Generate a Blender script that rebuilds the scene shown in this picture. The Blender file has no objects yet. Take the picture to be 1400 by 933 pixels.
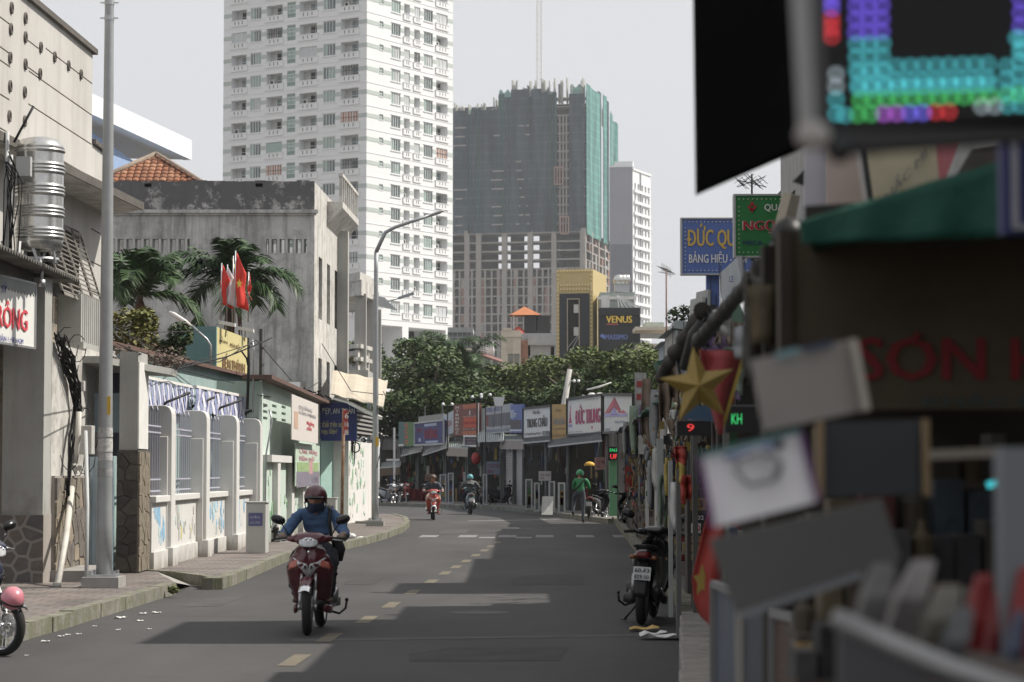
import bpy, bmesh, math, random
from mathutils import Vector as V, Matrix, noise
random.seed(7)
SC = bpy.context.scene
COL = SC.collection
R = math.radians
# ------------------------------------------------------------------ camera, sky, sun, exposure
FPX, CX, CY, HOR, CAMH = 3200.0, 700.0, 466.5, 643.0, 1.68
PITCH = math.atan((HOR - CY) / FPX)
cam = bpy.data.cameras.new('camera'); camo = bpy.data.objects.new('camera', cam); COL.objects.link(camo)
camo.location = (0, 0, CAMH); camo.rotation_euler = (math.pi/2 + PITCH, 0, 0)
cam.sensor_width = 36; cam.lens = FPX/1400*36; cam.clip_end = 5000; cam.clip_start = .1
cam.dof.use_dof = True; cam.dof.focus_distance = 42; cam.dof.aperture_fstop = cam.lens/18.0
SC.camera = camo
SUN_EL, SUN_AZ = R(50), R(80)            # azimuth from +Y (ahead) towards +X (right)
sun = bpy.data.lights.new('sun', 'SUN'); sun.energy = 5.0; sun.angle = R(.55); sun.color = (1, .94, .85)
suno = bpy.data.objects.new('sun', sun); COL.objects.link(suno)
sd = V((math.sin(SUN_AZ)*math.cos(SUN_EL), math.cos(SUN_AZ)*math.cos(SUN_EL), math.sin(SUN_EL)))
suno.rotation_euler = sd.to_track_quat('Z', 'Y').to_euler(); suno.location = sd*50
w = bpy.data.worlds.new('World'); SC.world = w; w.use_nodes = True
nt = w.node_tree; nt.nodes.clear()
sky = nt.nodes.new('ShaderNodeTexSky'); sky.sky_type = 'NISHITA'; sky.sun_disc = False
sky.sun_elevation = SUN_EL; sky.sun_rotation = SUN_AZ; sky.air_density = 1.0; sky.dust_density = 4.0; sky.ozone_density = 1.0
hs = nt.nodes.new('ShaderNodeHueSaturation'); hs.inputs['Saturation'].default_value = .22
mx = nt.nodes.new('ShaderNodeMix'); mx.data_type = 'RGBA'; mx.inputs[0].default_value = .82
mx.inputs[7].default_value = (6.62, 6.66, 6.9, 1)          # the pale veil of humid air over the whole sky
bg = nt.nodes.new('ShaderNodeBackground'); bg.inputs[1].default_value = .106
wo = nt.nodes.new('ShaderNodeOutputWorld')
nt.links.new(sky.outputs[0], hs.inputs['Color']); nt.links.new(hs.outputs[0], mx.inputs[6])
nt.links.new(mx.outputs[2], bg.inputs[0]); nt.links.new(bg.outputs[0], wo.inputs[0])
SC.view_settings.view_transform = 'Standard'; SC.view_settings.look = 'None'
SC.view_settings.exposure = .18; SC.view_settings.gamma = 1; SC.view_settings.use_curve_mapping = False
SC.cycles.max_bounces = 6; SC.cycles.diffuse_bounces = 3; SC.cycles.transparent_max_bounces = 6
SC.cycles.volume_bounces = 0; SC.cycles.volume_step_rate = 1; SC.cycles.use_denoising = True
try: SC.cycles.sample_clamp_indirect = 4
except Exception: pass
# ------------------------------------------------------------------ measured places: a photo pixel on a known depth or height
def ray(px, py):
    a, b = (px-CX)/FPX, (CY-py)/FPX
    return V((a, math.cos(PITCH)-math.sin(PITCH)*b, math.sin(PITCH)+math.cos(PITCH)*b))
def P(px, py, y):
    r = ray(px, py); t = y/r.y
    return V((r.x*t, y, CAMH+r.z*t))
def G(px, py, z=0.0):
    r = ray(px, py); t = (z-CAMH)/r.z
    return V((r.x*t, r.y*t, z))
def ZH(py, y): return P(CX, py, y).z
# ------------------------------------------------------------------ materials
_M = {}
def _nodes(name):
    m = bpy.data.materials.new(name); m.use_nodes = True
    return m, m.node_tree, m.node_tree.nodes['Principled BSDF']
def mat(name, col, rough=.7, metal=0, var=.12, scale=3.0, bump=0.0, bscale=40, spec=.4, streak=0, streak_col=(.05,.05,.045), spots=0, coat=0, emit=0, spot_at=.52, splash=0, splash_col=(.13,.115,.095)):
    """colour broken by two noises, optional downward streaks of dirt, optional patches where paint has gone, fine relief"""
    if name in _M: return _M[name]
    m, t, p = _nodes(name); N = t.nodes.new; L = t.links.new
    p.inputs['Roughness'].default_value = rough; p.inputs['Metallic'].default_value = metal
    p.inputs['Specular IOR Level'].default_value = spec
    if coat: p.inputs['Coat Weight'].default_value = coat; p.inputs['Coat Roughness'].default_value = .08
    tc = N('ShaderNodeTexCoord')
    n1 = N('ShaderNodeTexNoise'); n1.inputs['Scale'].default_value = scale; n1.inputs['Detail'].default_value = 6; n1.inputs['Roughness'].default_value = .65
    L(tc.outputs['Object'], n1.inputs['Vector'])
    mr = N('ShaderNodeMapRange'); mr.inputs[1].default_value = .3; mr.inputs[2].default_value = .7
    mr.inputs[3].default_value = 1-var; mr.inputs[4].default_value = 1+var*.7
    L(n1.outputs['Fac'], mr.inputs[0])
    mul = N('ShaderNodeMix'); mul.data_type = 'RGBA'; mul.blend_type = 'MULTIPLY'; mul.inputs[0].default_value = 1
    mul.inputs[6].default_value = (*col, 1); L(mr.outputs[0], mul.inputs[7])
    out = mul.outputs[2]
    if streak:
        mp = N('ShaderNodeMapping'); mp.inputs['Scale'].default_value = (1.0, 1.0, .09)
        L(tc.outputs['Object'], mp.inputs[0])
        n2 = N('ShaderNodeTexNoise'); n2.inputs['Scale'].default_value = 3.2; n2.inputs['Detail'].default_value = 8; n2.inputs['Roughness'].default_value = .7
        L(mp.outputs[0], n2.inputs['Vector'])
        cr = N('ShaderNodeMapRange'); cr.inputs[1].default_value = .47; cr.inputs[2].default_value = .68; cr.inputs[3].default_value = 0; cr.inputs[4].default_value = streak
        L(n2.outputs['Fac'], cr.inputs[0])
        m2 = N('ShaderNodeMix'); m2.data_type = 'RGBA'; L(cr.outputs[0], m2.inputs[0]); L(out, m2.inputs[6]); m2.inputs[7].default_value = (*streak_col, 1)
        out = m2.outputs[2]
    if spots:
        n3 = N('ShaderNodeTexNoise'); n3.inputs['Scale'].default_value = scale*1.7; n3.inputs['Detail'].default_value = 10; n3.inputs['Roughness'].default_value = .75
        mp3 = N('ShaderNodeMapping'); mp3.inputs['Location'].default_value = (7, 3, 5); L(tc.outputs['Object'], mp3.inputs[0]); L(mp3.outputs[0], n3.inputs['Vector'])
        cr = N('ShaderNodeMapRange'); cr.inputs[1].default_value = spot_at; cr.inputs[2].default_value = spot_at+.08; cr.inputs[3].default_value = 0; cr.inputs[4].default_value = spots
        L(n3.outputs['Fac'], cr.inputs[0])
        m2 = N('ShaderNodeMix'); m2.data_type = 'RGBA'; L(cr.outputs[0], m2.inputs[0]); L(out, m2.inputs[6]); m2.inputs[7].default_value = (*streak_col, 1)
        out = m2.outputs[2]
    if splash:                                                  # mud splashed up from the ground, uneven in height
        sx = N('ShaderNodeSeparateXYZ'); L(tc.outputs['Object'], sx.inputs[0]); n4 = N('ShaderNodeTexNoise'); n4.inputs['Scale'].default_value = 4; n4.inputs['Detail'].default_value = 8; L(tc.outputs['Object'], n4.inputs['Vector'])
        q1 = N('ShaderNodeMath'); q1.operation = 'MULTIPLY'; q1.inputs[1].default_value = 1.6*splash; L(n4.outputs['Fac'], q1.inputs[0]); q2 = N('ShaderNodeMath'); q2.operation = 'SUBTRACT'; L(q1.outputs[0], q2.inputs[0]); L(sx.outputs[2], q2.inputs[1])
        cr = N('ShaderNodeMapRange'); cr.inputs[1].default_value = -.25*splash; cr.inputs[2].default_value = .55*splash; cr.inputs[4].default_value = .75; L(q2.outputs[0], cr.inputs[0])
        m2 = N('ShaderNodeMix'); m2.data_type = 'RGBA'; L(cr.outputs[0], m2.inputs[0]); L(out, m2.inputs[6]); m2.inputs[7].default_value = (*splash_col, 1); out = m2.outputs[2]
    L(out, p.inputs['Base Color'])
    if emit: L(out, p.inputs['Emission Color']); p.inputs['Emission Strength'].default_value = emit
    if bump:
        nb = N('ShaderNodeTexNoise'); nb.inputs['Scale'].default_value = bscale; nb.inputs['Detail'].default_value = 5
        L(tc.outputs['Object'], nb.inputs['Vector'])
        bp = N('ShaderNodeBump'); bp.inputs['Strength'].default_value = bump; bp.inputs['Distance'].default_value = .02
        L(nb.outputs['Fac'], bp.inputs['Height']); L(bp.outputs[0], p.inputs['Normal'])
    _M[name] = m
    return m
def glass_mat(name, col=(.02,.03,.035), rough=.08):
    return mat(name, col, rough=rough, var=.25, scale=.8, spec=.7)
def leaf_mat(name, c1, c2, rough=.55):
    if name in _M: return _M[name]
    m, t, p = _nodes(name); N = t.nodes.new; L = t.links.new
    g = N('ShaderNodeNewGeometry'); tc = N('ShaderNodeTexCoord')
    n = N('ShaderNodeTexNoise'); n.inputs['Scale'].default_value = .5; n.inputs['Detail'].default_value = 3
    L(tc.outputs['Object'], n.inputs['Vector'])
    a = N('ShaderNodeMath'); a.operation = 'ADD'; L(g.outputs['Random Per Island'], a.inputs[0]); L(n.outputs['Fac'], a.inputs[1])
    r = N('ShaderNodeMapRange'); r.inputs[1].default_value = .4; r.inputs[2].default_value = 1.5; L(a.outputs[0], r.inputs[0])
    mm = N('ShaderNodeMix'); mm.data_type = 'RGBA'; mm.inputs[6].default_value = (*c1, 1); mm.inputs[7].default_value = (*c2, 1)
    L(r.outputs[0], mm.inputs[0]); L(mm.outputs[2], p.inputs['Base Color'])
    p.inputs['Roughness'].default_value = rough; p.inputs['Specular IOR Level'].default_value = .25
    _M[name] = m
    return m
# ------------------------------------------------------------------ mesh building
class MB:
    def __init__(s): s.v = []; s.f = []; s.m = []; s.mats = []; s.sm = []; s.cur = 0; s.cs = False
    def use(s, m, smooth=False):
        if m not in s.mats: s.mats.append(m)
        s.cur = s.mats.index(m); s.cs = smooth; return s
    def add(s, vs, fs):
        o = len(s.v); s.v += [tuple(x) for x in vs]
        for f in fs: s.f.append([i+o for i in f]); s.m.append(s.cur); s.sm.append(s.cs)
    def quad(s, a, b, c, d): s.add([a, b, c, d], [(0, 1, 2, 3)])
    def obox(s, o, ax, ay, az):
        """box from corner o with edge vectors ax, ay, az"""
        o, ax, ay, az = V(o), V(ax), V(ay), V(az)
        c = [o, o+ax, o+ax+ay, o+ay, o+az, o+ax+az, o+ax+ay+az, o+ay+az]
        f = [(0,3,2,1), (4,5,6,7), (0,1,5,4), (1,2,6,5), (2,3,7,6), (3,0,4,7)]
        if ax.cross(ay).dot(az) < 0: f = [x[::-1] for x in f]
        s.add(c, f); return s
    def box(s, x0, x1, y0, y1, z0, z1): return s.obox((x0,y0,z0), (x1-x0,0,0), (0,y1-y0,0), (0,0,z1-z0))
    def bar(s, a, b, w, h=None, up=(0,0,1)):
        a, b = V(a), V(b); d = (b-a); h = h or w
        if d.length < 1e-6: return s
        n = d.normalized(); u = V(up)
        if abs(n.dot(u)) > .98: u = V((1,0,0))
        x = n.cross(u).normalized(); y = x.cross(n).normalized()
        return s.obox(a-x*w/2-y*h/2, x*w, y*h, d)
    def tube(s, pts, r, n=8, cap=True):
        pts = [V(p) for p in pts]; k = len(pts)
        rs = r if isinstance(r, (list, tuple)) else [r]*k
        vs = []; ref = None
        for i, p in enumerate(pts):
            d = (pts[min(i+1, k-1)]-pts[max(i-1, 0)])
            d = d.normalized() if d.length > 1e-9 else V((0,0,1))
            if ref is None: ref = V((1,0,0)) if abs(d.x) < .8 else V((0,1,0))
            x = (ref-d*ref.dot(d)).normalized(); y = d.cross(x); ref = x
            for j in range(n):
                a = 2*math.pi*j/n; vs.append(p+(x*math.cos(a)+y*math.sin(a))*rs[i])
        fs = [(i*n+j, i*n+(j+1)%n, (i+1)*n+(j+1)%n, (i+1)*n+j) for i in range(k-1) for j in range(n)]
        if cap: fs += [tuple(range(n))[::-1], tuple((k-1)*n+j for j in range(n))]
        s.add(vs, fs); return s
    def lathe(s, c, prof, n=16, axis='z', cap=True):
        """prof: (radius, height) pairs round an axis through c"""
        c = V(c); vs = []
        for (r, h) in prof:
            for j in range(n):
                a = 2*math.pi*j/n; q = (r*math.cos(a), r*math.sin(a), h)
                if axis == 'x': q = (q[2], q[0], q[1])
                if axis == 'y': q = (q[1], q[2], q[0])
                vs.append(c+V(q))
        k = len(prof)
        fs = [(i*n+j, i*n+(j+1)%n, (i+1)*n+(j+1)%n, (i+1)*n+j) for i in range(k-1) for j in range(n)]
        if cap: fs += [tuple(range(n))[::-1], tuple((k-1)*n+j for j in range(n))]
        s.add(vs, fs); return s
    def prism(s, poly, d):
        """polygon (3d points) pushed along d"""
        poly = [V(p) for p in poly]; d = V(d); n = len(poly)
        nn = sum((poly[i].cross(poly[(i+1)%n]) for i in range(n)), V())
        if nn.dot(d) > 0: poly = poly[::-1]
        s.add(poly+[p+d for p in poly], [tuple(range(n))] + [tuple(range(n, 2*n))[::-1]] +
              [(i, i+n, (i+1)%n+n, (i+1)%n) for i in range(n)]); return s
    def grid(s, fn, nu, nv, th=0):
        """surface fn(u,v) with u,v in 0..1; th gives it a back face"""
        P0 = [[V(fn(i/nu, j/nv)) for j in range(nv+1)] for i in range(nu+1)]
        vs = [p for row in P0 for p in row]; I = lambda i, j: i*(nv+1)+j
        fs = [(I(i,j), I(i+1,j), I(i+1,j+1), I(i,j+1)) for i in range(nu) for j in range(nv)]
        if th:
            m = len(vs); bk = []
            for i in range(nu+1):
                for j in range(nv+1):
                    a = P0[min(i+1,nu)][j]-P0[max(i-1,0)][j]; b = P0[i][min(j+1,nv)]-P0[i][max(j-1,0)]
                    n = a.cross(b); n = n.normalized() if n.length > 1e-12 else V((0,0,1))
                    bk.append(P0[i][j]-n*th)
            vs += bk; fs += [tuple(m+x for x in f[::-1]) for f in fs[:]]
            rim = [I(i,0) for i in range(nu+1)] + [I(nu,j) for j in range(1,nv+1)] + [I(i,nv) for i in range(nu-1,-1,-1)] + [I(0,j) for j in range(nv-1,0,-1)]
            for a, b in zip(rim, rim[1:]+rim[:1]): fs.append((b, a, a+m, b+m))
        s.add(vs, fs); return s
    def loft(s, secs, n=12, cap=True):
        """secs: (centre, half-width vector, half-height vector, roundness)"""
        vs = []
        for (c, a, b, e) in secs:
            c, a, b = V(c), V(a), V(b)
            for j in range(n):
                t = 2*math.pi*(j+.5)/n; x, y = math.cos(t), math.sin(t)
                vs.append(c+a*math.copysign(abs(x)**e, x)+b*math.copysign(abs(y)**e, y))
        k = len(secs)
        fs = [(i*n+j, i*n+(j+1)%n, (i+1)*n+(j+1)%n, (i+1)*n+j) for i in range(k-1) for j in range(n)]
        if cap: fs += [tuple(range(n))[::-1], tuple((k-1)*n+j for j in range(n))]
        s.add(vs, fs); return s
    def ball(s, c, r, nu=12, nv=8, sc=(1,1,1)):
        c = V(c); prof = []
        vs = [c+V((0,0,-r*sc[2]))]
        for i in range(1, nv):
            t = -math.pi/2+math.pi*i/nv
            for j in range(nu):
                a = 2*math.pi*j/nu
                vs.append(c+V((r*sc[0]*math.cos(t)*math.cos(a), r*sc[1]*math.cos(t)*math.sin(a), r*sc[2]*math.sin(t))))
        vs.append(c+V((0,0,r*sc[2]))); I = lambda i, j: 1+(i-1)*nu+j%nu
        fs = [(0, I(1,j+1), I(1,j)) for j in range(nu)] + [(I(i,j), I(i,j+1), I(i+1,j+1), I(i+1,j)) for i in range(1,nv-1) for j in range(nu)]
        fs += [(I(nv-1,j), I(nv-1,j+1), len(vs)-1) for j in range(nu)]
        s.add(vs, fs); return s
    def mesh(s, name, m=None):
        me = bpy.data.meshes.new(name); me.from_pydata(s.v, [], s.f)
        if s.mats:
            for x in s.mats: me.materials.append(x)
            me.polygons.foreach_set('material_index', s.m)
        elif m: me.materials.append(m)
        me.polygons.foreach_set('use_smooth', s.sm); me.update()
        return me
    def build(s, name, m=None, parent=None, smooth=None, bevel=0, loc=None):
        if m is not None and not s.mats: s.mats = [m]
        if smooth: s.sm = [True]*len(s.f)
        me = s.mesh(name)
        o = bpy.data.objects.new(name, me); COL.objects.link(o)
        if parent: o.parent = parent
        if loc is not None: o.location = loc
        if bevel:
            b = o.modifiers.new('bevel', 'BEVEL'); b.width = bevel; b.segments = 2; b.limit_method = 'ANGLE'
        return o
def thing(name, label, cat, group=None, loc=(0,0,0), rz=0):
    o = bpy.data.objects.new(name, None); COL.objects.link(o); o.location = loc; o.rotation_euler = (0,0,rz)
    o.empty_display_size = .1; o['label'] = label; o['category'] = cat
    if group: o['group'] = group
    return o
def tag(o, label=None, cat=None, group=None, kind=None):
    if label: o['label'] = label
    if cat: o['category'] = cat
    if group: o['group'] = group
    if kind: o['kind'] = kind
    return o
def struct(o): o['kind'] = 'structure'; return o
KIDS = {}
def kids(o):
    return [c for c in o.children]
def copy_tree(o, parent=None, loc=None, rz=None, label=None, group=None):
    c = o.copy(); COL.objects.link(c)
    if parent: c.parent = parent
    if loc is not None: c.location = loc
    if rz is not None: c.rotation_euler = (0, 0, rz)
    if label: c['label'] = label
    if group: c['group'] = group
    for ch in kids(o): copy_tree(ch, c)
    return c
def piece(me, name, parent, loc=(0,0,0), rot=None, scale=None):
    o = bpy.data.objects.new(name, me); COL.objects.link(o); o.parent = parent; o.location = loc
    if rot is not None: o.rotation_euler = rot
    if scale is not None: o.scale = scale
    return o
def letters(s, o, u, up, w, h, m, parent, th=.004, bold=.012, name='lettering', n=None):
    """a line of raised lettering whose box is w by h with its lower left corner at o"""
    dbar = s[0] == 'Đ'; s = 'D'+s[1:] if dbar else s
    c = bpy.data.curves.new('t', 'FONT'); c.body = s; c.size = 1; c.offset = 0; c.resolution_u = 2
    t = bpy.data.objects.new('t', c); COL.objects.link(t)
    bpy.context.view_layer.update()
    dg = bpy.context.evaluated_depsgraph_get(); me = bpy.data.meshes.new_from_object(t.evaluated_get(dg))
    bpy.data.objects.remove(t)
    if not len(me.vertices): return None
    xs = [v.co.x for v in me.vertices]; ys = [v.co.y for v in me.vertices]
    x0, x1, y0, y1 = min(xs), max(xs), min(ys), max(ys)
    u, up = V(u).normalized(), V(up).normalized(); nn = u.cross(up) if n is None else V(n); o = V(o)
    for v in me.vertices:
        v.co = o+u*((v.co.x-x0)/max(x1-x0, 1e-6)*w)+up*((v.co.y-y0)/max(y1-y0, 1e-6)*h)+nn*th
    if dbar:                                                    # the crossbar of the initial
        bm = bmesh.new(); bm.from_mesh(me); cw = w/len(s); hh = .76 if '\n' not in s else .36
        bm.faces.new([bm.verts.new(o+u*(cw*a)+up*(h*hh*b)+nn*(th+.004)) for a, b in ((-.14,.44),(.34,.44),(.34,.56),(-.14,.56))]); bm.to_mesh(me); bm.free()
    if bold >= .012:                                            # heavier strokes: the same glyphs laid a hair apart
        bm = bmesh.new(); bm.from_mesh(me); s_ = (bold*.8)*w/max(x1-x0, 1e-6); g = bm.verts[:]+bm.edges[:]+bm.faces[:]
        for k, sh in enumerate((-1, 1, -.5, .5)):
            r_ = bmesh.ops.duplicate(bm, geom=g)
            for e in r_['geom']:
                if isinstance(e, bmesh.types.BMVert): e.co += u*(sh*s_)+nn*(.0007*(k+1))
        bm.to_mesh(me); bm.free()
    me.materials.clear(); me.materials.append(m); me.name = name
    ob = bpy.data.objects.new(name, me); COL.objects.link(ob)
    if parent: ob.parent = parent
    return ob
class Fr:
    """a wall's own frame: u along from p0 to p1, d outward (to the right of p0->p1 seen from above is outward), z up"""
    def __init__(s, p0, p1, flip=False):
        s.o = V((p0[0], p0[1], 0)); d = V((p1[0]-p0[0], p1[1]-p0[1], 0)); s.w = d.length; s.u = d.normalized()
        s.n = V((s.u.y, -s.u.x, 0)) * (-1 if flip else 1)
    def at(s, u, d, z): return s.o+s.u*u+s.n*d+V((0,0,z))
    def box(s, mb, u0, u1, d0, d1, z0, z1):
        mb.obox(s.at(u0,d0,z0), s.u*(u1-u0), s.n*(d1-d0), V((0,0,z1-z0))); return mb
    def px(s, px, py=None):
        """u (and z) where the sight line through a photo pixel meets the wall plane"""
        r = ray(px, py if py is not None else HOR); k = (s.o-V((0,0,0))).dot(s.n)/V((r.x, r.y, 0)).dot(s.n)
        q = V((r.x*k, r.y*k, CAMH+r.z*k)); return (q-s.o).dot(s.u), q.z
def facade(fr, z0, z1, ops, depth, mb, u0=0, u1=None, back=None):
    """a wall plane with real openings (u0,u1,z0,z1[,depth]) and their reveals"""
    u1 = fr.w if u1 is None else u1
    us = sorted({round(x, 4) for x in [u0, u1]+[a for o in ops for a in o[:2]] if u0-1e-6 <= x <= u1+1e-6})
    zs = sorted({round(x, 4) for x in [z0, z1]+[a for o in ops for a in o[2:4]] if z0-1e-6 <= x <= z1+1e-6})
    for i in range(len(us)-1):
        run = None
        for j in range(len(zs)-1):
            cu, cz = (us[i]+us[i+1])/2, (zs[j]+zs[j+1])/2
            if any(o[0] < cu < o[1] and o[2] < cz < o[3] for o in ops): continue
            mb.quad(fr.at(us[i],0,zs[j]), fr.at(us[i+1],0,zs[j]), fr.at(us[i+1],0,zs[j+1]), fr.at(us[i],0,zs[j+1]))
    for o in ops:
        d = -(o[4] if len(o) > 4 else depth); a, b, c, e = o[:4]
        A = [fr.at(a,0,c), fr.at(b,0,c), fr.at(b,0,e), fr.at(a,0,e)]; B = [fr.at(a,d,c), fr.at(b,d,c), fr.at(b,d,e), fr.at(a,d,e)]
        for i in range(4): mb.quad(A[i], A[(i+1)%4], B[(i+1)%4], B[i])
        if back: 
            cur = mb.cur; mb.use(back); mb.quad(*B); mb.cur = cur
    return mb
def lerp(a, b, t): return a+(b-a)*t
def interp(xs, ys, x):
    if x <= xs[0]: i = 0
    elif x >= xs[-1]: i = len(xs)-2
    else: i = max(k for k in range(len(xs)-1) if xs[k] <= x)
    return lerp(ys[i], ys[i+1], (x-xs[i])/(xs[i+1]-xs[i]))
# common materials
WHITE = mat('white_paint', (.72,.71,.68), .6, var=.08, streak=.25, streak_col=(.35,.33,.3))
STEEL = mat('galvanised_steel', (.42,.43,.44), .42, metal=.7, var=.15, scale=9)
DARK = mat('dark_interior', (.018,.017,.016), .9, var=.4)
BLACKP = mat('black_plastic', (.014,.014,.015), .45, var=.2, scale=12)
RUBBER = mat('rubber', (.02,.02,.02), .85, var=.2, scale=30, bump=.2)
CHROME = mat('chrome', (.75,.75,.76), .15, metal=1, var=.05)
ALU = mat('cast_aluminium', (.45,.45,.45), .38, metal=.85, var=.15, scale=20)
CABLE = mat('black_cable', (.012,.012,.013), .6, var=.2)
SKIN = mat('skin', (.42,.23,.15), .55, var=.08, scale=20)
# ================================================================== GROUND, ROAD, PAVEMENTS
def poly_sheet(name, pts, z, m, par=None):
    mb = MB(); q = [(p[0], p[1], z if len(p) < 3 else p[2]) for p in pts]
    a = sum(q[i][0]*q[(i+1)%len(q)][1]-q[(i+1)%len(q)][0]*q[i][1] for i in range(len(q)))
    if a < 0: q = q[::-1]
    mb.add(q, [tuple(range(len(q)))]); return mb.build(name, m, par)
def asphalt():
    m, t, p = _nodes('asphalt'); N = t.nodes.new; L = t.links.new
    tc = N('ShaderNodeTexCoord'); p.inputs['Roughness'].default_value = .82; p.inputs['Specular IOR Level'].default_value = .3
    a = N('ShaderNodeTexNoise'); a.inputs['Scale'].default_value = .35; a.inputs['Detail'].default_value = 8; a.inputs['Roughness'].default_value = .6
    mp = N('ShaderNodeMapping'); mp.inputs['Scale'].default_value = (1.2, .35, 1); L(tc.outputs['Object'], mp.inputs[0]); L(mp.outputs[0], a.inputs['Vector'])
    b = N('ShaderNodeTexNoise'); b.inputs['Scale'].default_value = 60; b.inputs['Detail'].default_value = 4; L(tc.outputs['Object'], b.inputs['Vector'])
    r = N('ShaderNodeMapRange'); r.inputs[1].default_value = .3; r.inputs[2].default_value = .7; r.inputs[3].default_value = .68; r.inputs[4].default_value = 1.25; L(a.outputs['Fac'], r.inputs[0])
    r2 = N('ShaderNodeMapRange'); r2.inputs[1].default_value = .35; r2.inputs[2].default_value = .65; r2.inputs[3].default_value = .78; r2.inputs[4].default_value = 1.2; L(b.outputs['Fac'], r2.inputs[0])
    mu = N('ShaderNodeMath'); mu.operation = 'MULTIPLY'; L(r.outputs[0], mu.inputs[0]); L(r2.outputs[0], mu.inputs[1])
    # old repairs: thin crossing seams
    w = N('ShaderNodeTexNoise'); w.inputs['Scale'].default_value = 1; w.inputs['Detail'].default_value = 2
    mp2 = N('ShaderNodeMapping'); mp2.inputs['Scale'].default_value = (.12, .9, 1); L(tc.outputs['Object'], mp2.inputs[0]); L(mp2.outputs[0], w.inputs['Vector'])
    ab = N('ShaderNodeMath'); ab.operation = 'SUBTRACT'; ab.inputs[1].default_value = .5; L(w.outputs['Fac'], ab.inputs[0])
    ac = N('ShaderNodeMath'); ac.operation = 'ABSOLUTE'; L(ab.outputs[0], ac.inputs[0])
    ad = N('ShaderNodeMapRange'); ad.inputs[1].default_value = .0; ad.inputs[2].default_value = .006; ad.inputs[3].default_value = .8; ad.inputs[4].default_value = 1; L(ac.outputs[0], ad.inputs[0])
    m3 = N('ShaderNodeMath'); m3.operation = 'MULTIPLY'; L(mu.outputs[0], m3.inputs[0]); L(ad.outputs[0], m3.inputs[1])
    mx = N('ShaderNodeMix'); mx.data_type = 'RGBA'; mx.blend_type = 'MULTIPLY'; mx.inputs[0].default_value = 1
    mx.inputs[6].default_value = (.062,.0605,.060,1); L(m3.outputs[0], mx.inputs[7]); L(mx.outputs[2], p.inputs['Base Color'])
    bp = N('ShaderNodeBump'); bp.inputs['Strength'].default_value = .35; bp.inputs['Distance'].default_value = .01
    L(b.outputs['Fac'], bp.inputs['Height']); L(bp.outputs[0], p.inputs['Normal'])
    return m
ASPH = asphalt()
def pavers():
    m, t, p = _nodes('red_grey_pavers'); N = t.nodes.new; L = t.links.new
    tc = N('ShaderNodeTexCoord'); p.inputs['Roughness'].default_value = .85
    b = N('ShaderNodeTexBrick'); b.offset = .5; b.inputs['Scale'].default_value = 1; b.inputs['Brick Width'].default_value = .3; b.inputs['Row Height'].default_value = .3
    b.inputs['Mortar Size'].default_value = .012; b.inputs['Color1'].default_value = (.17,.14,.125,1); b.inputs['Color2'].default_value = (.165,.15,.14,1); b.inputs['Mortar'].default_value = (.08,.07,.065,1)
    L(tc.outputs['Object'], b.inputs['Vector'])
    n = N('ShaderNodeTexNoise'); n.inputs['Scale'].default_value = 1.3; n.inputs['Detail'].default_value = 8; L(tc.outputs['Object'], n.inputs['Vector'])
    r = N('ShaderNodeMapRange'); r.inputs[1].default_value = .3; r.inputs[2].default_value = .7; r.inputs[3].default_value = .62; r.inputs[4].default_value = 1.25; L(n.outputs['Fac'], r.inputs[0])
    mx = N('ShaderNodeMix'); mx.data_type = 'RGBA'; mx.blend_type = 'MULTIPLY'; mx.inputs[0].default_value = 1
    L(b.outputs[0], mx.inputs[6]); L(r.outputs[0], mx.inputs[7]); L(mx.outputs[2], p.inputs['Base Color'])
    bp = N('ShaderNodeBump'); bp.inputs['Strength'].default_value = .6; bp.inputs['Distance'].default_value = .01
    L(b.outputs['Fac'], bp.inputs['Height']); bp.invert = True; L(bp.outputs[0], p.inputs['Normal'])
    return m
PAVE = pavers()
KERBM = mat('kerb_concrete', (.22,.21,.185), .85, var=.4, streak=.7, scale=2.5, bump=.5, bscale=25, spots=.75, spot_at=.46, streak_col=(.13,.135,.08))
CONC = mat('raw_concrete', (.30,.29,.275), .85, var=.2, scale=2, bump=.3, bscale=20)
struct(poly_sheet('ground', [(-700,-60),(700,-60),(700,1100),(-700,1100)], -.02, mat('bare_ground', (.16,.14,.12), .9, var=.2, scale=.1)))
ROAD = struct(poly_sheet('road', [(-14,-8),(9,-8),(9,70),(6,100),(2,132),(-60,150),(-60,66),(-14,64)], 0, ASPH))
pa = [G(39,853.5,.15), G(100,837,.15), G(170,817,.15), G(240,797,.15)]
kA = [V((-6.7,2,.15)), V((-6.7,21.9,.15)), V((-4.86,22.5,.15))] + pa
outA = [(p.x,p.y,.15) for p in kA]
PA = struct(poly_sheet('pavement', outA[:1]+outA[1:]+[(-5.6,36.5,.15),(-12,37,.15),(-12,2,.15)], .15, PAVE))
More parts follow.
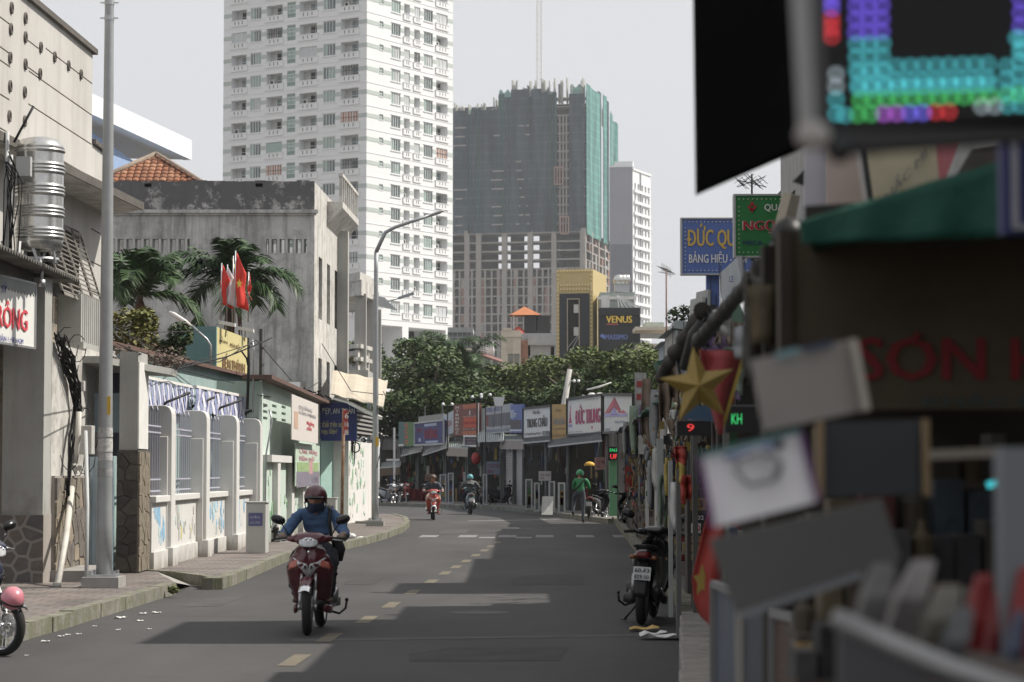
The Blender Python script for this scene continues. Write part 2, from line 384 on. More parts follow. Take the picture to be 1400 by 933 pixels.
# the ramp where the first pavement runs down to the road
rp = [kA[-1], G(262,801,.004), G(286,803,.004), V((-5.0,37.2,.02)), V((-5.6,36.5,.15))]
mb = MB(); mb.add([tuple(p) for p in rp], [(0,1,2,3,4)]); mb.build('ramp', CONC, PA)
kB = [G(189,780,.15), G(240,783,.15), G(273,787,.15), G(290,792,.15), G(312,789,.15), G(392,757,.15), G(463,744,.15), G(500,736,.15), G(530,728,.15), G(552,720,.15), G(560,713,.15), G(556,707,.15), G(540,703,.15), V((-14,92,.15))]
PB = struct(poly_sheet('pavement', [(p.x,p.y) for p in kB]+[(-16,92),(-12,37.1)], .15, PAVE))
def kerb(pts, par, inner, step=1.0):
    """kerb stones of about a metre along a line, each slightly out of true"""
    seg = []
    for a, b in zip(pts, pts[1:]):
        n = max(1, round((b-a).length/step))
        for i in range(n): seg.append((a.lerp(b, i/n), a.lerp(b, (i+1)/n)))
    for a, b in seg:
        d = (b-a); u = d.normalized(); s = u.cross(V((0,0,1)))*inner; j = random.uniform(-.006, .006)
        a2 = a+u*.006; b2 = b-u*.006
        mb = MB(); mb.obox(V((a2.x,a2.y,-.02))+s*(-.012+j), b2-a2, s*.16, V((0,0,.182+j)))
        mb.build('kerb_stone', KERBM, par)
kerb([V((p[0],p[1],.15)) for p in outA], PA, -1, 1.2)
kerb(kB[:-1], PB, -1, 1.2)
# painted marks
YEL = mat('worn_yellow_line', (.155,.132,.088), .8, var=.35, scale=9, spots=.8, spot_at=.47, streak_col=(.12,.11,.095))
WHT = mat('worn_white_line', (.25,.25,.245), .8, var=.3, scale=7, spots=.8, spot_at=.48, streak_col=(.12,.115,.11))
marks = [(400,903),(448,872),(499,847.5),(533,827.5),(562,810),(588,795.5),(607,784),(622,775.5),(636,767.5),(649,759.5),(661,753),(670,747.5),(679,742)]
for i, (x, y) in enumerate(marks):
    c = G(x, y); L_ = .62
    o = poly_sheet('lane_dash', [(c.x-.08,c.y-L_),(c.x+.08,c.y-L_),(c.x+.12,c.y+L_),(c.x-.04,c.y+L_)], .004, YEL, ROAD)
for x in (586, 639, 693, 744, 799, 850):
    c = G(x, 733.5); poly_sheet('crossing_block', [(c.x-.23,c.y-1.0),(c.x+.23,c.y-1.0),(c.x+.25,c.y+1.0),(c.x-.2,c.y+1.0)], .004, WHT, ROAD)
for x in (666, 716): 
    c = G(x, 735.5); poly_sheet('crossing_block', [(c.x-.2,c.y-.5),(c.x+.2,c.y-.5),(c.x+.2,c.y+.6),(c.x-.2,c.y+.6)], .0045, WHT, ROAD)
a, b = G(640,712.5), G(832,709.5)
poly_sheet('edge_line', [(a.x,a.y-.5),(b.x,b.y-.5),(b.x,b.y+.4),(a.x,a.y+.4)], .004, mat('faint_line', (.2,.2,.19), .8, var=.3, spots=.5, streak_col=(.1,.1,.1)), ROAD)
a, b = G(400,876), G(940,868)
poly_sheet('repair_seam', [(a.x,a.y-.12),(b.x,b.y-.12),(b.x,b.y+.1),(a.x,a.y+.1)], .003, mat('seam_tar', (.095,.092,.088), .85, var=.3), ROAD)
# old patches, a manhole cover
for k, (x0, y0, x1, y1, sk, c_) in enumerate(((560,905,760,885,.3,.048),(250,760+70,330,815,.2,.075),(700,800,790,786,.25,.052),(600,730,640,724,.1,.075),(470,800,520,790,.1,.05))):
    a, b = G(x0,y0), G(x1,y1); poly_sheet('road_patch', [(a.x,a.y),(b.x,a.y+sk*.3),(b.x+sk*.4,b.y),(a.x+sk,b.y-.1),(a.x-.05,(a.y+b.y)/2)], .0022+.0003*k, mat('patch_%d' % k, (c_,c_*.98,c_*.97), .85, var=.3, scale=2, bump=.6, bscale=60), ROAD)
mc = G(655, 838); mb = MB().use(mat('cast_iron_cover', (.045,.043,.042), .6, metal=.4, bump=.5), True); mb.lathe((mc.x,mc.y,.003), [(.001,.004),(.30,.004),(.33,.002),(.36,0)], 28, cap=False); mb.build('manhole_cover', None, ROAD)
# litter
LIT = mat('crumpled_paper', (.75,.74,.72), .8, var=.2, scale=30)
def scrap(x, y, s, m, label, z=0):
    c = G(x, y, z+.01); rr = random.Random(int(x*7+y)); mb = MB()
    mb.grid(lambda u, v: (c.x+(u-.5)*s*1.4, c.y+(v-.5)*s*1.1*(.7+.4*u), z+.008+s*.16*abs(math.sin(u*5+rr.random()*.8)*math.cos(v*4+u*3))+rr.random()*s*.1), 5, 4, .003)
    o = mb.build('paper_scrap', m); tag(o, label, 'litter', 'scraps of paper littering the road by the left kerb' if x < 400 else None)
    return o
pl = [(62,877,.10),(83,870,.09),(92,868,.08),(107,867,.08),(164,845,.16),(191,849,.10),(195,839,.11),(214,838,.13),(129,856,.06),(161,861,.07),(204,860,.06),(36,896,.05)]
nm = ['crumpled white scrap nearest the parked motorbike wheel','small crumpled white paper on the asphalt','flattened white scrap beside two others','pale balled paper on the road','larger torn white paper by the mossy kerb','small torn paper below the lamp post','white paper strip near the kerb end','long flat white paper farthest along the kerb','tiny scrap right beside the kerb','tiny scrap in the open lane','tiny scrap at the edge of the shadow','scrap under the wheel of the cut-off motorbike']
for (x, y, s), l in zip(pl, nm): scrap(x, y, s*.55, LIT, l)
mb = MB(); c = G(489, 745, 0)
for k in range(7): mb.ball((c.x-.12+random.uniform(-.15,.18), c.y+random.uniform(-.25,.2), .08+.04*k*(k<5)), random.uniform(.07,.12), 8, 6, (1.2,1,.8))
tag(mb.build('rubbish_bag', mat('white_plastic_bag', (.78,.78,.78), .35, bump=.6, bscale=12), smooth=True), 'white plastic bag slumped over the kerb edge', 'bag')
scrap(903, 873, .30, LIT, 'white torn packaging on the road behind the parked black motorbike')
scrap(893, 868, .2, LIT, 'crumpled white sheet beside the packaging at the right edge')
scrap(881, 862, .22, mat('yellow_packet', (.55,.38,.12), .6), 'crumpled yellow packet on the asphalt near the black motorbike')
# ================================================================== LEFT SIDE OF THE STREET
CREAM = mat('cream_render', (.47,.455,.43), .85, var=.10, scale=.8, streak=.28, streak_col=(.22,.20,.17), bump=.15, bscale=8)
CREAM2 = mat('dirty_white_render', (.52,.51,.48), .85, splash=1.1, var=.15, scale=1.2, streak=.55, streak_col=(.22,.20,.175), spots=.5, spot_at=.5, bump=.2, bscale=10)
GREYR = mat('grey_column_render', (.36,.36,.34), .85, splash=1.3, var=.12, scale=1.5, streak=.3, streak_col=(.14,.13,.12))
MOULD = mat('stained_tan_wall', (.27,.24,.195), .9, var=.2, scale=1.2, spots=.55, streak_col=(.07,.06,.05))
DKEDGE = mat('weathered_edge', (.11,.10,.09), .9, var=.3, scale=6)
OLDC = mat('old_stained_concrete', (.52,.52,.50), .9, var=.25, scale=1.1, streak=.8, spots=.35, spot_at=.5, streak_col=(.16,.16,.16), bump=.3, bscale=9)
OLDD = mat('black_moulded_parapet', (.46,.45,.43), .9, var=.3, scale=1.1, spots=.92, spot_at=.40, streak=.5, streak_col=(.10,.10,.105), bump=.4, bscale=9)
def place_text(fr, s, x0, y0, x1, y1, m, par, d=.03, bold=.012):
    """lettering between photo pixels (x0,y0) upper left and (x1,y1) lower right, on the plane of a wall"""
    u0, za = fr.px(x0, y0); u1, zb = fr.px(x1, y1); u0b, zc = fr.px(x0, y1)
    h = (za-zc); return letters(s, fr.at(u0, d, zc), fr.u, V((0,0,1)), (u1-u0), h, m, par, bold=bold, n=fr.n)
def voronoi(w, h, nx, ny, seed, gap):
    rr = random.Random(seed)
    pts = [((i+.5+rr.uniform(-.38,.38))*w/nx, (j+.5+rr.uniform(-.38,.38))*h/ny) for i in range(nx) for j in range(ny)]
    out = []
    for i, (px, py) in enumerate(pts):
        poly = [(0,0),(w,0),(w,h),(0,h)]
        for k, (qx, qy) in enumerate(pts):
            if k == i: continue
            mx, my, dx, dy = (px+qx)/2, (py+qy)/2, qx-px, qy-py; l = math.hypot(dx, dy); dx /= l; dy /= l; lim = mx*dx+my*dy-gap
            new = []
            for a, b in zip(poly, poly[1:]+poly[:1]):
                da, db = a[0]*dx+a[1]*dy-lim, b[0]*dx+b[1]*dy-lim
                if da <= 0: new.append(a)
                if da*db < 0: t = da/(da-db); new.append((a[0]+(b[0]-a[0])*t, a[1]+(b[1]-a[1])*t))
            poly = new
            if len(poly) < 3: break
        if len(poly) >= 3: out.append(poly)
    return out
def stones(fr, u0, z0, w, h, nx, ny, seed, m, par, th=.02, gap=.012):
    for poly in voronoi(w, h, nx, ny, seed, gap):
        mb = MB(); t = th*random.uniform(.7, 1.2)
        mb.prism([fr.at(u0+a, .001, z0+b) for a, b in poly], fr.n*t); mb.build('stone', m[random.randrange(len(m))], par)
# ---- tall cream building, facing the street
TB = thing('cream_building', 'tall cream rendered building with round vents and a jutting slab at the left edge', 'building')
WX = -7.0
fr = Fr((WX-.43, 27.0), (WX, 38.75))
ztop = P(122, 74, 38.75).z
grv = [(13,40,66),(158,None,None)]
ops = []
def U(px): return fr.px(px)[0]
for py, xa, xb in [(115,56,121),(158,33,121),(198,33,121),(243,60,121)]:
    z = P(121, py, 38.75).z; ops.append((U(xa), fr.w, z-.012, z+.012, .03))
for py, xb in [(34,14),(74,14),(92,14),(137,13),(182,12)]:
    u, z = fr.px(xb, py); ops.append((0.01, u, z-.012, z+.012, .03))
for xa, xb, py in [(36,53,54),(35,53,90)]:
    ua, z = fr.px(xa, py); ub, _ = fr.px(xb, py); ops.append((ua, ub, z-.012, z+.012, .03))
winop = []
for k, (ya, yb) in enumerate([(318, 352), (364, 400), (408, 452)]):
    pass
wy0, wy1 = 34.3, 37.9
winop = [(wy0-27, wy1-27, 4.05, 5.55, .5), (wy0-27, wy1-27, 2.9, 3.75, .5)]
mb = MB().use(CREAM); facade(fr, 2.2, ztop, ops+winop, .03, mb, back=DARK)
mb.obox((WX-9,27,2.2), (8.55,0,0), (0,.01,0), (0,0,ztop-2.2)); mb.obox((WX-9,38.74,2.2), (9,0,0), (0,.01,0), (0,0,ztop-2.2)); mb.obox((WX-9,27,ztop-.02), (8.57,0,0), (0,11.75,0), (0,0,.02))
mb.build('wall', None, TB)
mb = MB().use(DKEDGE); fr.box(mb, 0, fr.w+.1, -.3, .07, ztop, ztop+.09); mb.build('coping', None, TB)
mb = MB().use(CREAM)
z2 = P(127, 203, 39.4).z; f2 = Fr((WX, 38.75), (WX, 40.1))
facade(f2, 2.2, z2, [(0.02,1.3,P(127,y,39.4).z-.012,P(127,y,39.4).z+.012,.03) for y in (318,362,401)], .03, mb)
mb.box(WX-4, WX, 40.09, 40.1, 2.2, z2); mb.box(WX-4, WX, 38.76, 40.1, z2-.02, z2+.0); mb.build('side_wall', None, TB)
mb = MB().use(DKEDGE); mb.box(WX-.1, WX+.06, 38.8, 40.16, z2, z2+.07); mb.build('coping', None, TB)
ring = MB().use(DKEDGE, True); ring.lathe((0,0,0), [(.085,-.01),(.085,.025),(.06,.03),(.055,0.004)], 14, 'x', cap=False).use(DARK); ring.lathe((0.002,0,0), [(.055,0),(.0001,0)], 14, 'x', cap=False)
rme = ring.mesh('vent_hole')
for x, y in [(15,11),(14,40),(13,79),(13,118),(12,159),(34,25),(34,51),(34,88),(33,126),(33,166),(55,65),(54,101),(74,78),(93,90),(110,102)]:
    u, z = fr.px(x, y); piece(rme, 'vent_hole', TB, fr.at(u, .002, z))
u, z = f2.px(123, 318); 
# jutting slab
mb = MB().use(CREAM2); zs = P(195, 287, 39.2).z
mb.prism([(WX-.45,28,zs), (WX-.0,28,zs), (WX+.78,39.2,zs), (WX+.1,40.0,zs), (WX-.02,40.0,zs)], (0,0,.10)); mb.build('roof_slab', None, TB)
mb = MB().use(DKEDGE); mb.obox((WX,28,zs-.01), (.03,0,0), (.78,11.2,0), (0,0,.13)); mb.build('slab_edge', None, TB)
# louvred shutters, propped open at the bottom
LV = mat('grey_wood_shutter', (.20,.185,.165), .8, var=.2, scale=6)
for zt, hh in ((5.5, 1.3), (3.72, .75)):
    for k in range(4):
        y0 = wy0+.06+k*.88
        sh = MB().use(LV); a = R(18)
        tl = V((WX-.02, y0, zt)); dn = V((math.sin(a)*hh, 0, -math.cos(a)*hh))
        for yy in (y0, y0+.78): sh.obox((tl.x, yy, tl.z), (.03,0,0), (0,.05,0), dn)
        sh.obox(tl, (.03,0,0), (0,.83,0), dn.normalized()*.06); sh.obox(tl+dn, (.03,0,0), (0,.83,0), -dn.normalized()*.06)
        s = sh.build('shutter', None, TB)
        nl = int(hh/.085)
        for i in range(nl):
            q = tl+dn*((i+.8)/(nl+.6)); l = MB().use(LV); l.obox(q+V((-.02,.05,.02)), (.055,0,-.035), (0,.73,0), (.006,0,.012)); l.build('slat', None, s)
# balcony box with fluted side
mb = MB().use(GREYR); bz0, bz1 = 3.62, 4.36
mb.box(WX+.02, -6.55, 35.5, 35.6, bz0, bz1); mb.box(WX+.02, -6.6, 35.6, 38.3, bz0, bz0+.1)
for k in range(16):
    y = 35.6+k*.17; mb.prism([(-6.6,y,bz0),(-6.54,y+.03,bz0),(-6.54,y+.10,bz0),(-6.6,y+.13,bz0)], (0,0,bz1-bz0))
mb.box(-6.66,-6.6,35.6,38.3,bz0+.1,bz1); mb.box(WX,-6.5,35.44,38.4,bz0-.12,bz0); mb.build('balcony', None, TB)
# ---- corner shop under it
SH = thing('corner_shop', 'low shophouse with stone clad foot and grey column at the left edge', 'building')
SX = -6.36; SY = 31.8
mb = MB().use(MOULD); mb.box(-12, -6.9, SY+.25, SY+4, .1, 4.3); mb.build('wall', None, SH)
mb = MB().use(GREYR); mb.box(-6.92, SX, SY, SY+.5, .9, 4.3); mb.build('column', None, SH)
mb = MB().use(CREAM2); mb.box(-6.9, SX+.004, SY+.5, SY+3.2, .15, 3.45); mb.build('side_wall', None, SH)
mb = MB().use(CREAM2); mb.box(SX-.35, SX-.02, 35.02, 36.2, .15, 3.5); mb.build('pier', None, SH)
BASE = mat('stone_joint', (.30,.275,.25), .9); ST = [mat('stone_a', (.13,.115,.105), .7, var=.25, scale=8), mat('stone_b', (.155,.13,.115), .7, var=.25, scale=8), mat('stone_c', (.11,.105,.1), .7, var=.2, scale=8)]
mb = MB().use(BASE); mb.box(-12, -6.95, SY+.17, SY+.25, .1, 1.08); mb.box(-6.95, SX+.02, SY-.04, SY+.5, .1, 1.08); cb = mb.build('stone_foot', None, SH)
f3 = Fr((-8.2, SY+.17), (-6.95, SY+.17)); stones(f3, 0, .17, 1.25, .88, 5, 4, 3, ST, cb, .008, .02)
f3 = Fr((-6.95, SY-.04), (SX+.02, SY-.04)); stones(f3, 0, .17, .61, .9, 3, 5, 5, ST, cb, .008, .02)
mb = MB().use(CONC); mb.box(-8.5, -6.95, SY-.25, SY+.17, .12, .27); mb.box(-6.6, SX+.5, SY+.45, SY+2.4, .1, .30); mb.build('step', None, SH)
# corrugated roof edge
mb = MB().use(mat('old_corrugated_roof', (.12,.115,.105), .8, var=.3, scale=3))
mb.grid(lambda u, v: (-8.2+v*2.05, 27+u*6.2, 4.42-.06*v+.028*math.sin(u*6.2*2*math.pi/.16)), 160, 2, .012); mb.build('roof', None, SH)
mb = MB().use(DKEDGE); mb.box(-6.9,-6.5,27,31.7,4.2,4.34); mb.build('beam', None, SH)
# rough stone lower side wall with tools of wear
RS = [mat('rough_stone_a', (.20,.175,.14), .9, var=.3, scale=6, bump=.5), mat('rough_stone_b', (.15,.135,.12), .9, var=.3, scale=6, bump=.5), mat('rough_stone_c', (.26,.22,.17), .9, var=.3, scale=6, bump=.5)]
mb = MB().use(BASE); mb.box(SX+.005, SX+.05, SY+.55, SY+3.0, .15, 1.6); sb = mb.build('rough_foot', None, SH)
f3 = Fr((SX+.05, SY+.55), (SX+.05, SY+3.0)); stones(f3, 0, .17, 2.45, 1.4, 7, 6, 9, RS, sb, .035, .015)
# shop sign
sf = Fr((-6.86, 27.6), (-6.42, 31.4))
SG = thing('shop_sign', 'white shop sign with big red letters on the corner shop at the left edge', 'sign')
z1s, z0s = P(47, 390, 31.4).z, P(47, 475, 31.4).z
mb = MB().use(mat('sign_white', (.70,.70,.67), .45, var=.06, streak=.15, streak_col=(.4,.38,.35))); sf.box(mb, 0, sf.w, -.06, 0, z0s, z1s); mb.build('panel', None, SG)
mb = MB().use(mat('sign_grey_scallop', (.30,.32,.31), .6));  # grey scalloped strip along the sign's top edge
for k in range(30):
    a = sf.w-3.8+k*.127; mb.prism([sf.at(a,.004,z1s),sf.at(a+.127,.004,z1s),sf.at(a+.127,.004,z1s-.11),sf.at(a+.063,.004,z1s-.16),sf.at(a,.004,z1s-.11)], sf.n*.006)
mb.build('valance', None, SG)
mb = MB().use(STEEL)
sf.box(mb, -.02, sf.w+.02, -.08, .02, z0s-.03, z0s); sf.box(mb, -.02, sf.w+.02, -.08, .02, z1s, z1s+.03); sf.box(mb, sf.w, sf.w+.03, -.08, .02, z0s, z1s); mb.build('frame', None, SG)
REDL = mat('red_letter', (.62,.06,.08), .5, var=.05); BLUL = mat('blue_letter', (.06,.07,.32), .5, var=.05)
place_text(sf, 'RÔNG', -5, 408, 36, 446, REDL, SG, .012, .03)
place_text(sf, 'SỸ', 1, 386, 8, 400, BLUL, SG, .012)
place_text(sf, 'QUẬN 1, TP.HCM', -8, 455, 30, 467, BLUL, SG, .012)
# ---- steel water tank on the shop roof
TK = thing('water_tank', 'ribbed stainless steel water tank standing on the corner shop roof', 'water tank')
c = P(53, 395, 31.4); c.z = 4.45; tz0, tz1 = P(54, 330, 31.4).z, P(54, 200, 31.4).z; r = .315
prof = [(r*.96, tz0-.12), (r, tz0)]
for k in range(130):
    t = k/129; z = lerp(tz0+.02, tz1-.04, t); ph = (t*4.2) % 1
    prof.append((r+(.022*abs(math.sin(ph*math.pi*6)) if .0 < ph < .5 else 0), z))
prof += [(r*.98, tz1), (r*.8, tz1+.08), (r*.45, tz1+.11), (r*.2, tz1+.12)]
mb = MB().use(mat('stainless_drum', (.60,.60,.58), .26, metal=.85, var=.12, scale=14), True); mb.lathe((c.x,c.y,0), [(.01,tz0-.14)]+prof+[(.01,tz1+.125)], 36, cap=False); mb.build('drum', None, TK)
for k in range(6):
    a = k*math.pi/3+.3; m2 = MB().use(STEEL); p0 = V((c.x+math.cos(a)*r*.9, c.y+math.sin(a)*r*.9, tz0-.02)); p1 = V((c.x+math.cos(a+.35)*r*.8, c.y+math.sin(a+.35)*r*.8, 4.46)); m2.bar(p0, p1, .035); m2.build('leg', None, TK)
mb = MB().use(STEEL, True); mb.lathe((c.x,c.y,4.5), [(r*.85,0),(r*.85,.03),(r*.8,.03),(r*.8,0)], 24, cap=False); mb.lathe((c.x,c.y,4.65), [(r*.9,0),(r*.9,.02),(r*.86,.02),(r*.86,0)], 24, cap=False); mb.build('ring', None, TK)
mb = MB().use(STEEL, True); q = P(57, 392, 31.0); mb.tube([q, q+V((0,0,.09))], .05, 10); mb.tube([q+V((0,0,.09)), q+V((0,0,.2)), V((c.x,c.y-.1,tz0-.1))], .022, 8); mb.build('outlet', None, TK)
PLM = mat('grey_plastic_pipe', (.42,.43,.43), .5, var=.1)
mb = MB().use(PLM, True)
for dx, top in ((6, 180), (11, 212), (22, 330)):
    a = P(dx, 392, 31.0); b = P(dx+4, top, 31.0); mb.tube([a, b], .03, 8)
a = P(6, 375, 32.1); mb.tube([P(2,330,31), P(12,352,31), P(20,362,31), P(28,330,31)], .015, 6)
tag(mb.build('water_pipe', None), 'grey plastic pipes rising beside the steel water tank', 'pipe')
mb = MB().use(PLM); a = P(22, 214, 30.9); mb.obox(a, (.19,0,0), (0,.12,0), (0,0,-.26)); bx = mb.build('junction_box', None); tag(bx, 'grey electrical box fixed to the pipes by the tank', 'electrical box')
mb = MB().use(CABLE, True); mb.tube([P(19,195,31), P(46,145,31)], .018, 6); tag(mb.build('antenna_rod', None), 'thin dark rod leaning above the steel water tank', 'rod')
mb = MB().use(CABLE, True)
for k in range(9):
    x = random.uniform(0, 14); y = random.uniform(200, 240)
    mb.tube([P(x, y, 30.9), P(x+random.uniform(3,16), y+random.uniform(8,25), 30.9), P(x+random.uniform(-4,20), y+random.uniform(20,60), 30.9), P(random.uniform(0,24), 380, 31)], .008, 5)
tag(mb.build('cable_tangle', None), 'tangle of black cables hanging round the tank pipes', 'cables')
# ---- black cable bundle down the side wall, meter boxes and pipes
mb = MB().use(CABLE, True); rr = random.Random(4)
spine = [(82,460),(92,490),(103,530),(106,560),(99,600),(95,640),(92,670),(94,700)]
for k in range(26):
    pts = [P(x+rr.uniform(-1,1)*(11 if i < 2 else 6 if i < 5 else 3)*(1.3 if i == 2 else 1), y+rr.uniform(-6,6), 6.25*3200/(700-x)) for i, (x, y) in enumerate(spine[:rr.randint(5,8)])]
    mb.tube(pts, rr.uniform(.006,.014), 5)
for k in range(7):
    x, y = rr.uniform(84,120), rr.uniform(470,640); rx, ry = rr.uniform(6,16), rr.uniform(14,34)
    pts = [P(x+rx*math.cos(a/10*2*math.pi), y+ry*math.sin(a/10*2*math.pi), 6.22*3200/(700-x)) for a in range(rr.randint(6,10))]
    mb.tube(pts, .007, 5)
tag(mb.build('cable_bundle', None), 'thick bundle of black cables running down the dirty white side wall', 'cables')
MX = mat('meter_box', (.46,.45,.43), .6, var=.12, scale=8)
for nme, lab, x, y, w_, h_ in (('meter_box', 'large pale meter box under the black cable bundle', 108, 582, .2, .42), ('junction_box', 'small grey junction box high on the black cable bundle', 106, 521, .1, .15), ('meter_box', 'small pale box low beside the stone foot pipes', 101, 636, .14, .08)):
    q = P(x, y, 6.3*3200/(700-x)); mb = MB().use(MX); mb.obox((SX+.05, q.y, q.z-h_), (w_,0,0), (0,w_*1.3,0), (0,0,h_)); o = mb.build(nme, None, bevel=.01)
    tag(o, lab, 'electrical box')
for (x0, y0, x1, y1, r_, lab, mm) in ((98,668,78,803,.045,'pale drain pipe leaning against the rough stone foot', mat('pale_pipe',(.55,.53,.48),.6,var=.15,streak=.3)), (117,590,118,797,.028,'thin grey pipe running down beside the doorway', PLM), (108,563,101,640,.04,'pale conduit pipe inside the cable bundle', mat('pale_pipe',(.5,.5,.5),.6))):
    a = P(x0, y0, 33.2); b = G(x1, y1, .15) if y1 > 700 else P(x1, y1, 33.2)
    mb = MB().use(mm, True); mb.tube([a, a.lerp(b,.5)+V((.02,0,0)), b], r_, 10); mb.lathe(tuple(b), [(r_*1.25,0),(r_*1.25,.06)], 10); tag(mb.build('drain_pipe', None), lab, 'pipe')
# ---- gateway beyond: canopy slab, blue panels, stone pier
GW = thing('gateway', 'old roofed gateway with blue doors between the shop and the white fence', 'gateway')
GP = MB().use(GREYR); cx0 = P(163,600,35).x; cx1 = P(188,600,35).x
GP.box(cx0, cx1, 35.0, 35.9, 1.62, 3.45); GP.build('pier', None, GW)
mb = MB().use(WHITE); mb.box(cx1, cx1+.02, 35.0, 35.9, 2.0, 3.3); mb.build('pier_lit_face', None, GW)  # white sheet painting sunlight onto the grey pier's road side
DS = [mat('dark_slate_a', (.06,.055,.05), .75, var=.4, scale=9), mat('dark_slate_b', (.085,.075,.065), .75, var=.4, scale=9)]
mb = MB().use(DKEDGE); mb.box(cx0-.02, cx1+.02, 34.94, 35.95, .15, 1.98); pb = mb.build('pier_foot', None, GW)
f4 = Fr((cx0-.02,34.94),(cx1+.02,34.94)); stones(f4, 0, .17, cx1-cx0+.04, 1.78, 2, 8, 11, DS, pb, .02, .008)
f4 = Fr((cx1+.02,34.94),(cx1+.02,35.95)); stones(f4, 0, .17, 1.0, 1.78, 4, 8, 12, [mat('slate_sunlit', (.20,.17,.13), .8, var=.4, scale=9)], pb, .03, .01)  # paler slate on the road side, sunlight put into its colour
mb = MB().use(GREYR); zc = P(160, 500, 35.5).z; mb.prism([(-7.4,34.6,zc),(-6.1,34.6,zc),(-5.25,36.0,zc-.12),(-5.3,37.0,zc-.12),(-7.4,37.0,zc)], (0,0,.10)); mb.build('canopy_slab', None, GW)
BLU = mat('faded_blue_panel', (.38,.48,.54), .6, var=.15, scale=2, streak=.3, streak_col=(.45,.45,.42))
mb = MB().use(mat('dusk_blue_wall', (.12,.14,.2), .8, var=.15, streak=.3, streak_col=(.2,.2,.22))); mb.box(-7.4, cx0, 36.6, 36.7, 1.9, 3.35); mb.build('back_wall', None, GW)
mb = MB().use(BLU); mb.box(-6.35, cx0-.02, 35.6, 35.65, 2.25, 2.85); mb.build('blue_board', None, GW)
for k, (a, b) in enumerate(((-6.95,-6.65),(-6.63,-6.35),(-6.33,-6.27))):
    mb = MB().use(BLU); mb.box(a+.35, b+.35, 34.85, 34.9, .15, 1.88)
    for i in range(1, 5): mb.box(a+.35+(b-a)*i/5-.006, a+.35+(b-a)*i/5+.006, 34.835, 34.85, .2, 1.85)
    mb.build('door', None, GW)
# plants spilling over the gateway roof
def leaf_cloud(mb, centre, size, n, ls, rr, shape='ball', flat=.5):
    for _ in range(n):
        while True:
            a = V((rr.uniform(-1,1), rr.uniform(-1,1), rr.uniform(-1,1)))
            if a.length <= 1: break
        if shape == 'shell' and a.length > 1e-3 and rr.random() < .7: a = a.normalized()*rr.uniform(.72, 1.02)
        p = V(centre)+V((a.x*size[0], a.y*size[1], a.z*size[2]))
        d = V((rr.uniform(-1,1), rr.uniform(-1,1), rr.uniform(-1,1)*flat+.1)).normalized(); s_ = d.cross(V((rr.uniform(-1,1),rr.uniform(-1,1),1))).normalized(); l = ls*rr.uniform(.6,1.3)
        mb.quad(p-d*l*.5, p+s_*l*.28, p+d*l*.55, p-s_*l*.28)
LEAF1 = leaf_mat('dark_leaf', (.022,.042,.018), (.075,.105,.035)); LEAF2 = leaf_mat('palm_leaf', (.025,.055,.022), (.07,.115,.045), .45); LEAF3 = leaf_mat('yellow_green_leaf', (.10,.12,.035), (.24,.22,.08))
WOOD = mat('bark', (.14,.115,.09), .9, var=.3, scale=5, bump=.6, bscale=14)
rr = random.Random(21)
mb = MB().use(mat('dead_creeper', (.16,.125,.105), .9, var=.4, scale=4)); 
for k in range(24): leaf_cloud(mb, P(lerp(140,245,rr.random()), lerp(476,505,rr.random()), 36.2+rr.random()), (.22,.2,.08), 40, .07, rr)
tag(mb.build('creeper', None), 'dry brown creeper spilling over the gateway roof', 'creeper')
for x, y, yy, s, m, l in ((178,462,42,(.5,.5,.55),LEAF3,'yellow green bush growing under the left palm'),(228,480,44,(.35,.4,.2),LEAF1,'low dark shrub behind the gateway roof between the palms')):
    mb = MB().use(m); c = P(x, y, yy); leaf_cloud(mb, c, s, 1500, .11, rr, 'shell'); leaf_cloud(mb, c+V((.25,0,.3)), (.25,.3,.25), 500, .1, rr, 'shell')
    o = thing('bush', l, 'bush', loc=(0,0,0)); mb.build('foliage', None, o)
    m2 = MB().use(WOOD, True)
    for k in range(5): m2.tube([(c.x+rr.uniform(-.1,.1),c.y,1.0),(c.x+rr.uniform(-.3,.3),c.y,c.z-.2)], .025, 6)
    m2.build('stem', None, o)
# ---- white fence with finned pillars
WF = mat('fence_white', (.60,.595,.575), .75, splash=.42, splash_col=(.24,.215,.18), var=.06, scale=2, streak=.18, streak_col=(.4,.37,.32), bump=.1, bscale=12)
WFC = mat('fence_cap_stain', (.46,.42,.35), .8, var=.2, scale=5)
FE = thing('white_fence', 'white wall with rounded fins and lilac grilles along the left pavement', 'fence')
pil = [(-5.44,37.7,2.72),(-5.40,41.7,2.74),(-5.28,45.2,2.74),(-5.16,48.3,2.74)]
def pillar(x, y, h, par):
    mb = MB().use(WF); wx, dy = .48, .45; poly = []
    for i in range(13):
        t = math.pi*i/12; 
        poly.append((x-wx/2+(wx/2)*math.copysign(abs(math.cos(t))**.5, math.cos(t)), y-dy/2, h-.22+.22*math.sin(t)**.7))
    mb.prism([(x,y-dy/2,.12)]+poly+[(x-wx,y-dy/2,.12)], (0,dy,0))
    mb.box(x-wx+.1, x-.06, y-dy/2-.05, y-dy/2, .13, h-.5)          # recessed rib on the near side
    mb.box(x-wx-.05, x+.04, y-dy/2-.04, y+dy/2+.04, .12, .45)
    mb.build('pillar', None, par, bevel=.012)
for x, y, h in pil: pillar(x, y, h, FE)
LILAC = mat('lilac_grille_paint', (.46,.46,.54), .5, metal=.2, var=.12, scale=10)
spans = [(-5.62,35.95,37.45,True)]+[((pil[i][0]+pil[i+1][0])/2-.26, pil[i][1]+.25, pil[i+1][1]-.25, False) for i in range(3)]
gbar = MB().use(LILAC); gbar.box(-.008,.008,-.008,.008,0,1.32); gme = gbar.mesh('bar')
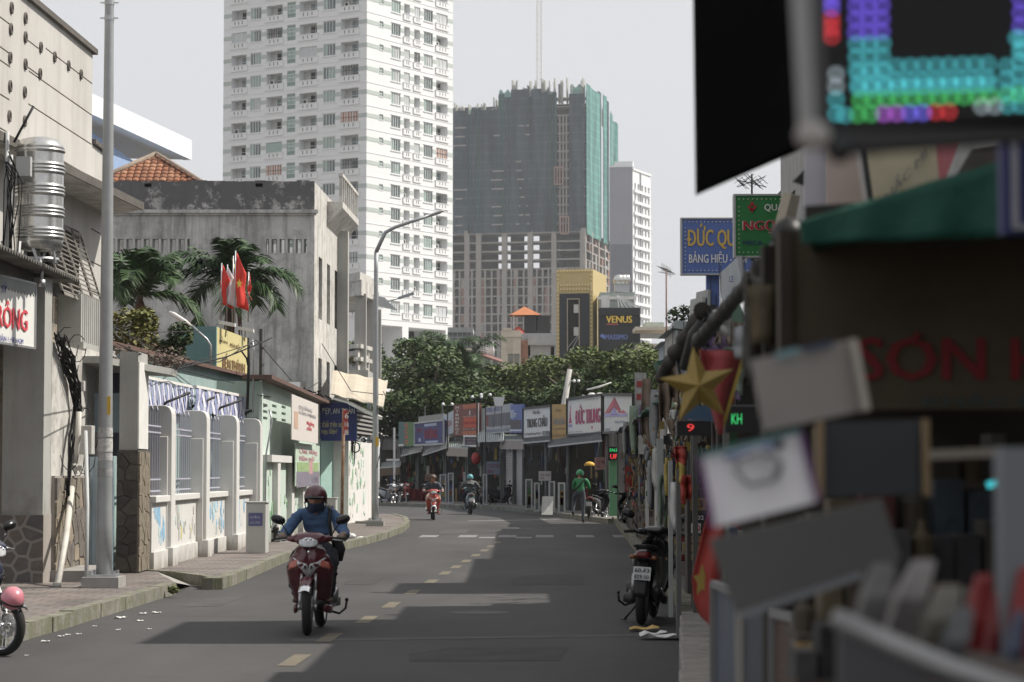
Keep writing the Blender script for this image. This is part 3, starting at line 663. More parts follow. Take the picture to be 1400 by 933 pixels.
gtip = MB().use(LILAC, True); gtip.lathe((0,0,0), [(.012,0),(.022,.04),(.002,.1)], 6); tme = gtip.mesh('finial')
for x, y0, y1, first in spans:
    mb = MB().use(WF); mb.box(x-.12, x+.10, y0, y1, .12, 1.18); mb.build('low_wall', None, FE)
    mb = MB().use(WF); mb.box(x-.16, x+.17, y0, y1, 1.18, 1.28); mb.build('sill', None, FE, bevel=.01)
    mb = MB().use(WF); mb.box(x+.10, x+.14, y0, y1, .12, .42); mb.build('plinth', None, FE)
    gr = thing('grille', None, None) if False else bpy.data.objects.new('grille', None); COL.objects.link(gr); gr.parent = FE
    ob = MB().use(LILAC)
    for z in (1.34, 1.52, 2.26, 2.36): ob.box(x-.012, x+.012, y0, y1, z, z+.025)
    ob.build('rail', None, gr)
    n = int((y1-y0)/.25)
    for k in range(n):
        yy = y0+(k+.5)*(y1-y0)/n; piece(gme, 'bar', gr, (x, yy, 1.28)); 
        if k % 2 == 0: piece(tme, 'finial', gr, (x, yy, 2.60-.0))
# painted murals on the low walls: real paint colours
def mural(fr, u0, u1, z0, z1, seed, cols, par, n=40):
    rr = random.Random(seed)
    for k in range(n):
        c = cols[rr.randrange(len(cols))]; mb = MB().use(c); u = rr.uniform(u0,u1); z = rr.uniform(z0,z1); r_ = rr.uniform(.03,.13)
        u = min(max(u, u0+r_), u1-r_); pts = []
        for i in range(9):
            a = 2*math.pi*i/9; q = r_*rr.uniform(.5,1.1); pts.append(fr.at(u+q*math.cos(a)*1.2, 0, min(max(z+q*1.7*math.sin(a),z0),z1)))
        mb.prism(pts, fr.n*(.002+.0004*k)); 
        yield mb
MC = {k: mat('mural_'+k, c, .8, var=.3, scale=14, spots=.45, streak_col=(.62,.61,.57)) for k, c in dict(blue=(.22,.42,.6), pale=(.45,.58,.62), yellow=(.55,.52,.2), green=(.24,.42,.25), grey=(.4,.4,.37), pink=(.5,.33,.3), lilac=(.38,.38,.58), mint=(.35,.6,.48)).items()}
def paint(name, fr, u0, u1, z0, z1, seed, ks, par, n):
    big = MB()
    for mb in mural(fr, u0, u1, z0, z1, seed, [MC[k] for k in ks], par, n):
        for q in mb.mats: big.use(q)
        big.add(mb.v, mb.f)
    o = big.build(name, None, par); o['kind'] = 'stuff'; return o
for (x, y0, y1, f_), ks, sd_, n in zip(spans, (('blue','pale'),('grey','yellow','pale','grey'),('blue','blue','pale','grey'),('lilac','pale','blue')), (1,2,3,4), (12,22,24,12)):
    f5 = Fr((x+.10, y0), (x+.10, y1)); paint('mural', f5, .15, f5.w-.15, .5, 1.1, sd_, ks, FE, n)
# ---- school-like house behind the fence, striped awnings
TEAL = mat('teal_wall', (.30,.40,.385), .85, splash=.8, var=.1, scale=1, streak=.35, streak_col=(.16,.2,.19))
MINT = mat('mint_wall', (.50,.585,.53), .85, splash=.6, var=.06, scale=1, streak=.22, streak_col=(.33,.42,.36))
SW = thing('teal_house', 'low teal walled house behind the white fence with a rusty eave', 'building')
f6 = Fr((-6.75,37.2),(-5.75,55)); zt = 3.72
mb = MB().use(TEAL); facade(f6, .1, zt, [], .2, mb); mb.box(-11,-6.75,37.2,37.3,.1,zt); mb.build('wall', None, SW)
RUST = mat('rusty_eave', (.13,.075,.06), .8, var=.3, scale=5)
mb = MB().use(RUST); mb.obox(f6.at(-.5,.0,zt), f6.u*(f6.w+.4), f6.n*.16, V((0,0,.07))); mb.obox(f6.at(-.5,0.005,zt+.05), f6.u*(f6.w+.4), f6.n*-4.5, V((0,0,.9))-V((0,0,.86))); mb.build('roof', None, SW)
AWB = mat('awning_white', (.62,.62,.70), .7, var=.08); AWL = mat('awning_lilac', (.25,.27,.44), .7, var=.1)
def striped_awning(x0, x1, yt, yb, Yp, lab):
    o = thing('striped_awning', lab, 'awning', 'lilac and white striped awnings behind the white fence')
    mb = MB(); a, b = P(x0, yt, Yp[0]), P(x1, yt+ (x1-x0)*.2, Yp[1]); hgt = (yb-yt)/3200*Yp[0]*1.05; n = int((b-a).length/.17)
    for k in range(n):
        p, q = a.lerp(b, k/n), a.lerp(b, (k+1)/n); mb.use(AWB if k % 2 else AWL)
        f = lambda u, v, p=p, q=q, k=k: tuple(p.lerp(q, u)+V((.02*math.sin(v*5+k*1.3), 0, -hgt*v-.03*math.sin(math.pi*u)*v)))
        mb.grid(f, 2, 4, .006)
    mb.build('canvas', None, o)
    mb = MB().use(WHITE); mb.bar(a+V((0,0,.02)), b+V((0,0,.02)), .05); mb.build('batten', None, o)
    for t in (.42, .95):
        m2 = MB().use(CABLE, True); q = a.lerp(b, t); m2.tube([q+V((-.3,0,-hgt-.2)), q+V((.05,.0,-hgt*.7)), q+V((.42,.3,-hgt*.35))], .025, 6); m2.build('arm', None, o)
striped_awning(190, 264, 516, 556, (38.6, 45.5), 'nearer lilac and white striped awning behind the fence fins')
striped_awning(267, 338, 530, 560, (44.6, 48.6), 'farther lilac and white striped awning drooping at its right end')
# ---- mint house with posters
MH = thing('mint_house', 'bright mint green house wall with a rusty eave beyond the white fence', 'building')
m0, m1 = G(354,744.5,.15), G(437,717,.15); f7 = Fr(m0, m1); zt7 = P(354,524,m0.y).z; zt8 = P(437,545,m1.y).z
lo = []
for r_ in range(3):
    for k in range(3):
        u, z = f7.px(359+k*13, 553+r_*9+k*1.5); lo.append((u, u+1.1, z-.03, z+.03, .1))
mb = MB().use(MINT); facade(f7, .12, 3.55, lo, .1, mb, back=DARK); mb.obox(f7.at(0,0,.12), f7.n*-4, f7.u*.05, V((0,0,3.4))); mb.build('wall', None, MH)
mb = MB().use(RUST); f7.box(mb, -.6, f7.w+1.5, -.3, .3, 3.55, 3.63); mb.build('eave', None, MH)
mb = MB().use(MINT); f7.box(mb, -.15, .12, .0, .06, .12, 3.54); mb.build('corner_strip', None, MH)
# low panelled wall in front
mb = MB().use(WF); 
for px in (368, 388, 404):
    u, _ = f7.px(px); f7.box(mb, u-.35, u+.35, .0, .22, .12, 1.95)
f7.box(mb, 0.2, f7.px(404)[0]+.35, .0, .24, 1.85, 2.0); mb.build('pilaster', None, MH)
mb = MB().use(MINT); f7.box(mb, 0.2, f7.px(404)[0], .02, .1, .12, 1.85); mb.build('low_wall', None, MH)
fm = Fr(f7.at(0,.1,0), f7.at(f7.w,.1,0)); paint('mural', fm, .8, f7.px(404)[0]-.4, .3, 1.7, 8, ('green','mint','green','grey'), MH, 46)
# teal cross wall facing the camera with the long blue banner
f8 = Fr(m1+V((0,0.02,0)), (P(476,640,68.6).x, 68.6)); 
TW = thing('teal_cross_wall', 'teal green cross wall facing the camera behind the blue banner', 'wall')
mb = MB().use(TEAL); f8.box(mb, -.5, f8.w, -.25, 0, .1, P(455,548,68.6).z); mb.build('masonry', None, TW)
mb = MB().use(mat('teal_tile', (.33,.49,.44), .6, var=.1)); f8.box(mb, -.0, f8.w, 0, .03, .1, P(455,602,68.6).z)
tw = mb.build('tiling', None, TW)
def poster(name, label, cat, fr, px0, px1, py0, py1, m, d=.05, th=.02, frame=None, kindg=None):
    """a flat board on a wall plane; its corners from the photo's upper left and lower left"""
    fr = Fr(fr.at(0,d,0), fr.at(fr.w,d,0)); d = 0; o = thing(name, label, cat, kindg); u0, z1 = fr.px(px0, py0); _, z0 = fr.px(px0, py1); u1, _ = fr.px(px1, py0)
    mb = MB().use(m); fr.box(mb, u0, u1, d, d+th, z0, z1); mb.build('panel', None, o)
    if frame:
        mb = MB().use(frame); t = .03
        fr.box(mb, u0-t, u0, d-.01, d+th+.01, z0-t, z1+t); fr.box(mb, u1, u1+t, d-.01, d+th+.01, z0-t, z1+t); fr.box(mb, u0, u1, d-.01, d+th+.01, z0-t, z0); fr.box(mb, u0, u1, d-.01, d+th+.01, z1, z1+t); mb.build('frame', None, o)
    return o, fr
bf = Fr((P(432,600,66.5).x, 66.5), (P(488,600,66.5).x, 66.5))
BB, q = poster('banner', 'dark blue banner with white and yellow slogan facing the street', 'banner', bf, 428, 488, 551, 603, mat('banner_blue', (.035,.05,.20), .5, var=.05), 0, .03)
WL = mat('white_letter', (.75,.75,.73), .5, var=.04); YL = mat('yellow_letter', (.72,.66,.30), .5, var=.04)
place_text(bf, 'SẠCH, ĐẸP, AN TOÀN', 420, 556.5, 485, 568, WL, BB, .034, .02)
place_text(bf, 'Rác thải trên xe rác', 431, 575, 477, 584.5, YL, BB, .034, .01)
place_text(bf, 'hẹp điện!', 440, 586, 461, 595.5, YL, BB, .034, .01)
# posters on the mint wall
PP = mat('faded_poster', (.62,.58,.54), .6, var=.08, scale=6)
PW, f7p = poster('poster', 'faded white notice board with red print on the mint wall', 'poster', f7, 398, 434, 539, 601, PP, .45)
place_text(f7p, 'ĐƯỜNG\nVĂN MINH', 407, 552, 430, 566, mat('faded_grey', (.38,.36,.38), .6), PW, .025)
place_text(f7p, 'Ngừng\nchất', 418, 575, 428, 588, REDL, PW, .025, .03)
mb = MB().use(mat('faded_orange', (.55,.38,.28), .6, var=.3, scale=20))
u0, z1 = f7p.px(401, 562); u1, z0 = f7p.px(406, 587); f7p.box(mb, u0, u1, .02, .026, z0, z1); mb.build('print', None, PW)
PC, f7q = poster('poster', 'colourful hanging poster of a figure and fruit on the mint wall', 'poster', f7, 403, 436, 605, 665, mat('pale_green_print', (.50,.60,.50), .6, var=.3, scale=4), .30)
place_text(f7q, 'Chúc mừng\nNăm mới', 408, 612, 432, 630, mat('pink_print', (.6,.28,.33), .6), PC, .025)
for (xa,ya,xb,yb,c_,n_) in ((404,645,435,664,(.22,.2,.25),'dark_print'),(410,647,420,658,(.6,.1,.08),'red_print'),(421,630,426,648,(.5,.3,.3),'figure_print'),(405,632,434,645,(.3,.42,.2),'grass_print'),(424,652,433,660,(.65,.6,.5),'pale_print')):
    u0, z1 = f7q.px(xa, ya); u1, z0 = f7q.px(xb, yb); mb = MB().use(mat(n_, c_, .6, var=.4, scale=9)); k = .022+.002*len(n_)/3; f7q.box(mb, u0, u1, .02, k, z0, z1); mb.build('print', None, PC)
# ---- small white house with graffiti, tan canopy
g0, g1 = G(476,716,.15), G(512,709,.15)
f9 = Fr(g0, g1); WH = thing('white_lean_to', 'small white shed with green painted marks below the tan canopy', 'building')
mb = MB().use(WHITE); facade(f9, .1, P(476,603,g0.y).z, [], .2, mb); mb.obox(f9.at(0,-3,.1), f9.n*3, f9.u*.05, V((0,0,2.7))); mb.build('wall', None, WH)
paint('mural', f9, .1, f9.w*.6, .3, 2.5, 13, ('green','mint','grey','green'), WH, 50)
mb = MB().use(mat('rose_post', (.45,.28,.26), .8)); f9.box(mb, f9.w-.9, f9.w-.4, .0, .12, .1, 2.7); mb.build('post', None, WH)
mb = MB().use(DARK); u0, z1 = f9.px(477, 572); f9.box(mb, 0, f9.w, -.3, -.1, 2.75, 3.6); mb.build('loft', None, WH)
for k in range(6):
    mb = MB().use(mat('loft_slat', (.28,.27,.26), .8)); f9.box(mb, 0, f9.w, -.1, -.06, 2.78+k*.13, 2.84+k*.13); mb.build('slat', None, WH)
CN = MB().use(mat('tan_canopy', (.46,.41,.33), .85, var=.12, scale=1.2, streak=.2, streak_col=(.3,.27,.22)))
a, b, c_, d_ = P(455,508,74), P(530,522,74), P(524,557,64), P(452,540,66)
CN.grid(lambda u, v: tuple(a.lerp(b,u).lerp(d_.lerp(c_,u), v)+V((0,0,.02*math.sin(u*18)))), 14, 6, .03)
o = tag(CN.build('tan_canopy', None), 'tan corrugated canopy sloping over the pavement behind the second lamp post', 'canopy')
mb = MB().use(WHITE); mb.bar(P(478,551,65.5), P(521,572,64.5), .09); mb.bar(P(456,545,66), P(478,551,65.5), .06); mb.build('fascia', None, o)
# ---- road-side things on the left pavement
def lamp_post(base, ht, r0, r1, name, label, arm=None, group=None):
    o = thing(name, label, 'lamp post', group)
    mb = MB().use(CONC); mb.box(base.x-.24, base.x+.24, base.y-.3, base.y+.3, .13, .29); mb.build('footing', None, o)
    mb = MB().use(STEEL); mb.box(base.x-.19, base.x+.19, base.y-.19, base.y+.19, .29, .32)
    for sx in (-.15,.15):
        for sy in (-.15,.15): mb.lathe((base.x+sx,base.y+sy,.32), [(.025,0),(.025,.05)], 8)
    mb.build('base_plate', None, o)
    mb = MB().use(POLEM, True); n = 14; pts = [(base.x, base.y, lerp(.31, ht, i/n)) for i in range(n+1)]; mb.tube(pts, [lerp(r0, r1, i/n) for i in range(n+1)], 16); mb.build('pole', None, o)
    return o
POLEM = mat('grey_pole_paint', (.34,.355,.36), .5, metal=.35, var=.12, scale=3, streak=.25, streak_col=(.2,.2,.2))
b1 = G(142, 803, .15)
LP = lamp_post(b1, 9.6, .105, .05, 'lamp_post', 'tall grey lamp post on a concrete block at the left kerb')
for z in (P(146,25,b1.y).z, P(146,4,b1.y).z):
    mb = MB().use(STEEL); mb.lathe((b1.x,b1.y,z-.03), [(.066,0),(.066,.06)], 14); mb.bar((b1.x-.12,b1.y,z), (b1.x+.12,b1.y,z), .015); mb.build('band', None, LP)
mb = MB().use(mat('yellow_sticker', (.6,.38,.05), .6)); z = P(150,555,b1.y).z; mb.box(b1.x+.035, b1.x+.08, b1.y-.098, b1.y-.09, z-.12, z+.12); mb.build('sticker', None, LP)
for k, (ya, yb, c_) in enumerate(((585,598,(.42,.42,.41)),(600,618,(.5,.5,.48)),(620,630,(.43,.42,.42)),(640,652,(.30,.3,.3)))):
    za, zb = P(145,ya,b1.y).z, P(145,yb,b1.y).z; mb = MB().use(mat('stuck_notice_%s' % 'abcd'[k], c_, .8, var=.4, scale=25), True); mb.lathe((b1.x,b1.y,0), [(.1,zb),(.098,za)], 16, cap=False); mb.build('notice', None, LP)
b2 = G(513, 719.5, .15)
L2 = lamp_post(b2, P(519,345,b2.y).z, .095, .055, 'lamp_post', 'second grey lamp post with a long curved arm by the tan canopy')
ht = P(519,345,b2.y).z
arm = [V((b2.x,b2.y,ht))]; 
for (x, y) in ((521,330),(527,318),(540,311),(560,304),(590,294)): arm.append(P(x+ (b2.x*0), y, b2.y-.1))
mb = MB().use(POLEM, True); mb.tube(arm, [.055,.055,.05,.048,.045,.04], 12); mb.build('arm', None, L2)
mb = MB().use(POLEM, True); a, b = P(585,296,b2.y-.1), P(608,288,b2.y-.1); mb.loft([(a.lerp(b,t), V((0,.1*w_,0)), V((0,0,.045*w_)), .7) for t, w_ in ((0,.5),(.2,1),(.7,1),(1,.4))], 10); mb.build('lamp_head', None, L2)
mb = MB().use(mat('yellow_sticker', (.6,.38,.05), .6)); z = P(517,603,b2.y).z; mb.box(b2.x, b2.x+.1, b2.y-.1, b2.y-.085, z-.15, z+.1); mb.build('sticker', None, L2)
mb = MB().use(CONC); c = G(503,716,.15); mb.box(c.x-.35,c.x+.1,c.y-.2,c.y+.2,.14,.22); tag(mb.build('concrete_block', None), 'low concrete block beside the second lamp post', 'block')
# farther lamp with a straight arm
c = V((P(538,600,96).x, 96, .0)); o = thing('lamp_post', 'thin distant lamp arm reaching right behind the second lamp post', 'lamp post')
c = P(505, 430, 96); mb = MB().use(POLEM, True); mb.tube([(c.x,96,0),(c.x,96,P(505,440,96).z),tuple(P(510,424,96)),tuple(P(520,415,96)),tuple(P(545,408,96))], [.09,.06,.05,.045,.035], 8); mb.build('pole', None, o)
mb = MB().use(POLEM); mb.bar(P(545,408,96), P(566,401,96), .22, .1); mb.build('lamp_head', None, o)
# pale box cabinets
def cabinet(px, py, wpx, ytop, label):
    c = G(px, py, .15); c2 = G(px+wpx, py, .15); h = P(px, ytop, c.y).z; w_ = c2.x-c.x; o = thing('utility_cabinet', label, 'cabinet')
    mb = MB().use(mat('cabinet_grey', (.44,.44,.42), .6, var=.08, streak=.15, streak_col=(.3,.3,.28))); mb.box(c.x, c.x+w_, c.y, c.y+.55, .15, h); mb.build('body', None, o, bevel=.012)
    mb = MB().use(mat('label_blue', (.10,.11,.24), .5)); mb.box(c.x+w_*.13, c.x+w_*.84, c.y-.008, c.y-.001, h-.42, h-.18); pl = mb.build('label_plate', None, o)
    for k, s_ in enumerate(('ĐƯỜNG', 'SẠCH ĐẸP')): letters(s_, (c.x+w_*.22, c.y-.01, h-.28-k*.11), (1,0,0), (0,0,1), w_*.5, .05, mat('pale_letter', (.5,.5,.6), .6), pl, th=.001, bold=.01)
    mb = MB().use(mat('cabinet_grey', (.44,.44,.42), .6)); mb.box(c.x-.02, c.x+w_+.02, c.y-.02, c.y+.57, h, h+.025); mb.build('lid', None, o)
cabinet(336, 757, 27, 688, 'pale grey utility cabinet with a blue plate before the white fence')
cabinet(438, 727, 21, 682, 'second utility cabinet half hidden behind the near rider')
# rusty bus-stop post
c = G(467, 722, .15); o = thing('sign_post', 'rusty post with a small red plate before the blue banner', 'sign post')
mb = MB().use(mat('rusted_steel', (.26,.15,.09), .8, metal=.2, var=.4, scale=6, spots=.5, streak_col=(.4,.38,.35)), True); mb.tube([(c.x,c.y,.15),(P(470,560,c.y).x,c.y,P(470,560,c.y).z)], .045, 10); mb.build('post', None, o)
a, b = P(469.5,561,c.y-.1), P(476,594,c.y-.1); mb = MB().use(mat('red_plate', (.38,.05,.05), .5)); mb.box(a.x, b.x, c.y-.12, c.y-.1, b.z, a.z); pl = mb.build('plate', None, o)
for k, s_ in enumerate(('6', '16', '88')): letters(s_, (a.x+.04, c.y-.125, a.z-.22-k*.22), (1,0,0), (0,0,1), .1, .14, WL, pl, th=.001)
# black hydrant-like stub, weeds
c = G(377, 741, .15); mb = MB().use(BLACKP, True); mb.lathe(tuple(c), [(.09,0),(.09,.05),(.05,.07),(.05,.24),(.07,.26),(.07,.3),(.02,.36)], 12); mb.tube([c+V((-.09,0,.22)), c+V((.09,0,.22))], .03, 8); tag(mb.build('hydrant', None, smooth=True), 'small black hydrant on the pavement by the mint wall', 'hydrant')
rr = random.Random(5)
for x, y, s in ((237,812,.09),(283,755,.1),(76,795,.2),(94,788,.26),(306,751,.12)):
    c = G(x, y, .05); mb = MB().use(leaf_mat('weed_leaf', (.05,.08,.025), (.16,.17,.06))); leaf_cloud(mb, c+V((0,0,s*.6)), (s*.8,s*.8,s*.6), 160, .05, rr); tag(mb.build('weeds', None), None, None, None, 'stuff')
# ================================================================== OLD CONCRETE BUILDING, PALMS
CB = thing('old_concrete_building', 'old grey concrete building with a blackened parapet behind the palms', 'building')
CY_ = 70.0; xl, xr = P(128,300,CY_).x, P(430,300,CY_).x
fc = Fr((xl, CY_), (xr, CY_)); zt = P(300,249,CY_).z; zc = P(300,292,CY_).z; zr0, zr1 = P(300,346,CY_).z, P(300,327,CY_).z
z0r, z1r = P(300,533,CY_).z, P(300,522,CY_).z
ribs = []
ops = [(fc.px(x0)[0], fc.px(x1)[0], zr0, zr1, .22) for x0, x1 in ((150,258),(362,418))] + [(fc.px(370)[0], fc.px(418)[0], z0r-.1, z1r, .22)]
mb = MB().use(OLDC); facade(fc, 0, zc, ops, .22, mb); mb.box(xl, xr, CY_+.005, CY_+.3, 0, 0.5)
mb.build('wall', None, CB)
vh = [(fc.px(194)[0], fc.px(204)[0], P(0,256,CY_).z, P(0,251,CY_).z, .3), (fc.px(347)[0], fc.px(357)[0], P(0,256,CY_).z, P(0,251,CY_).z, .3)]
mb = MB().use(OLDD); facade(Fr((xl,CY_-.02),(xr,CY_-.02)), zc+.12, zt, vh, .25, mb, back=DARK); mb.box(xl, xr, CY_+.3, CY_+.35, zc, zt); mb.box(xl, xr, CY_-.02, CY_+.3, zt-.004, zt+.0); mb.build('parapet', None, CB)
mb = MB().use(OLDD)
rr = random.Random(2); x = xl
while x < xr:
    w_ = rr.uniform(.15,.6); mb.box(x, min(x+w_,xr), CY_-.02, CY_+.3, zt, zt+rr.uniform(.01,.05)); x += w_
mb.build('coping', None, CB)
mb = MB().use(OLDC); mb.box(xl, xr+.12, CY_-.16, CY_, zc+.0, zc+.1); mb.box(xl, xr+.06, CY_-.08, CY_, zc-.06, zc-.003); mb.build('cornice', None, CB)
fin = MB().use(OLDC); fin.prism([(-.08,-.2,0),(.08,-.2,0),(.03,.02,0),(-.03,.02,0)], (0,0,zr1-zr0)); fme = fin.mesh('fin')
for x0, x1, zz in ((150,258,zr0),(362,418,zr0),(370,418,z0r-.1)):
    ua, ub = fc.px(x0)[0], fc.px(x1)[0]; n = int((ub-ua)/.24)
    for k in range(n): piece(fme, 'fin', CB, (xl+ua+(k+.5)*(ub-ua)/n, CY_+.0+.2-.2, zz), scale=(1,-1,1 if zz == zr0 else .42))
# street face
fs = Fr((xr, CY_), (xr+.25, 79.5)); mb = MB().use(CREAM2)
wo = [(1.2+k*2.4, 2.2+k*2.4, z, z+1.9, .25) for k in range(3) for z in (3.2, 6.3)]
facade(fs, 0, zc, wo, .25, mb, back=DARK); mb.obox(fs.at(0,0,zc), fs.u*fs.w, fs.n*-.3, V((0,0,zt-zc))); mb.build('side_wall', None, CB)
for (a, b, z0_, z1_, d) in wo:
    mb = MB().use(mat('grey_frame', (.4,.42,.4), .5)); fs.box(mb, a, b, -.2, -.17, z0_, z0_+.05); fs.box(mb, a, b, -.2, -.17, z1_-.05, z1_); fs.box(mb, (a+b)/2-.03, (a+b)/2+.03, -.2, -.17, z0_, z1_); mb.build('window', None, CB)
za = P(452,305,78).z; mb = MB().use(CREAM2)
mb.prism([fs.at(3.5,0,za-.55), fs.at(3.5,.5,za), fs.at(3.5,.5,za+.2), fs.at(3.5,0,za+.2)], fs.u*5.5); mb.build('balcony', None, CB)
mb = MB().use(CREAM2); 
for k in range(9): fs.box(mb, 3.6+k*.65, 3.7+k*.65, .38, .48, za+.2, za+1.0)
fs.box(mb, 3.5, 9, .36, .5, za+1.0, za+1.1); mb.build('railing', None, CB)
mb = MB().use(GREYR); fs.box(mb, 6.8, 7.2, .0, .35, 0, za-.4); mb.build('drain_shaft', None, CB)
# tiled hip roof and blue house behind
TILE = [mat('clay_tile_a', (.34,.15,.085), .85, var=.3, scale=3), mat('clay_tile_b', (.27,.125,.075), .85, var=.3, scale=3), mat('clay_tile_c', (.40,.20,.12), .85, var=.3, scale=3)]
HR = thing('tiled_roof_house', 'house with a hipped roof of orange clay tiles showing above the parapet', 'building')
ap = P(213,213,80); ze = P(213,250,78).z-.3; hw = 2.2
cs = [V((ap.x-hw-.2, 78, ze)), V((ap.x+hw+.1, 78, ze)), V((ap.x+hw+.1, 82.4, ze)), V((ap.x-hw-.2, 82.4, ze))]
mb = MB().use(TILE[1]); ap2 = ap+V((0,.2,-.03)); mb.add([tuple(c-V((0,0,.04))) for c in cs]+[tuple(ap2)], [(0,1,4),(1,2,4),(2,3,4),(3,0,4)]); mb.build('roof_deck', None, HR)
mb = MB().use(CREAM2); mb.box(cs[0].x+.4, cs[1].x-.4, 78.4, 82, 0, ze); mb.build('wall', None, HR)
tl = MB().use(TILE[0], True); tl.grid(lambda u, v: ((u-.5)*.24, v*.34-.17, .035*math.sin(math.pi*u)+.03*(1-v)), 4, 1, .012)
tmes = []
for m in TILE:
    x_ = MB().use(m, True); x_.add(tl.v, tl.f); tmes.append(x_.mesh('tile'))
for fa, fb in ((0,1),(1,2)):
    a, b = cs[fa], cs[fb]; u = (b-a).normalized(); mid = (a+b)/2; up = (ap-mid); L_ = up.length; upn = up.normalized(); n_ = u.cross(upn).normalized(); wd = (b-a).length
    for r_ in range(int(L_/.24)):
        t = r_*.24/L_; half = wd/2*(1-t)-.08; k = -half
        while k < half:
            p = mid+upn*(r_*.24+.12)+u*k; M_ = Matrix((u, upn, n_)).transposed()
            piece(tmes[random.randrange(3)], 'tile', HR, p, M_.to_euler()); k += .23
mb = MB().use(mat('ridge_mortar', (.25,.2,.16), .9, var=.3), True)
for c in cs[:3]: mb.tube([c+V((0,0,.03)), c.lerp(ap,.5)+V((0,0,.06)), ap+V((0,0,.06))], .09, 8)
mb.build('ridge', None, HR)
BH = thing('blue_house', 'pale blue house with a broad white roof fascia behind the tiled roof', 'building')
Yb = 84.; A = P(112,150,Yb); B_ = P(262,205,Yb+24); fb = Fr(A, B_)
zb0, zb1 = P(112,163,Yb).z, P(112,136,Yb).z; 
sl = (P(262,218,Yb+24).z-zb0)/fb.w
mb = MB().use(mat('sky_white_fascia', (.72,.77,.80), .5, var=.05, streak=.1, streak_col=(.5,.55,.57)))
zz = [P(112,136,Yb).z, P(262,192,Yb+24).z, P(262,219,Yb+24).z, P(112,163,Yb).z]
mb.prism([fb.at(-6,0,zz[3]), fb.at(fb.w,0,zz[2]), fb.at(fb.w,0,zz[1]), fb.at(-6,0,zz[0])], fb.n*-.4)
mb.prism([fb.at(-6,-.4,zz[3]+.02), fb.at(fb.w,-.4,zz[2]+.02), fb.at(fb.w-.5,-3.2,zz[2]+.02), fb.at(-6,-3.2,zz[3]+.02)], (0,0,.2)); mb.build('fascia', None, BH)
fb2 = Fr(fb.at(-6,-.75,0), fb.at(fb.w-1.5,-.75,0)); mb = MB().use(mat('blue_wall', (.26,.36,.55), .8, var=.08, streak=.15, streak_col=(.2,.28,.42)))
wz0, wz1 = P(170,248,Yb+8).z, P(170,213,Yb+8).z; wo = []
for xa, xb in ((135,148),(161,188)): wo.append((fb2.px(xa)[0], fb2.px(xb)[0], wz0-2, wz1-.6*(xa>150), .3))
facade(fb2, 0, zz[3]+.3, wo, .3, mb, back=glass_mat('dim_glass', (.25,.3,.33))); mb.build('wall', None, BH)
for w_ in wo:
    m2 = MB().use(WHITE); a, b, z0_, z1_ = w_[:4]
    for q in range(4): fb2.box(m2, a+(b-a)*q/3-.05, a+(b-a)*q/3+.05, -.2, -.1, z0_, z1_)
    for z in (z1_-.1, (z0_+z1_)/2, z1_-.9): fb2.box(m2, a, b, -.2, -.11, z, z+.1)
    m2.build('window', None, BH)
# ---- building with curved balcony beyond
DB = thing('balcony_house', 'weathered house with columns and a polygonal balcony roof beyond the concrete building', 'building')
Yd = 82.; cx_ = P(470,400,Yd).x
def pxz(y, Y=Yd): return P(470,y,Y).z
def poly_balc(z, h, m, nm, grow=0, deep=1.0):
    pts = [P(448,400,Yd+2)+V((0,0,0)), P(492+grow,400,Yd-.5), P(507+grow,400,Yd+1.6), P(515+grow,400,Yd+8), P(448,400,Yd+9)]
    mb = MB().use(m); mb.prism([(p.x,p.y,z) for p in pts], (0,0,h)); return mb.build(nm, None, DB)
poly_balc(pxz(405), .55, CREAM2, 'balcony_roof', 2); poly_balc(pxz(385), .3, CREAM2, 'roof_parapet', 0)
poly_balc(pxz(515), .9, CREAM2, 'balcony', -2); 
for x, y in ((493,Yd+.0),(507,Yd+2.2),(514,Yd+8)):
    p = P(x, 400, y); mb = MB().use(GREYR); mb.box(p.x-.2,p.x+.2,y-.1,y+.3,pxz(515),pxz(402)); mb.build('column', None, DB)
mb = MB().use(CREAM2); a, b = P(449,400,Yd+2), P(460,400,Yd+2); mb.box(a.x-1, b.x, Yd+2, Yd+3, 0, pxz(385)); c = P(515,400,Yd+9); mb.build('wall', None, DB)
mb = MB().use(DARK); mb.box(P(472,0,Yd+8).x, P(514,0,Yd+8).x, Yd+8, Yd+8.2, pxz(505), pxz(462)); mb.build('dark_opening', None, DB)
for k in range(2):
    mb = MB().use(CREAM2); z = pxz(492)+.0; a, b, c = P(452,0,Yd+1.6), P(492,0,Yd-.6), P(508,0,Yd+1.5)
    mb.bar((a.x,a.y,z+k*.45),(b.x,b.y,z+k*.45),.16,.14); mb.bar((b.x,b.y,z+k*.45),(c.x,c.y,z+k*.45),.16,.14); mb.build('railing', None, DB)
mb = MB().use(STEEL); 
for k in range(7): p = P(494+k*3, 0, Yd+2+k); mb.bar((p.x,p.y,pxz(395)),(p.x+.9,p.y+.2,pxz(402)),.05)
mb.bar(P(492,385,Yd+1), P(517,402,Yd+6), .08); mb.build('awning_frame', None, DB)
mb = MB().use(GREYR); q = P(470,512,Yd-3); mb.box(P(462,0,Yd-3).x, P(505,0,Yd-3).x, Yd-3, Yd, pxz(522,Yd-3)-.4, pxz(506,Yd-3)); mb.build('lower_roof', None, DB)
rr = random.Random(31); mb = MB().use(LEAF3); 
for k in range(4): leaf_cloud(mb, P(462+k*7, 494, Yd-.3), (.35,.2,.18), 60, .12, rr)
tag(mb.build('potted_plants', None), 'row of small green plants along the polygonal balcony', 'plants')
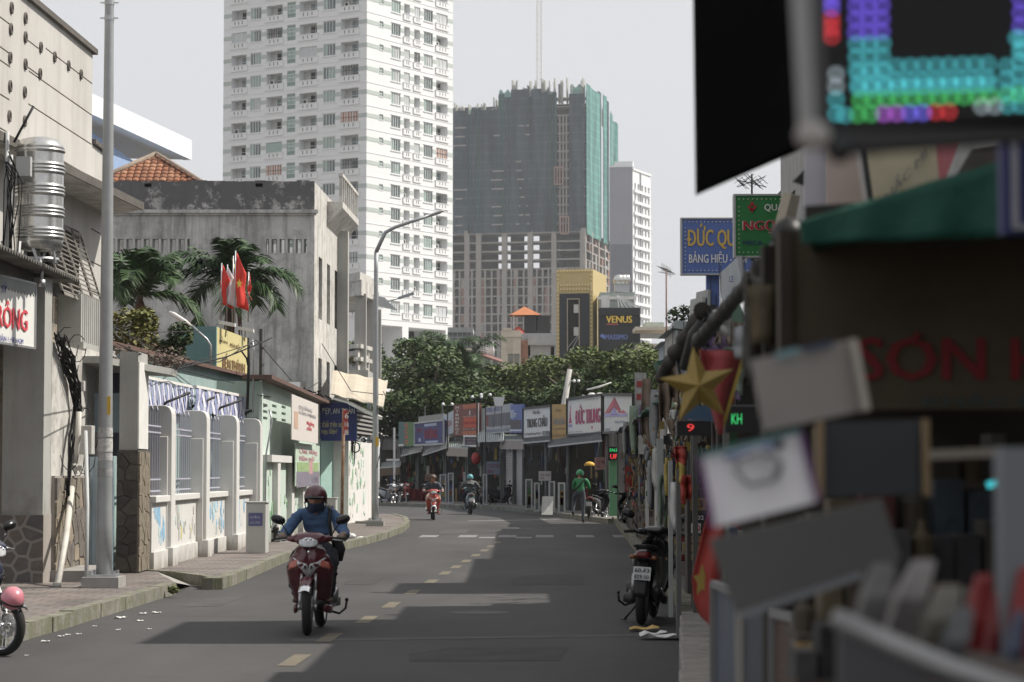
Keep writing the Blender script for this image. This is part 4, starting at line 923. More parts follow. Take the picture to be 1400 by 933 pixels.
# ---- palms
def palm(base, top, nf, L0, seed, label, trunk_r=.13, droop=1.0, leaf=LEAF2):
    rr = random.Random(seed); o = thing('palm_tree', label, 'palm tree')
    mb = MB().use(WOOD, True); n = 10; pts = [V(base).lerp(V(top), i/n)+V((.12*math.sin(i*.5),0,0))*(1 if i < n else 0) for i in range(n+1)]
    mb.tube(pts, [trunk_r*(1.25-.5*i/n) for i in range(n+1)], 12); mb.build('trunk', None, o)
    for k in range(nf):
        az = 2*math.pi*k/nf+rr.uniform(-.25,.25); el = rr.choice([84,74,62,50,34,14])+rr.uniform(-7,7); L_ = L0*rr.uniform(.8,1.1)
        d = V((math.cos(az), math.sin(az), 0)); mb = MB().use(leaf, False); pts = []; p = V(top)+d*.05; e = R(el); ns = 12
        for i in range(ns+1):
            pts.append(p.copy()); p = p+(d*math.cos(e)+V((0,0,math.sin(e))))*(L_/ns); e -= R(droop*(4+11*(i/ns)))
        mb.tube(pts, [.022*(1.1-i/ns) for i in range(ns+1)], 4)
        for i in range(1, ns*4):
            t = i/(ns*4); j = int(t*ns); q = pts[j].lerp(pts[min(j+1,ns)], t*ns-j); tan = (pts[min(j+1,ns)]-pts[j]).normalized(); side = tan.cross(V((0,0,1))).normalized() if abs(tan.z) < .99 else V((1,0,0)); upv = side.cross(tan)
            ll = L_*.40*math.sin(math.pi*(.12+.8*t))**.7
            for s in (-1,1):
                dv = (side*s*.75+tan*.65+upv*rr.uniform(-.05,.45)).normalized(); tip = q+dv*ll+V((0,0,-ll*.42)); midp = q+dv*ll*.5+V((0,0,-ll*.06)); wv = tan*.028
                mb.add([q-wv, q+wv, midp+wv, midp-wv, tip], [(0,1,2,3),(3,2,4)])
        mb.build('frond', None, o)
    if nf > 13:
        mb = MB().use(mat('palm_skirt', (.17,.08,.055), .9, var=.4), True)
        for k in range(8):
            a = k*.8; mb.tube([V(top)+V((0,0,-.1)), V(top)+V((.15*math.cos(a),.15*math.sin(a),-.45)), V(top)+V((.22*math.cos(a),.22*math.sin(a),-1.1-rr.random()*.5))], [.05,.04,.01], 5)
        mb.build('seed_stalks', None, o)
    return o
t = P(319,386,57); palm((t.x-.05,57,.1), t, 17, 1.72, 3, 'tall palm with drooping fronds behind the flags and yellow roof sign', .1)
t = P(192,404,54); palm((t.x+.1,54,.1), t, 16, 1.6, 5, 'broad palm left of the flags, beside the near lamp post', .1)
t = P(150,400,58); palm((t.x,58,.1), t, 13, 1.7, 8, 'dark palm mostly hidden behind the near lamp post', .1)
# ---- yellow roof sign with flags and lamps
yf = Fr((P(296,480,48).x, 48), (P(338,480,52.2).x, 52.2)); YS = thing('roof_sign', 'yellow roof sign with brown lettering on the teal house eave', 'sign')
zy1, zy0 = P(296,447,48).z, P(296,506,48).z
mb = MB().use(mat('sign_yellow', (.60,.53,.25), .5, var=.06, streak=.1, streak_col=(.4,.35,.18))); yf.box(mb, 0, yf.w, -.06, 0, zy0, zy1); mb.build('panel', None, YS)
mb = MB().use(mat('sign_teal_side', (.12,.24,.24), .6)); yf.box(mb, -.12, -.005, -.8, 0.01, zy0, zy1); mb.build('side', None, YS)
BRN = mat('brown_letter', (.20,.11,.045), .6, var=.2)
place_text(yf, 'TRƯỜNG MẦM NON', 299, 462, 310, 467, BRN, YS, .01); place_text(yf, 'MÚA RỐI', 314, 466, 327, 474, BRN, YS, .01, .04); place_text(yf, 'BẾN THÀNH', 304, 481, 334, 502, BRN, YS, .01, .05)
mb = MB().use(STEEL); 
for u in (.3, 2.2, 4.4): mb.bar(yf.at(u,-.1,zy0-.4), yf.at(u,-.1,zy0+.1), .06)
mb.build('bracket', None, YS)
for x, y, w_ in ((309,443,.34),(335,451,.34)):
    p = P(x, y, 48.5 if x < 320 else 51.5); mb = MB().use(mat('floodlight_white', (.62,.62,.6), .4), False); mb.obox(p+V((-.15,-.1,0)), (w_,0,-.06), (0,.25,0), (0,0,.07)); o = mb.build('floodlight', None)
    tag(o, 'small white floodlight over the %s end of the yellow roof sign' % ('left' if x < 320 else 'right'), 'floodlight')
    mb = MB().use(STEEL, True); mb.tube([p+V((0,.05,0)), p+V((-.02,.15,-.15)), p+V((-.05,.3,-.25))], .015, 6); mb.build('arm', None, o)
FR_ = mat('flag_red', (.60,.045,.03), .7, var=.06); FW = mat('flag_white', (.66,.62,.64), .7); FY = mat('flag_yellow', (.80,.60,.10), .6)
def flag(px, ytop, ybase, w_, h_, m, label, star=False, Y=49.5, lean=0):
    o = thing('flag', label, 'flag', 'flags on poles above the yellow roof sign'); a = P(px+lean, ytop, Y); b = P(px-1, ybase, Y)
    mb = MB().use(STEEL, True); mb.tube([b, a], .014, 6); mb.build('pole', None, o)
    mb = MB().use(m, True); ph = px
    f = lambda u, v: tuple(a+V((u*w_*(.75+.25*v)+.03*math.sin(v*7+ph), .1*math.sin(u*5+v*3+ph)*u, -.03-v*h_-u*h_*.30*(1-v)-.1*u)))
    mb.grid(f, 10, 10, .004); mb.build('cloth', None, o)
    if star:
        mb = MB().use(FY); c = V(f(.55,.45))+V((0,-.05,0)); pts = []
        for i in range(10):
            r_ = .11 if i % 2 == 0 else .045; t_ = math.pi/2+i*math.pi/5; pts.append(c+V((r_*math.cos(t_)*.6,0,r_*math.sin(t_))))
        mb.prism(pts, (0,-.004,0)); mb.build('star', None, o)
    return o
flag(303,360,441,.22,.85,FR_,'leftmost limp red flag of the four over the roof sign')
flag(311,362,441,.26,.8,FW,'limp white flag between the two red flags')
flag(319,350,441,.14,.8,mat('flag_yellow_pale',(.6,.5,.15),.7),'narrow yellow flag mostly hidden behind the starred red one', Y=49.6)
flag(322,343,441,.26,1.15,FR_,'long red flag with a yellow star, tallest above the roof sign', star=True, Y=49.3)
flag(340,372,441,.04,.5,FR_,'rolled red flag farthest right above the roof sign')
# small curved lamp arm left of sign
mb = MB().use(STEEL, True); mb.tube([P(288,505,47), P(288,472,47), P(283,464,47), P(262,445,47)], .02, 6); o = mb.build('street_light', None); tag(o, 'thin curved street light arm with a white head before the palms', 'street light')
mb = MB().use(WHITE, True); a, b = P(262,446,47), P(231,426,47); mb.loft([(a.lerp(b,t), V((0,.05*w_,0)), V((.03*w_,0,.04*w_)), .8) for t, w_ in ((0,.4),(.3,1),(.8,1),(1,.3))], 8); mb.build('lamp_head', None, o)
# ================================================================== WHITE APARTMENT TOWER
AP = thing('apartment_tower', 'white apartment tower with grey green bands and balconies, cut off at the top', 'building')
C0 = P(499.5, 643, 340.); C0.z = 0; FH = 3.46
r0 = Fr(C0, C0+V((math.sin(R(33)), math.cos(R(33)), 0))*22.3)
ld = V((-math.sin(R(57)), math.cos(R(57)), 0)); L0_ = C0+ld*27.2
l0 = Fr(L0_, C0)
TWL = mat('tower_white', (.72,.735,.745), .7, var=.035, scale=.12, streak=.10, streak_col=(.6,.61,.6)); TWB = mat('tower_band', (.44,.49,.465), .7, var=.05, scale=.3)
TG = glass_mat('tower_glass', (.10,.14,.14), .2); TGL = mat('green_pane', (.30,.40,.37), .3, var=.1); TFR = mat('window_frame', (.66,.68,.67), .5)
zb = P(499, 437, 340).z; NF = 15
def uL(px): return l0.px(px)[0]
def uR(px): return r0.px(px)[0]
Lo = [('balcony',313,333.5),('window',339,353.5),('balcony',361,383),('stair_window',389.5,401),('balcony',406.5,430.5),('window',439.5,456),('balcony',463.5,488)]
Ro = [('vent_window',517,522.5),('window',533.5,546),('balcony',551,559),('balcony',565,573),('window',578.5,590.5),('balcony',595.5,611)]
def zz_(k): return zb+.3+k*FH
opsL, opsR = [], []
for k in range(NF):
    z = zz_(k)
    for kind, a, b in Lo:
        lo, hi, d = {'balcony':(1.15,2.75,1.3),'window':(1.0,2.75,.2),'stair_window':(.55,2.95,.2)}[kind]; opsL.append((uL(a),uL(b),z+lo,z+hi,d))
    for kind, a, b in Ro:
        lo, hi, d = {'balcony':(1.15,2.75,1.3),'window':(.95,2.8,.2),'vent_window':(1.75,2.55,.2)}[kind]; opsR.append((uR(a),uR(b),z+lo,z+hi,d))
ZT = zz_(NF)+1
mb = MB().use(TWL); facade(l0, 0, ZT, opsL, .2, mb); mb.build('wall', None, AP)
park = [(uR(494) if False else .3, uR(549.5), P(520,476,345).z, P(520,441,345).z, 6), (uR(561), uR(608), P(520,478,352).z, P(590,441,352).z, 6)]
park = [(.9, uR(549.5), 16.5, 23.0, 6.), (uR(558), uR(609), 16.5, 23.0, 6.)]
mb = MB().use(TWL); facade(r0, 0, ZT, opsR+park, .2, mb, back=None); mb.build('wall', None, AP)
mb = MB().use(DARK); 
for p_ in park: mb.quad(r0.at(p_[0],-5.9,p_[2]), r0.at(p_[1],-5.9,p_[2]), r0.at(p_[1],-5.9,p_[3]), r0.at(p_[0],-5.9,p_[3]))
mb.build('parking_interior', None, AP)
mb = MB().use(TWL); bk = r0.at(22.3,0,0); bl = L0_+r0.u*22.3
mb.quad(bk, bl, bl+V((0,0,ZT)), bk+V((0,0,ZT))); mb.quad(bl, L0_, L0_+V((0,0,ZT)), bl+V((0,0,ZT))); mb.quad(*[q+V((0,0,ZT)) for q in (C0, bk, bl, L0_)]); mb.build('back_wall', None, AP)
def band(fr, ops_):
    for k in range(NF):
        z = zz_(k)+1.72; mb = MB().use(TWB); cuts = sorted([(a,b) for a,b,z0_,z1_,d in ops_ if z0_-.1 < z+.3 < z1_+.1]); u = 0.0
        for a, b in cuts+[(fr.w, fr.w)]:
            if a-u > .05: mb = MB().use(TWB); fr.box(mb, u+.02, a-.02, 0, .035, z, z+.62); mb.build('band', None, AP)
            u = b
        mb = MB().use(TWL); fr.box(mb, .0, fr.w, 0, .05, zz_(k)-.05, zz_(k)+.05); mb.build('string_course', None, AP)
band(l0, opsL); band(r0, opsR)
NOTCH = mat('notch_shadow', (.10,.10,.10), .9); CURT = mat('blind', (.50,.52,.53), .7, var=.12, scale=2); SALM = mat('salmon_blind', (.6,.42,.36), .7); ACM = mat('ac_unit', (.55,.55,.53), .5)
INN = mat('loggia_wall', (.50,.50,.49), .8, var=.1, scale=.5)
def unit(kind, w_, var):
    """one opening's filling, local x along the wall, y inward, z up from the floor line"""
    mb = MB()
    if kind == 'balcony':
        d = 1.28
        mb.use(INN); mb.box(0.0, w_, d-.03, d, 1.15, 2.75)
        mb.use(TG if var % 3 else DARK); mb.box(w_*.38, w_*.92, d-.08, d-.03, 1.15, 2.5)
        mb.use(TFR); mb.box(w_*.64, w_*.66, d-.11, d-.08, 1.15, 2.5); mb.box(w_*.38, w_*.92, d-.11, d-.08, 1.8, 1.86)
        if var % 4 == 1: mb.use(CURT); mb.box(.02, w_*.97, .12, .18, 1.15, 2.72); mb.use(TFR); [mb.box(w_*q-.05, w_*q+.05, .06, .12, 1.15, 2.75) for q in (.33,.66)]
        if var % 5 == 2: mb.use(ACM); mb.box(w_*.1, w_*.1+.9, .35, .75, 1.2, 1.85); mb.use(DARK); mb.box(w_*.1+.2, w_*.1+.7, .34, .35, 1.28, 1.75)
        if var == 10: mb.use(TGL); mb.box(.02, w_*.98, .1, .15, 1.15, 2.72)
        if var % 6 == 5: mb.use(BLACKP); [mb.box(w_*q-.03, w_*q+.03, .05, .09, 1.15, 2.75) for q in (.15,.3,.45,.6,.75,.9)]; mb.box(0,w_,.05,.09,1.9,1.96)
        if var == 17: mb.use(SALM); mb.box(.02, w_*.98, .1, .15, 1.3, 2.7)
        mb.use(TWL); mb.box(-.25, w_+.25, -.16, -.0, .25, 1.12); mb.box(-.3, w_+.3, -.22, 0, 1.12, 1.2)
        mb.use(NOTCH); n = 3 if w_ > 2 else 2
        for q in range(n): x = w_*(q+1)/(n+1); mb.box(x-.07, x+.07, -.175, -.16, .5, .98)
    elif kind == 'window':
        mb.use(TGL if var % 3 == 0 else (CURT if var % 4 == 1 else TG)); mb.box(0, w_, .14, .18, 1.0, 2.78)
        mb.use(TGL if var % 2 else TG); mb.box(w_*.02, w_*.36, .11, .14, 1.0, 2.78)
        mb.use(TFR)
        for q in (0, .25, .5, .75, 1): mb.box(w_*q-.045, w_*q+.045, .05, .12, 1.0, 2.78)
        mb.box(0, w_, .05, .12, 1.0, 1.08); mb.box(0, w_, .05, .12, 2.68, 2.78)
        mb.use(TWL); mb.box(-.15, w_+.15, -.1, 0, .85, .98); mb.box(-.15, w_+.15, -.08, 0, 2.82, 2.9)
    elif kind == 'stair_window':
        mb.use(mat('stair_green', (.20,.28,.25), .35, var=.15)); mb.box(0, w_, .14, .18, .55, 2.95); mb.use(TFR)
        for z in (.55,1.25,1.9,2.4,2.9): mb.box(0, w_, .06, .13, z-.03, z+.05)
        mb.use(TGL); mb.box(w_*.05, w_*.46, .1, .14, 1.3, 2.4); mb.box(w_*.54, w_*.95, .1, .14, 1.3, 2.4)
    else:
        mb.use(TGL); mb.box(0, w_, .14, .18, 1.75, 2.55); mb.use(TFR); mb.box(0, w_, .08, .13, 2.1, 2.18); mb.box(-.1, w_+.1, -.06, 0, 1.62, 1.73); mb.box(w_*.48,w_*.52,.08,.13,1.75,2.55)
    return mb
cache = {}
rr = random.Random(77)
for fr, lst, uu in ((l0, Lo, uL), (r0, Ro, uR)):
    rot = Matrix((fr.u, -fr.n, V((0,0,1)))).transposed().to_euler()
    for k in range(NF):
        for i, (kind, a, b) in enumerate(lst):
            v_ = rr.randrange(24) if kind == 'balcony' else rr.randrange(12); key = (id(fr), i, kind, v_)
            if key not in cache: cache[key] = unit(kind, uu(b)-uu(a), v_).mesh(kind)
            piece(cache[key], kind, AP, fr.at(uu(a), 0, zz_(k)), rot)
# ================================================================== CONSTRUCTION TOWER
CT = thing('construction_tower', 'unfinished concrete tower wrapped in dark green safety netting', 'building')
YT = 800.; K = P(800,643,YT); K.z = 0; al = R(13)
rd = V((math.sin(al), math.cos(al), 0)); ldn = V((-math.cos(al), math.sin(al), 0))
rf = Fr(K, K+rd*62); lf = Fr(K+ldn*58, K)
def uc(px): return lf.px(px)[0]
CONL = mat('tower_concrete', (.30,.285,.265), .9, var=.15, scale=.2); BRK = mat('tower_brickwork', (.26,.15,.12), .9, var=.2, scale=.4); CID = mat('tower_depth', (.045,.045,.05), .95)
def net_mat(name, c):
    m, t, p = _nodes(name); N = t.nodes.new; L = t.links.new; tc = N('ShaderNodeTexCoord'); p.inputs['Roughness'].default_value = .8; p.inputs['Specular IOR Level'].default_value = .1
    n = N('ShaderNodeTexNoise'); n.inputs['Scale'].default_value = .08; n.inputs['Detail'].default_value = 9; mp = N('ShaderNodeMapping'); mp.inputs['Scale'].default_value = (4,4,.5); L(tc.outputs['Object'], mp.inputs[0]); L(mp.outputs[0], n.inputs['Vector'])
    r = N('ShaderNodeMapRange'); r.inputs[1].default_value = .3; r.inputs[2].default_value = .7; r.inputs[3].default_value = .55; r.inputs[4].default_value = 1.5; L(n.outputs['Fac'], r.inputs[0])
    mx_ = N('ShaderNodeMix'); mx_.data_type = 'RGBA'; mx_.blend_type = 'MULTIPLY'; mx_.inputs[0].default_value = 1; mx_.inputs[6].default_value = (*c,1); sx = N('ShaderNodeSeparateXYZ'); L(tc.outputs['Object'], sx.inputs[0]); fm = N('ShaderNodeMath'); fm.operation = 'PINGPONG'; fm.inputs[1].default_value = 1.55; L(sx.outputs[2], fm.inputs[0]); lr = N('ShaderNodeMapRange'); lr.inputs[1].default_value = 0; lr.inputs[2].default_value = .4; lr.inputs[3].default_value = 1.35; lr.inputs[4].default_value = 1; L(fm.outputs[0], lr.inputs[0]); m9 = N('ShaderNodeMath'); m9.operation = 'MULTIPLY'; L(r.outputs[0], m9.inputs[0]); L(lr.outputs[0], m9.inputs[1]); L(m9.outputs[0], mx_.inputs[7]); L(mx_.outputs[2], p.inputs['Base Color']); return m
NETD = net_mat('netting_dark', (.048,.070,.086)); NETG = net_mat('netting_green', (.04,.078,.082)); NETL = net_mat('netting_teal_lit', (.10,.225,.205))
zn = P(700,316,YT).z; zhi = P(740,124,YT).z; zlo = P(640,152,YT+8).z; FT = 3.1
top = lambda px: zlo if px < 682 else zhi
slabs_z = [zn-k*FT*1.0 for k in range(0, 17)]
for k, z in enumerate(slabs_z):
    mb = MB().use(CONL); lf.box(mb, 0, lf.w, -9, 0.0, z-.5, z); rf.box(mb, .05, 62, -9, 0, z-.5, z); mb.build('slab', None, CT)
z = zn+FT
while z < zhi-2:
    mb = MB().use(CONL); lf.box(mb, 0 if z < zlo-1 else uc(683), lf.w, -6, -.3, z-.35, z); mb.build('slab', None, CT); z += FT
for px in (638,654,689.5,725,757.5,797):
    mb = MB().use(CONL); u = uc(px); lf.box(mb, u-.9, u+.9, -1.2, .25, 0, zn+1); mb.build('column', None, CT)
for u in (0.1, 12, 24, 36, 48, 60):
    mb = MB().use(CONL); rf.box(mb, u, u+1.6, -1.2, .25, 0, zn+1); mb.build('column', None, CT)
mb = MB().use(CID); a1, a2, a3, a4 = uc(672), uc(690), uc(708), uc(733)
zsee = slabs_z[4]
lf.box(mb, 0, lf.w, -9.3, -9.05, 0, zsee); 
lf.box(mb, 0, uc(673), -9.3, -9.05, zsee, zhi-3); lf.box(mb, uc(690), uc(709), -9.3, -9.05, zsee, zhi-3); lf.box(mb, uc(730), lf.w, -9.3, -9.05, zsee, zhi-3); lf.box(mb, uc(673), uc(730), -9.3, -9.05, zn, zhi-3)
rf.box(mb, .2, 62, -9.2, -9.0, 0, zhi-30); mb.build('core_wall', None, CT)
mul = MB().use(CONL); lf_dummy = None
for px in (620,628,645,663,672,681,699,707,716,734,742,750,766,774,782,790):
    mb = MB().use(CONL); u = uc(px); lf.box(mb, u-.28, u+.28, -.6, .12, 0, slabs_z[4]); mb.build('mullion', None, CT)
rr = random.Random(5)
for px0, px1 in ((616,622),(630,636),(656,661),(679,684),(702,707),(728,732),(745,752),(769,774)):
    for k in range(4, 16):
        if rr.random() < .75: mb = MB().use(BRK if rr.random() < .7 else CONL); lf.box(mb, uc(px0), uc(px1), -.5, -.1, slabs_z[k+1] if k < 15 else 0, slabs_z[k]-.5); mb.build('infill_wall', None, CT)
for k in range(0, 16):
    for j in range(10):
        if rr.random() < .6: mb = MB().use(CONL if rr.random() < .5 else BRK); u = 2+j*6; rf.box(mb, u, u+2.5, -.5, -.1, slabs_z[min(k+1,16)], slabs_z[k]-.5); mb.build('infill_wall', None, CT)
# netting, bay by bay, each sheet at its own depth
bays = [(560,616,NETD),(616,640,NETD),(640,644,NETG),(644,650,NETD),(650,657,NETG),(657,682,NETD),(682,690,NETG),(690,699,NETD),(699,724,NETD),(724,727,NETG),(727,741,NETD),(741,750,NETD),(750,757,NETG),(757,762,NETG),(779,800,NETD)]
for i, (a, b, m) in enumerate(bays):
    zt = top((a+b)/2)+rr.uniform(-1.5,1.5); dd = .6 if m is NETG else rr.uniform(.2,.5)
    mb = MB().use(m); ua, ub = uc(a), uc(b); ph = rr.random()*9
    mb.grid(lambda u, v: tuple(lf.at(lerp(ua,ub,u), dd+.25*math.sin(u*9+ph)+.12*math.sin(v*60+u*5), lerp(zn, zt, v))), 8, 40, .12); mb.build('netting', None, CT)
for k in range(1, 13):
    for a, b in ((671,690),(706,718),(719,727),(620,640)):
        if rr.random() < .8-.05*k: mb = MB().use(CONL); u = uc(a)+rr.uniform(0,1.5); lf.box(mb, u, uc(b)-rr.uniform(0,2), .85, .95, zn+k*FT-.5, zn+k*FT-.05); mb.build('floor_edge', None, CT)
mb = MB().use(CID); lf.box(mb, uc(762), uc(779), -3, -2.9, zn, zhi-8); mb.build('hoist_shaft', None, CT)
z = zn+FT
while z < zhi-8:
    mb = MB().use(mat('shaft_beam', (.25,.25,.26), .8)); lf.box(mb, uc(762), uc(779), -.3, .2, z-.3, z+.1); mb.build('shaft_beam', None, CT); z += FT
for px in (766,770.5,775): mb = MB().use(CONL); lf.box(mb, uc(px)-.2, uc(px)+.2, -.2, .3, zn, zhi-8); mb.build('hoist_rail', None, CT)
for px, py in ((765,240),(773,308)):
    mb = MB().use(mat('hoist_cage', (.45,.30,.25), .6)); z = P(px,py,YT).z
    for q in range(4): lf.box(mb, uc(px)-1.5+q*.95, uc(px)-1.3+q*.95, .5, 1.6, z-3.0, z+3.0)
    lf.box(mb, uc(px)-1.5, uc(px)+1.5, .5, 1.6, z-3.1, z-2.8); lf.box(mb, uc(px)-1.5, uc(px)+1.5, .5, 1.6, z+2.8, z+3.1); mb.build('hoist_cage', None, CT)
# sun side, stepping back; sunlight is put into its paler teal
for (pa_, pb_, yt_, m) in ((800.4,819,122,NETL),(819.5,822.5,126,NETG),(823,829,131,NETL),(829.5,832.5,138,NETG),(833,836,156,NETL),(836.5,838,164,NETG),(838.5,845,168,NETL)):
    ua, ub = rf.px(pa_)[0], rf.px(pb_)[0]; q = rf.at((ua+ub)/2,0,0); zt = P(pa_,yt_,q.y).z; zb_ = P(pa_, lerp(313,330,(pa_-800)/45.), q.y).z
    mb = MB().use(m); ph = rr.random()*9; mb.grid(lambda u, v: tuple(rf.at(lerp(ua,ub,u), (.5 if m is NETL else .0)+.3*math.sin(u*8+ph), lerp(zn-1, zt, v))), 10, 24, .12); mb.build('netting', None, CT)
# ragged top: scaffold poles and light nets
SCF = mat('scaffold_pole', (.35,.36,.33), .6); NETP = net_mat('netting_pale', (.20,.36,.32))
for i in range(46):
    px = rr.uniform(618, 800); u = uc(px); zt = top(px); mb = MB().use(SCF); h = rr.uniform(1.5,5); lf.box(mb, u, u+.22, -.5-rr.random()*4, -.3, zt-4, zt+h); mb.build('scaffold_pole', None, CT)
for i in range(14):
    u = rr.uniform(1,60); q = rf.at(u,0,0); zt = P(800,lerp(124,170,(u/62)**.6),q.y).z; mb = MB().use(SCF); rf.box(mb, u, u+.3, -1, -.7, zt-4, zt+rr.uniform(1,4)); mb.build('scaffold_pole', None, CT)
for a, b, yt_ in ((622,640,148),(655,681,146),(681,700,120),(700,728,119),(732,758,121),(779,812,116),(640,655,145)):
    mb = MB().use(NETP); ua, ub = uc(a), uc(min(b,800)); z1_ = P(a,yt_,YT).z; z0_ = z1_-rr.uniform(4,6)
    mb.grid(lambda u, v: tuple(lf.at(lerp(ua,ub,u), -1.5+.3*math.sin(u*8), lerp(z0_, z1_+.7*math.sin(u*13), v))), 10, 3, .1); mb.build('netting', None, CT)
CRN = thing('tower_crane', 'slender pale crane mast rising out of the construction tower', 'crane')
q = P(737,122,YT+8); zt = P(737,-40,YT+8).z; s = .75; mb = MB().use(mat('crane_paint', (.52,.47,.36), .6))
z = q.z-12
for sx in (-s, s):
    for sy in (-s, s): mb.bar((q.x+sx,q.y+sy,z), (q.x+sx,q.y+sy,zt), .16)
mb.build('mast', None, CRN); mb = MB().use(mat('crane_paint', (.52,.47,.36), .6)); k = 0
while z < zt:
    mb.bar((q.x-s,q.y-s,z), (q.x+s,q.y-s,z+2.2), .09); mb.bar((q.x+s,q.y-s,z+2.2), (q.x-s,q.y-s,z+2.2), .09); z += 2.2
mb.build('lattice', None, CRN)
# ================================================================== OTHER FAR BUILDINGS
G2 = thing('grey_white_tower', 'slim tower with a blank grey side and white balconied side right of the netted tower', 'building')
c = P(866,643,700.); c.z = 0; a_ = R(22); fl = Fr(c+V((-math.cos(R(8)),math.sin(R(8)),0))*7, c); fr_ = Fr(c, c+V((math.sin(a_),math.cos(a_),0))*17)
zt = P(866,226,700).z; GW_ = mat('far_grey_wall', (.30,.31,.34), .85, var=.06, scale=.1); 
mb = MB().use(GW_); facade(fl, 0, zt, [], .3, mb); mb.build('wall', None, G2)
mb = MB().use(mat('far_dark_panel', (.17,.18,.21), .85)); fl.box(mb, .4, 6.6, 0, .2, 0, P(866,334,700).z); mb.build('dark_panel', None, G2)
ops = []
zf = 8.0
while zf < zt-4:
    for u in (1.5, 4.5, 8.2, 11.2, 14.2): ops.append((u, u+1.7, zf, zf+1.9, .8))
    zf += 3.4
mb = MB().use(TWL); facade(fr_, 0, zt-1.5, ops, .8, mb, back=mat('far_recess', (.24,.24,.25), .8)); mb.build('balcony_wall', None, G2)
mb = MB().use(GW_); fr_.box(mb, 6.6, 7.4, 0, .3, 0, zt-1.5); mb.build('shaft', None, G2)
mb = MB().use(TWL); fl.box(mb, 1.5, 7, -4, -.3, zt, zt+1.2); fr_.box(mb, 0, 17, -6, .3, zt-1.5, zt-.9); fl.box(mb, 0, 7, -.3, .2, zt-.6, zt); mb.build('crown', None, G2)
zf = 8.0
for k in range(24):
    mb = MB().use(TWL); fr_.box(mb, .8, 16, .0, .5, 7.0+k*3.4, 7.9+k*3.4); mb.build('balcony', None, G2)
# gold framed tube house
GB = thing('gold_framed_building', 'narrow gold framed building with a black front and a tall slot window', 'building')
Yg = 250.; gf = Fr(P(761,643,Yg), P(811,643,Yg-.8)); gz1 = P(761,369,Yg).z
GOLD = mat('gold_cladding', (.50,.40,.19), .55, metal=.2, var=.1, scale=1.5); GOLD_LIT = mat('gold_side_lit', (.62,.52,.30), .7, var=.08, scale=.6, streak=.1, streak_col=(.5,.42,.25)); NAVY = mat('black_cladding', (.018,.022,.028), .4, var=.2)
W_ = gf.w; zs_ = P(790,402,Yg).z; s0, s1 = gf.px(777)[0], gf.px(792)[0]; zs1 = P(785,410,Yg).z
mb = MB().use(GOLD); gf.box(mb, 0, W_, -9, 0, 0, gz1); mb.build('wall', None, GB)
mb = MB().use(GOLD_LIT); sfr = Fr(gf.at(W_,0,0), gf.at(W_,0,0)+V((1.2,9,0))); facade(sfr, 0, P(818,380,Yg).z, [], .2, mb); mb.build('side_wall', None, GB)  # paler gold paints the sun onto this side wall
mb = MB().use(NAVY); facade(Fr(gf.at(.35,.12,0), gf.at(W_-.35,.12,0)), 0, zs_, [(s0-.35,s1-.35,4,zs1,.1)], .1, mb, back=DARK); mb.build('front_cladding', None, GB)
mb = MB().use(mat('slot_trim', (.45,.38,.28), .5)); t_ = .09
gf.box(mb, s0-t_, s0, .12, .2, 4, zs1+t_); gf.box(mb, s1, s1+t_, .12, .2, 4, zs1+t_); gf.box(mb, s0, s1, .12, .2, zs1, zs1+t_); mb.build('slot_trim', None, GB)
for y in (417, 448): mb = MB().use(mat('ac_unit', (.55,.55,.53), .5)); z = P(785,y,Yg).z; gf.box(mb, s1-.55, s1-.05, .04, .14, z-.9, z); mb.build('ac_unit', None, GB)
mb = MB().use(STEEL); z = P(780,488,Yg).z; mb.bar(gf.at(s0,.0,z), gf.at(s1,.0,z+2.2), .06); mb.bar(gf.at(s0,.0,z+1), gf.at(s1,.0,z+2.4), .06); mb.build('stair', None, GB)
bl = MB().use(mat('gold_stud', (.74,.62,.34), .5, var=.1)); bl.prism([(-.13,0,-.12),(.13,0,-.12),(.0,0,.14)], (0,-.14,0)); bme = bl.mesh('stud')
n = int(W_/.32)
for k in range(n):
    for z in (gz1-.12, zs_+.5, zs_+.95): piece(bme, 'stud', GB, gf.at((k+.5)*W_/n, 0, z))
z = 7.0
while z < gz1-.3: 
    piece(bme, 'stud', GB, gf.at(.17,.0,z)); piece(bme, 'stud', GB, gf.at(W_-.17,.0,z)); z += .42
# billboard building
VB = thing('billboard_building', 'building behind the black billboard with steel tanks on its roof', 'building')
Yv = 240.; a, b = P(821,643,Yv+6), P(868,643,Yv+6)
mb = MB().use(mat('grey_green_plant_room', (.33,.37,.35), .8, var=.12, streak=.2)); mb.box(a.x, b.x, Yv+6, Yv+12, 0, P(840,400,Yv+6).z); mb.build('wall', None, VB)
mb = MB().use(WHITE); mb.box(a.x-.3, b.x+.2, Yv+5.8, Yv+6, P(0,404,Yv).z, P(0,400,Yv).z); mb.build('parapet', None, VB)
mb = MB().use(STEEL)
for k in range(6): p = P(846+k*4, 404, Yv+4); mb.bar(P(844,404,Yv+5.5), P(846+k*6,421,Yv+1), .07)
mb.bar(P(844,408,Yv+2), P(870,421,Yv+1), .07); mb.build('frame', None, VB)
mb = MB().use(WHITE); q = P(823,416,Yv+2); mb.box(q.x, q.x+.8, Yv+2, Yv+4, q.z-.6, q.z+.9); mb.build('stair_head', None, VB)
